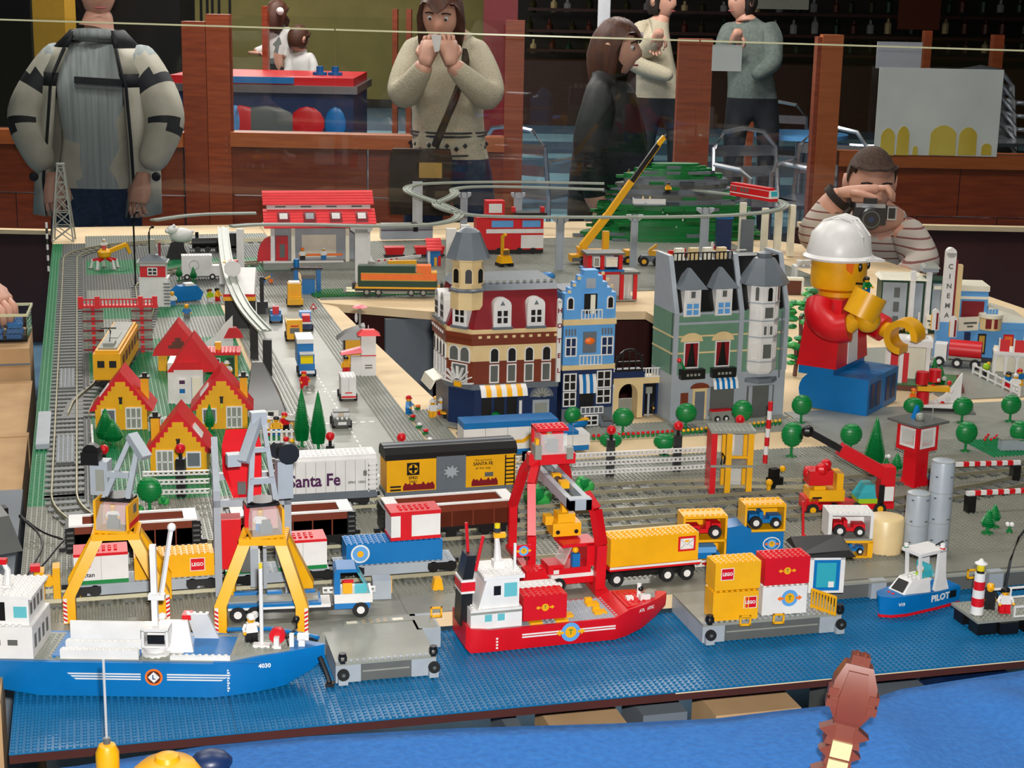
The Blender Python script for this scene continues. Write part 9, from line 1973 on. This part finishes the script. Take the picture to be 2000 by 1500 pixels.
for s_,nm in ((-1,'l'),(1,'r')):
    b=Vector((-.62+.1*s_,2.9,0));J['hip'+nm]=(b+Vector((0,0,.1)),.1,.1);J['knee'+nm]=(b+Vector((0,0,-.3)),.075,.075);J['ankle'+nm]=(b+Vector((0,0,FLOOR+.1)),.05,.05);J['toe'+nm]=(b+Vector((0,-.14,FLOOR+.048)),.045,.045)
    E += [('pelvis','hip'+nm,'m_navy'),('hip'+nm,'knee'+nm,'m_navy'),('knee'+nm,'ankle'+nm,'m_navy'),('ankle'+nm,'toe'+nm,'m_hairdark')]
Xh=Matrix.Rotation(.75,3,'Z') @ Matrix.Rotation(.55,3,'X')
person('helper at the left edge reaching into the tub of blue bricks',J,E,Vector((-.62,2.9,0)),(Vector((-.59,2.66,1.0)),Matrix.Rotation(.5,3,'Z'),1,'short','m_hairdark'),[(Vector((-.15,2.085,.19)),Xh,1.0,1.0,1)])
# --- train controller with its cables
t=thing('train_controller','dark grey train transformer with a yellow dial at the left edge','controller',(-.10,.66,Q+.0004),.35)
M(1).loft([[(-.1,-.07,0),(.075,-.07,0),(.075,.09,0),(-.1,.09,0)],[(-.1,-.06,.055),(.06,-.06,.055),(.06,.08,.075),(-.1,.08,.075)]],'dgrey').build('case',t);M(1).cyl(-.03,.0,.063,.035,.016,'yellow',18,r2=.028).build('dial',t);M(1).box(.07,.04,.02,.09,.06,.034,'black').build('plug',t)
tag(M(1).box(-.30,.5,FLOOR+.01,-.016,.95,Q-.004,'m_greypanel').build('side_stand'),'grey stand left of the table under the train transformer','stand')
cz_=Q+.0075
t=thing('cable','thin black cable looping from the transformer to the tracks','cable',(0,0,0));M(1).tube([tuple(q) for q in smooth([Vector(p) for p in ((-.012,.70,.06),(.02,.68,cz_),(.06,.62,cz_+.004),(.085,.585,cz_+.002),(.09,.56,cz_+.006))],2)],.0018,'black').build('lead',t);M(1).tube([tuple(q) for q in smooth([Vector(p) for p in ((-.012,.70,.058),(.03,.64,cz_),(.005,.50,cz_),(-.002,.46,cz_),(.02,.50,cz_+.003),(.06,.66,cz_+.003),(.10,.68,cz_+.004),(.10,.63,cz_))],3)],.0018,'black').build('lead',t)
tag(M().box(0,0,0,3,30,1.2,'bley').build('track_bar',loc=(.000,1.17,Q+.0025)),'pale grey bar lying on the green edge strip','bar')
t=thing('yellow_buffer','yellow block buffers at the left end of the front track','buffer',(.018,.385,Q+.0004));M().box(0,0,0,1.6,3,6,'yellow').box(3,0,0,4.2,3,6.6,'yellow').cyl(2.3,-.2,4.4,1,1,'yellow',10,'y').box(-.6,0,6.2,1,1.6,7.2,'red').build('frame',t)
# ---- blue cloth table in the foreground
CE=[at(x,y,.012) for x,y in ((60,1506),(150,1496),(400,1457),(600,1438),(900,1422),(1200,1413),(1400,1403),(1540,1386),(1680,1372),(1760,1346),(1860,1330),(2000,1309),(2200,1285))]
nx,ny=96,44;V=[];F_=[]
for j in range(ny+1):
    for i in range(nx+1):
        u_=i/nx*(len(CE)-1);k=min(int(u_),len(CE)-2);e=CE[k].lerp(CE[k+1],u_-k);x=e.x+.25*j/ny*(i/nx-.3);y=e.y-1.0*j/ny
        V.append((x,y,.012+min(1,j/4)*(.007*math.sin(9*x+3*y)+.02*math.exp(-((x-1.16-.25*j/ny)/.05)**2)+.010*math.exp(-((x-1.02+.3*j/ny)/.04)**2))))
W1=nx+1
for j in range(ny):
    for i in range(nx):F_.append((j*W1+i,j*W1+i+1,(j+1)*W1+i+1,(j+1)*W1+i))
k0=len(V)
for i in range(nx+1):a,b,c=V[i];V.append((a,b+.012*math.sin(i*.7),c-.25-.02*math.sin(i*.5)))
for i in range(nx):F_.append((i,k0+i,k0+i+1,i+1))
o=M(1).add(V,F_,'m_cloth').build('blue_cloth',smooth=True);tag(o,'blue felt cloth draped over the foreground table','cloth')
sd=o.modifiers.new('s','SOLIDIFY');sd.thickness=.003;sd.offset=-1
tag(M(1).box(.05,-1.3,-.030,1.95,-.16,-.012,'m_board').build('front_table'),'foreground table top under the blue cloth','table')
for k,(x,y) in enumerate(((.1,-1.2),(1.85,-1.2),(.1,-.2),(1.85,-.2))):M(1).box(x-.02,y-.02,FLOOR,x+.02,y+.02,-.03,'m_greypanel').build('leg',bpy.data.objects['front_table'])
# yellow submarine parts
p=at(212,1528,.014);t=thing('yellow_periscope','yellow capsule with a long grey aerial in the foreground','model',(p.x,p.y,.014));M(1).lathe(0,0,.0,[(.0115,0),(.0125,.004),(.0125,.036),(.009,.044),(.004,.046)],'yellow',16).build('capsule',t);M(1).cyl(0,0,.046,.004,.006,'dgrey',10).cyl(0,0,.05,.0015,.092,'pearl',8).build('aerial',t)
p=at(328,1530,.014);t=thing('yellow_submarine','yellow domed submarine model with dark details in the foreground','model',(p.x,p.y,.014));M(1).lathe(0,0,.0,[(.03,0),(.040,.006),(.039,.014),(.028,.024),(.014,.028),(.012,.033),(.004,.036)],'yellow',24).build('dome',t);M(1).sph(.047,.012,.014,.020,'dblue',10,1.2,1,.7).box(.03,-.01,0,.06,.03,.006,'medblue').build('side_tank',t)
# brown brick built neck
p=at(1612,1578,.012);t=thing('brown_brick_creature','brown brick built creature neck rising from the blue cloth','model',(p.x,p.y,.010),math.radians(-24))
X_=Matrix.Rotation(math.radians(-8),4,'X') @ Matrix.Rotation(math.radians(9),4,'Y')
def bm_():
    q=M();q.X=X_;return q
segs=[(0,6.0,4.2),(3.6,4.6,3.6),(6.6,3.8,3.2),(9.4,4.8,3.6)]
for z,w_,d_ in segs:
    s1=bm_().loft([[(-w_/2,-d_/2,z),(w_/2,-d_/2,z),(w_/2,d_/2,z),(-w_/2,d_/2,z)],[(-w_/2*.62,-d_/2*.9,z+3.4),(w_/2*.62,-d_/2*.9,z+3.4),(w_/2*.62,d_/2*.9,z+3.4),(-w_/2*.62,d_/2*.9,z+3.4)]],'rbrown').build('neck_segment',t)
    for sx in (-1,1):bm_().prism([(sx*w_/2*.5,z+.6),(sx*(w_/2+.9),z+1.8),(sx*w_/2*.5,z+3.0)],-d_/2,d_/2*.4,'rbrown').build('spike',s1)
hd2=bm_().loft([[(-1.6,-2.2,12.6),(1.6,-2.2,12.6),(1.6,1.4,12.6),(-1.6,1.4,12.6)],[(-3.0,-2.5,15.0),(3.0,-2.5,15.0),(3.0,1.6,15.0),(-3.0,1.6,15.0)],[(-2.8,-2.3,18.2),(2.8,-2.3,18.2),(2.8,1.6,18.2),(-2.8,1.6,18.2)],[(-1.8,-1.8,20.6),(1.8,-1.8,20.6),(1.8,1.2,20.6),(-1.8,1.2,20.6)]],'rbrown').build('head',t)
bm_().loft([[(-1.7,-2.7,13.0),(1.7,-2.7,13.0),(1.7,-2.2,13.0),(-1.7,-2.2,13.0)],[(-1.9,-3.1,16),(1.9,-3.1,16),(1.9,-2.2,16),(-1.9,-2.2,16)],[(-1.3,-2.5,19.8),(1.3,-2.5,19.8),(1.3,-1.8,19.8),(-1.3,-1.8,19.8)]],'rbrown').build('forehead',hd2)
for sx in (-1,1):
    for k in range(2):bm_().box(min(sx*2.0,sx*3.3),-2.7,14.6+k*1.5,max(sx*2.0,sx*3.3),0,15.7+k*1.5,'rbrown').build('cheek_brick',hd2)
bm_().box(-1.2,-1.4,20.6,1.2,1.0,21.8,'rbrown').studs(-1,-1,21.8,2,2,'rbrown',8).build('crest',hd2)
bm_().box(-1.3,-2.3,5.2,1.3,-1.8,7.6,'tan').build('throat_plate',t);bm_().box(-1.3,-2.4,8.0,1.3,-1.8,10.2,'tan').build('throat_plate',t);bm_().box(2,-.6,5.6,5.2,.2,6.4,'black').build('bar',t)
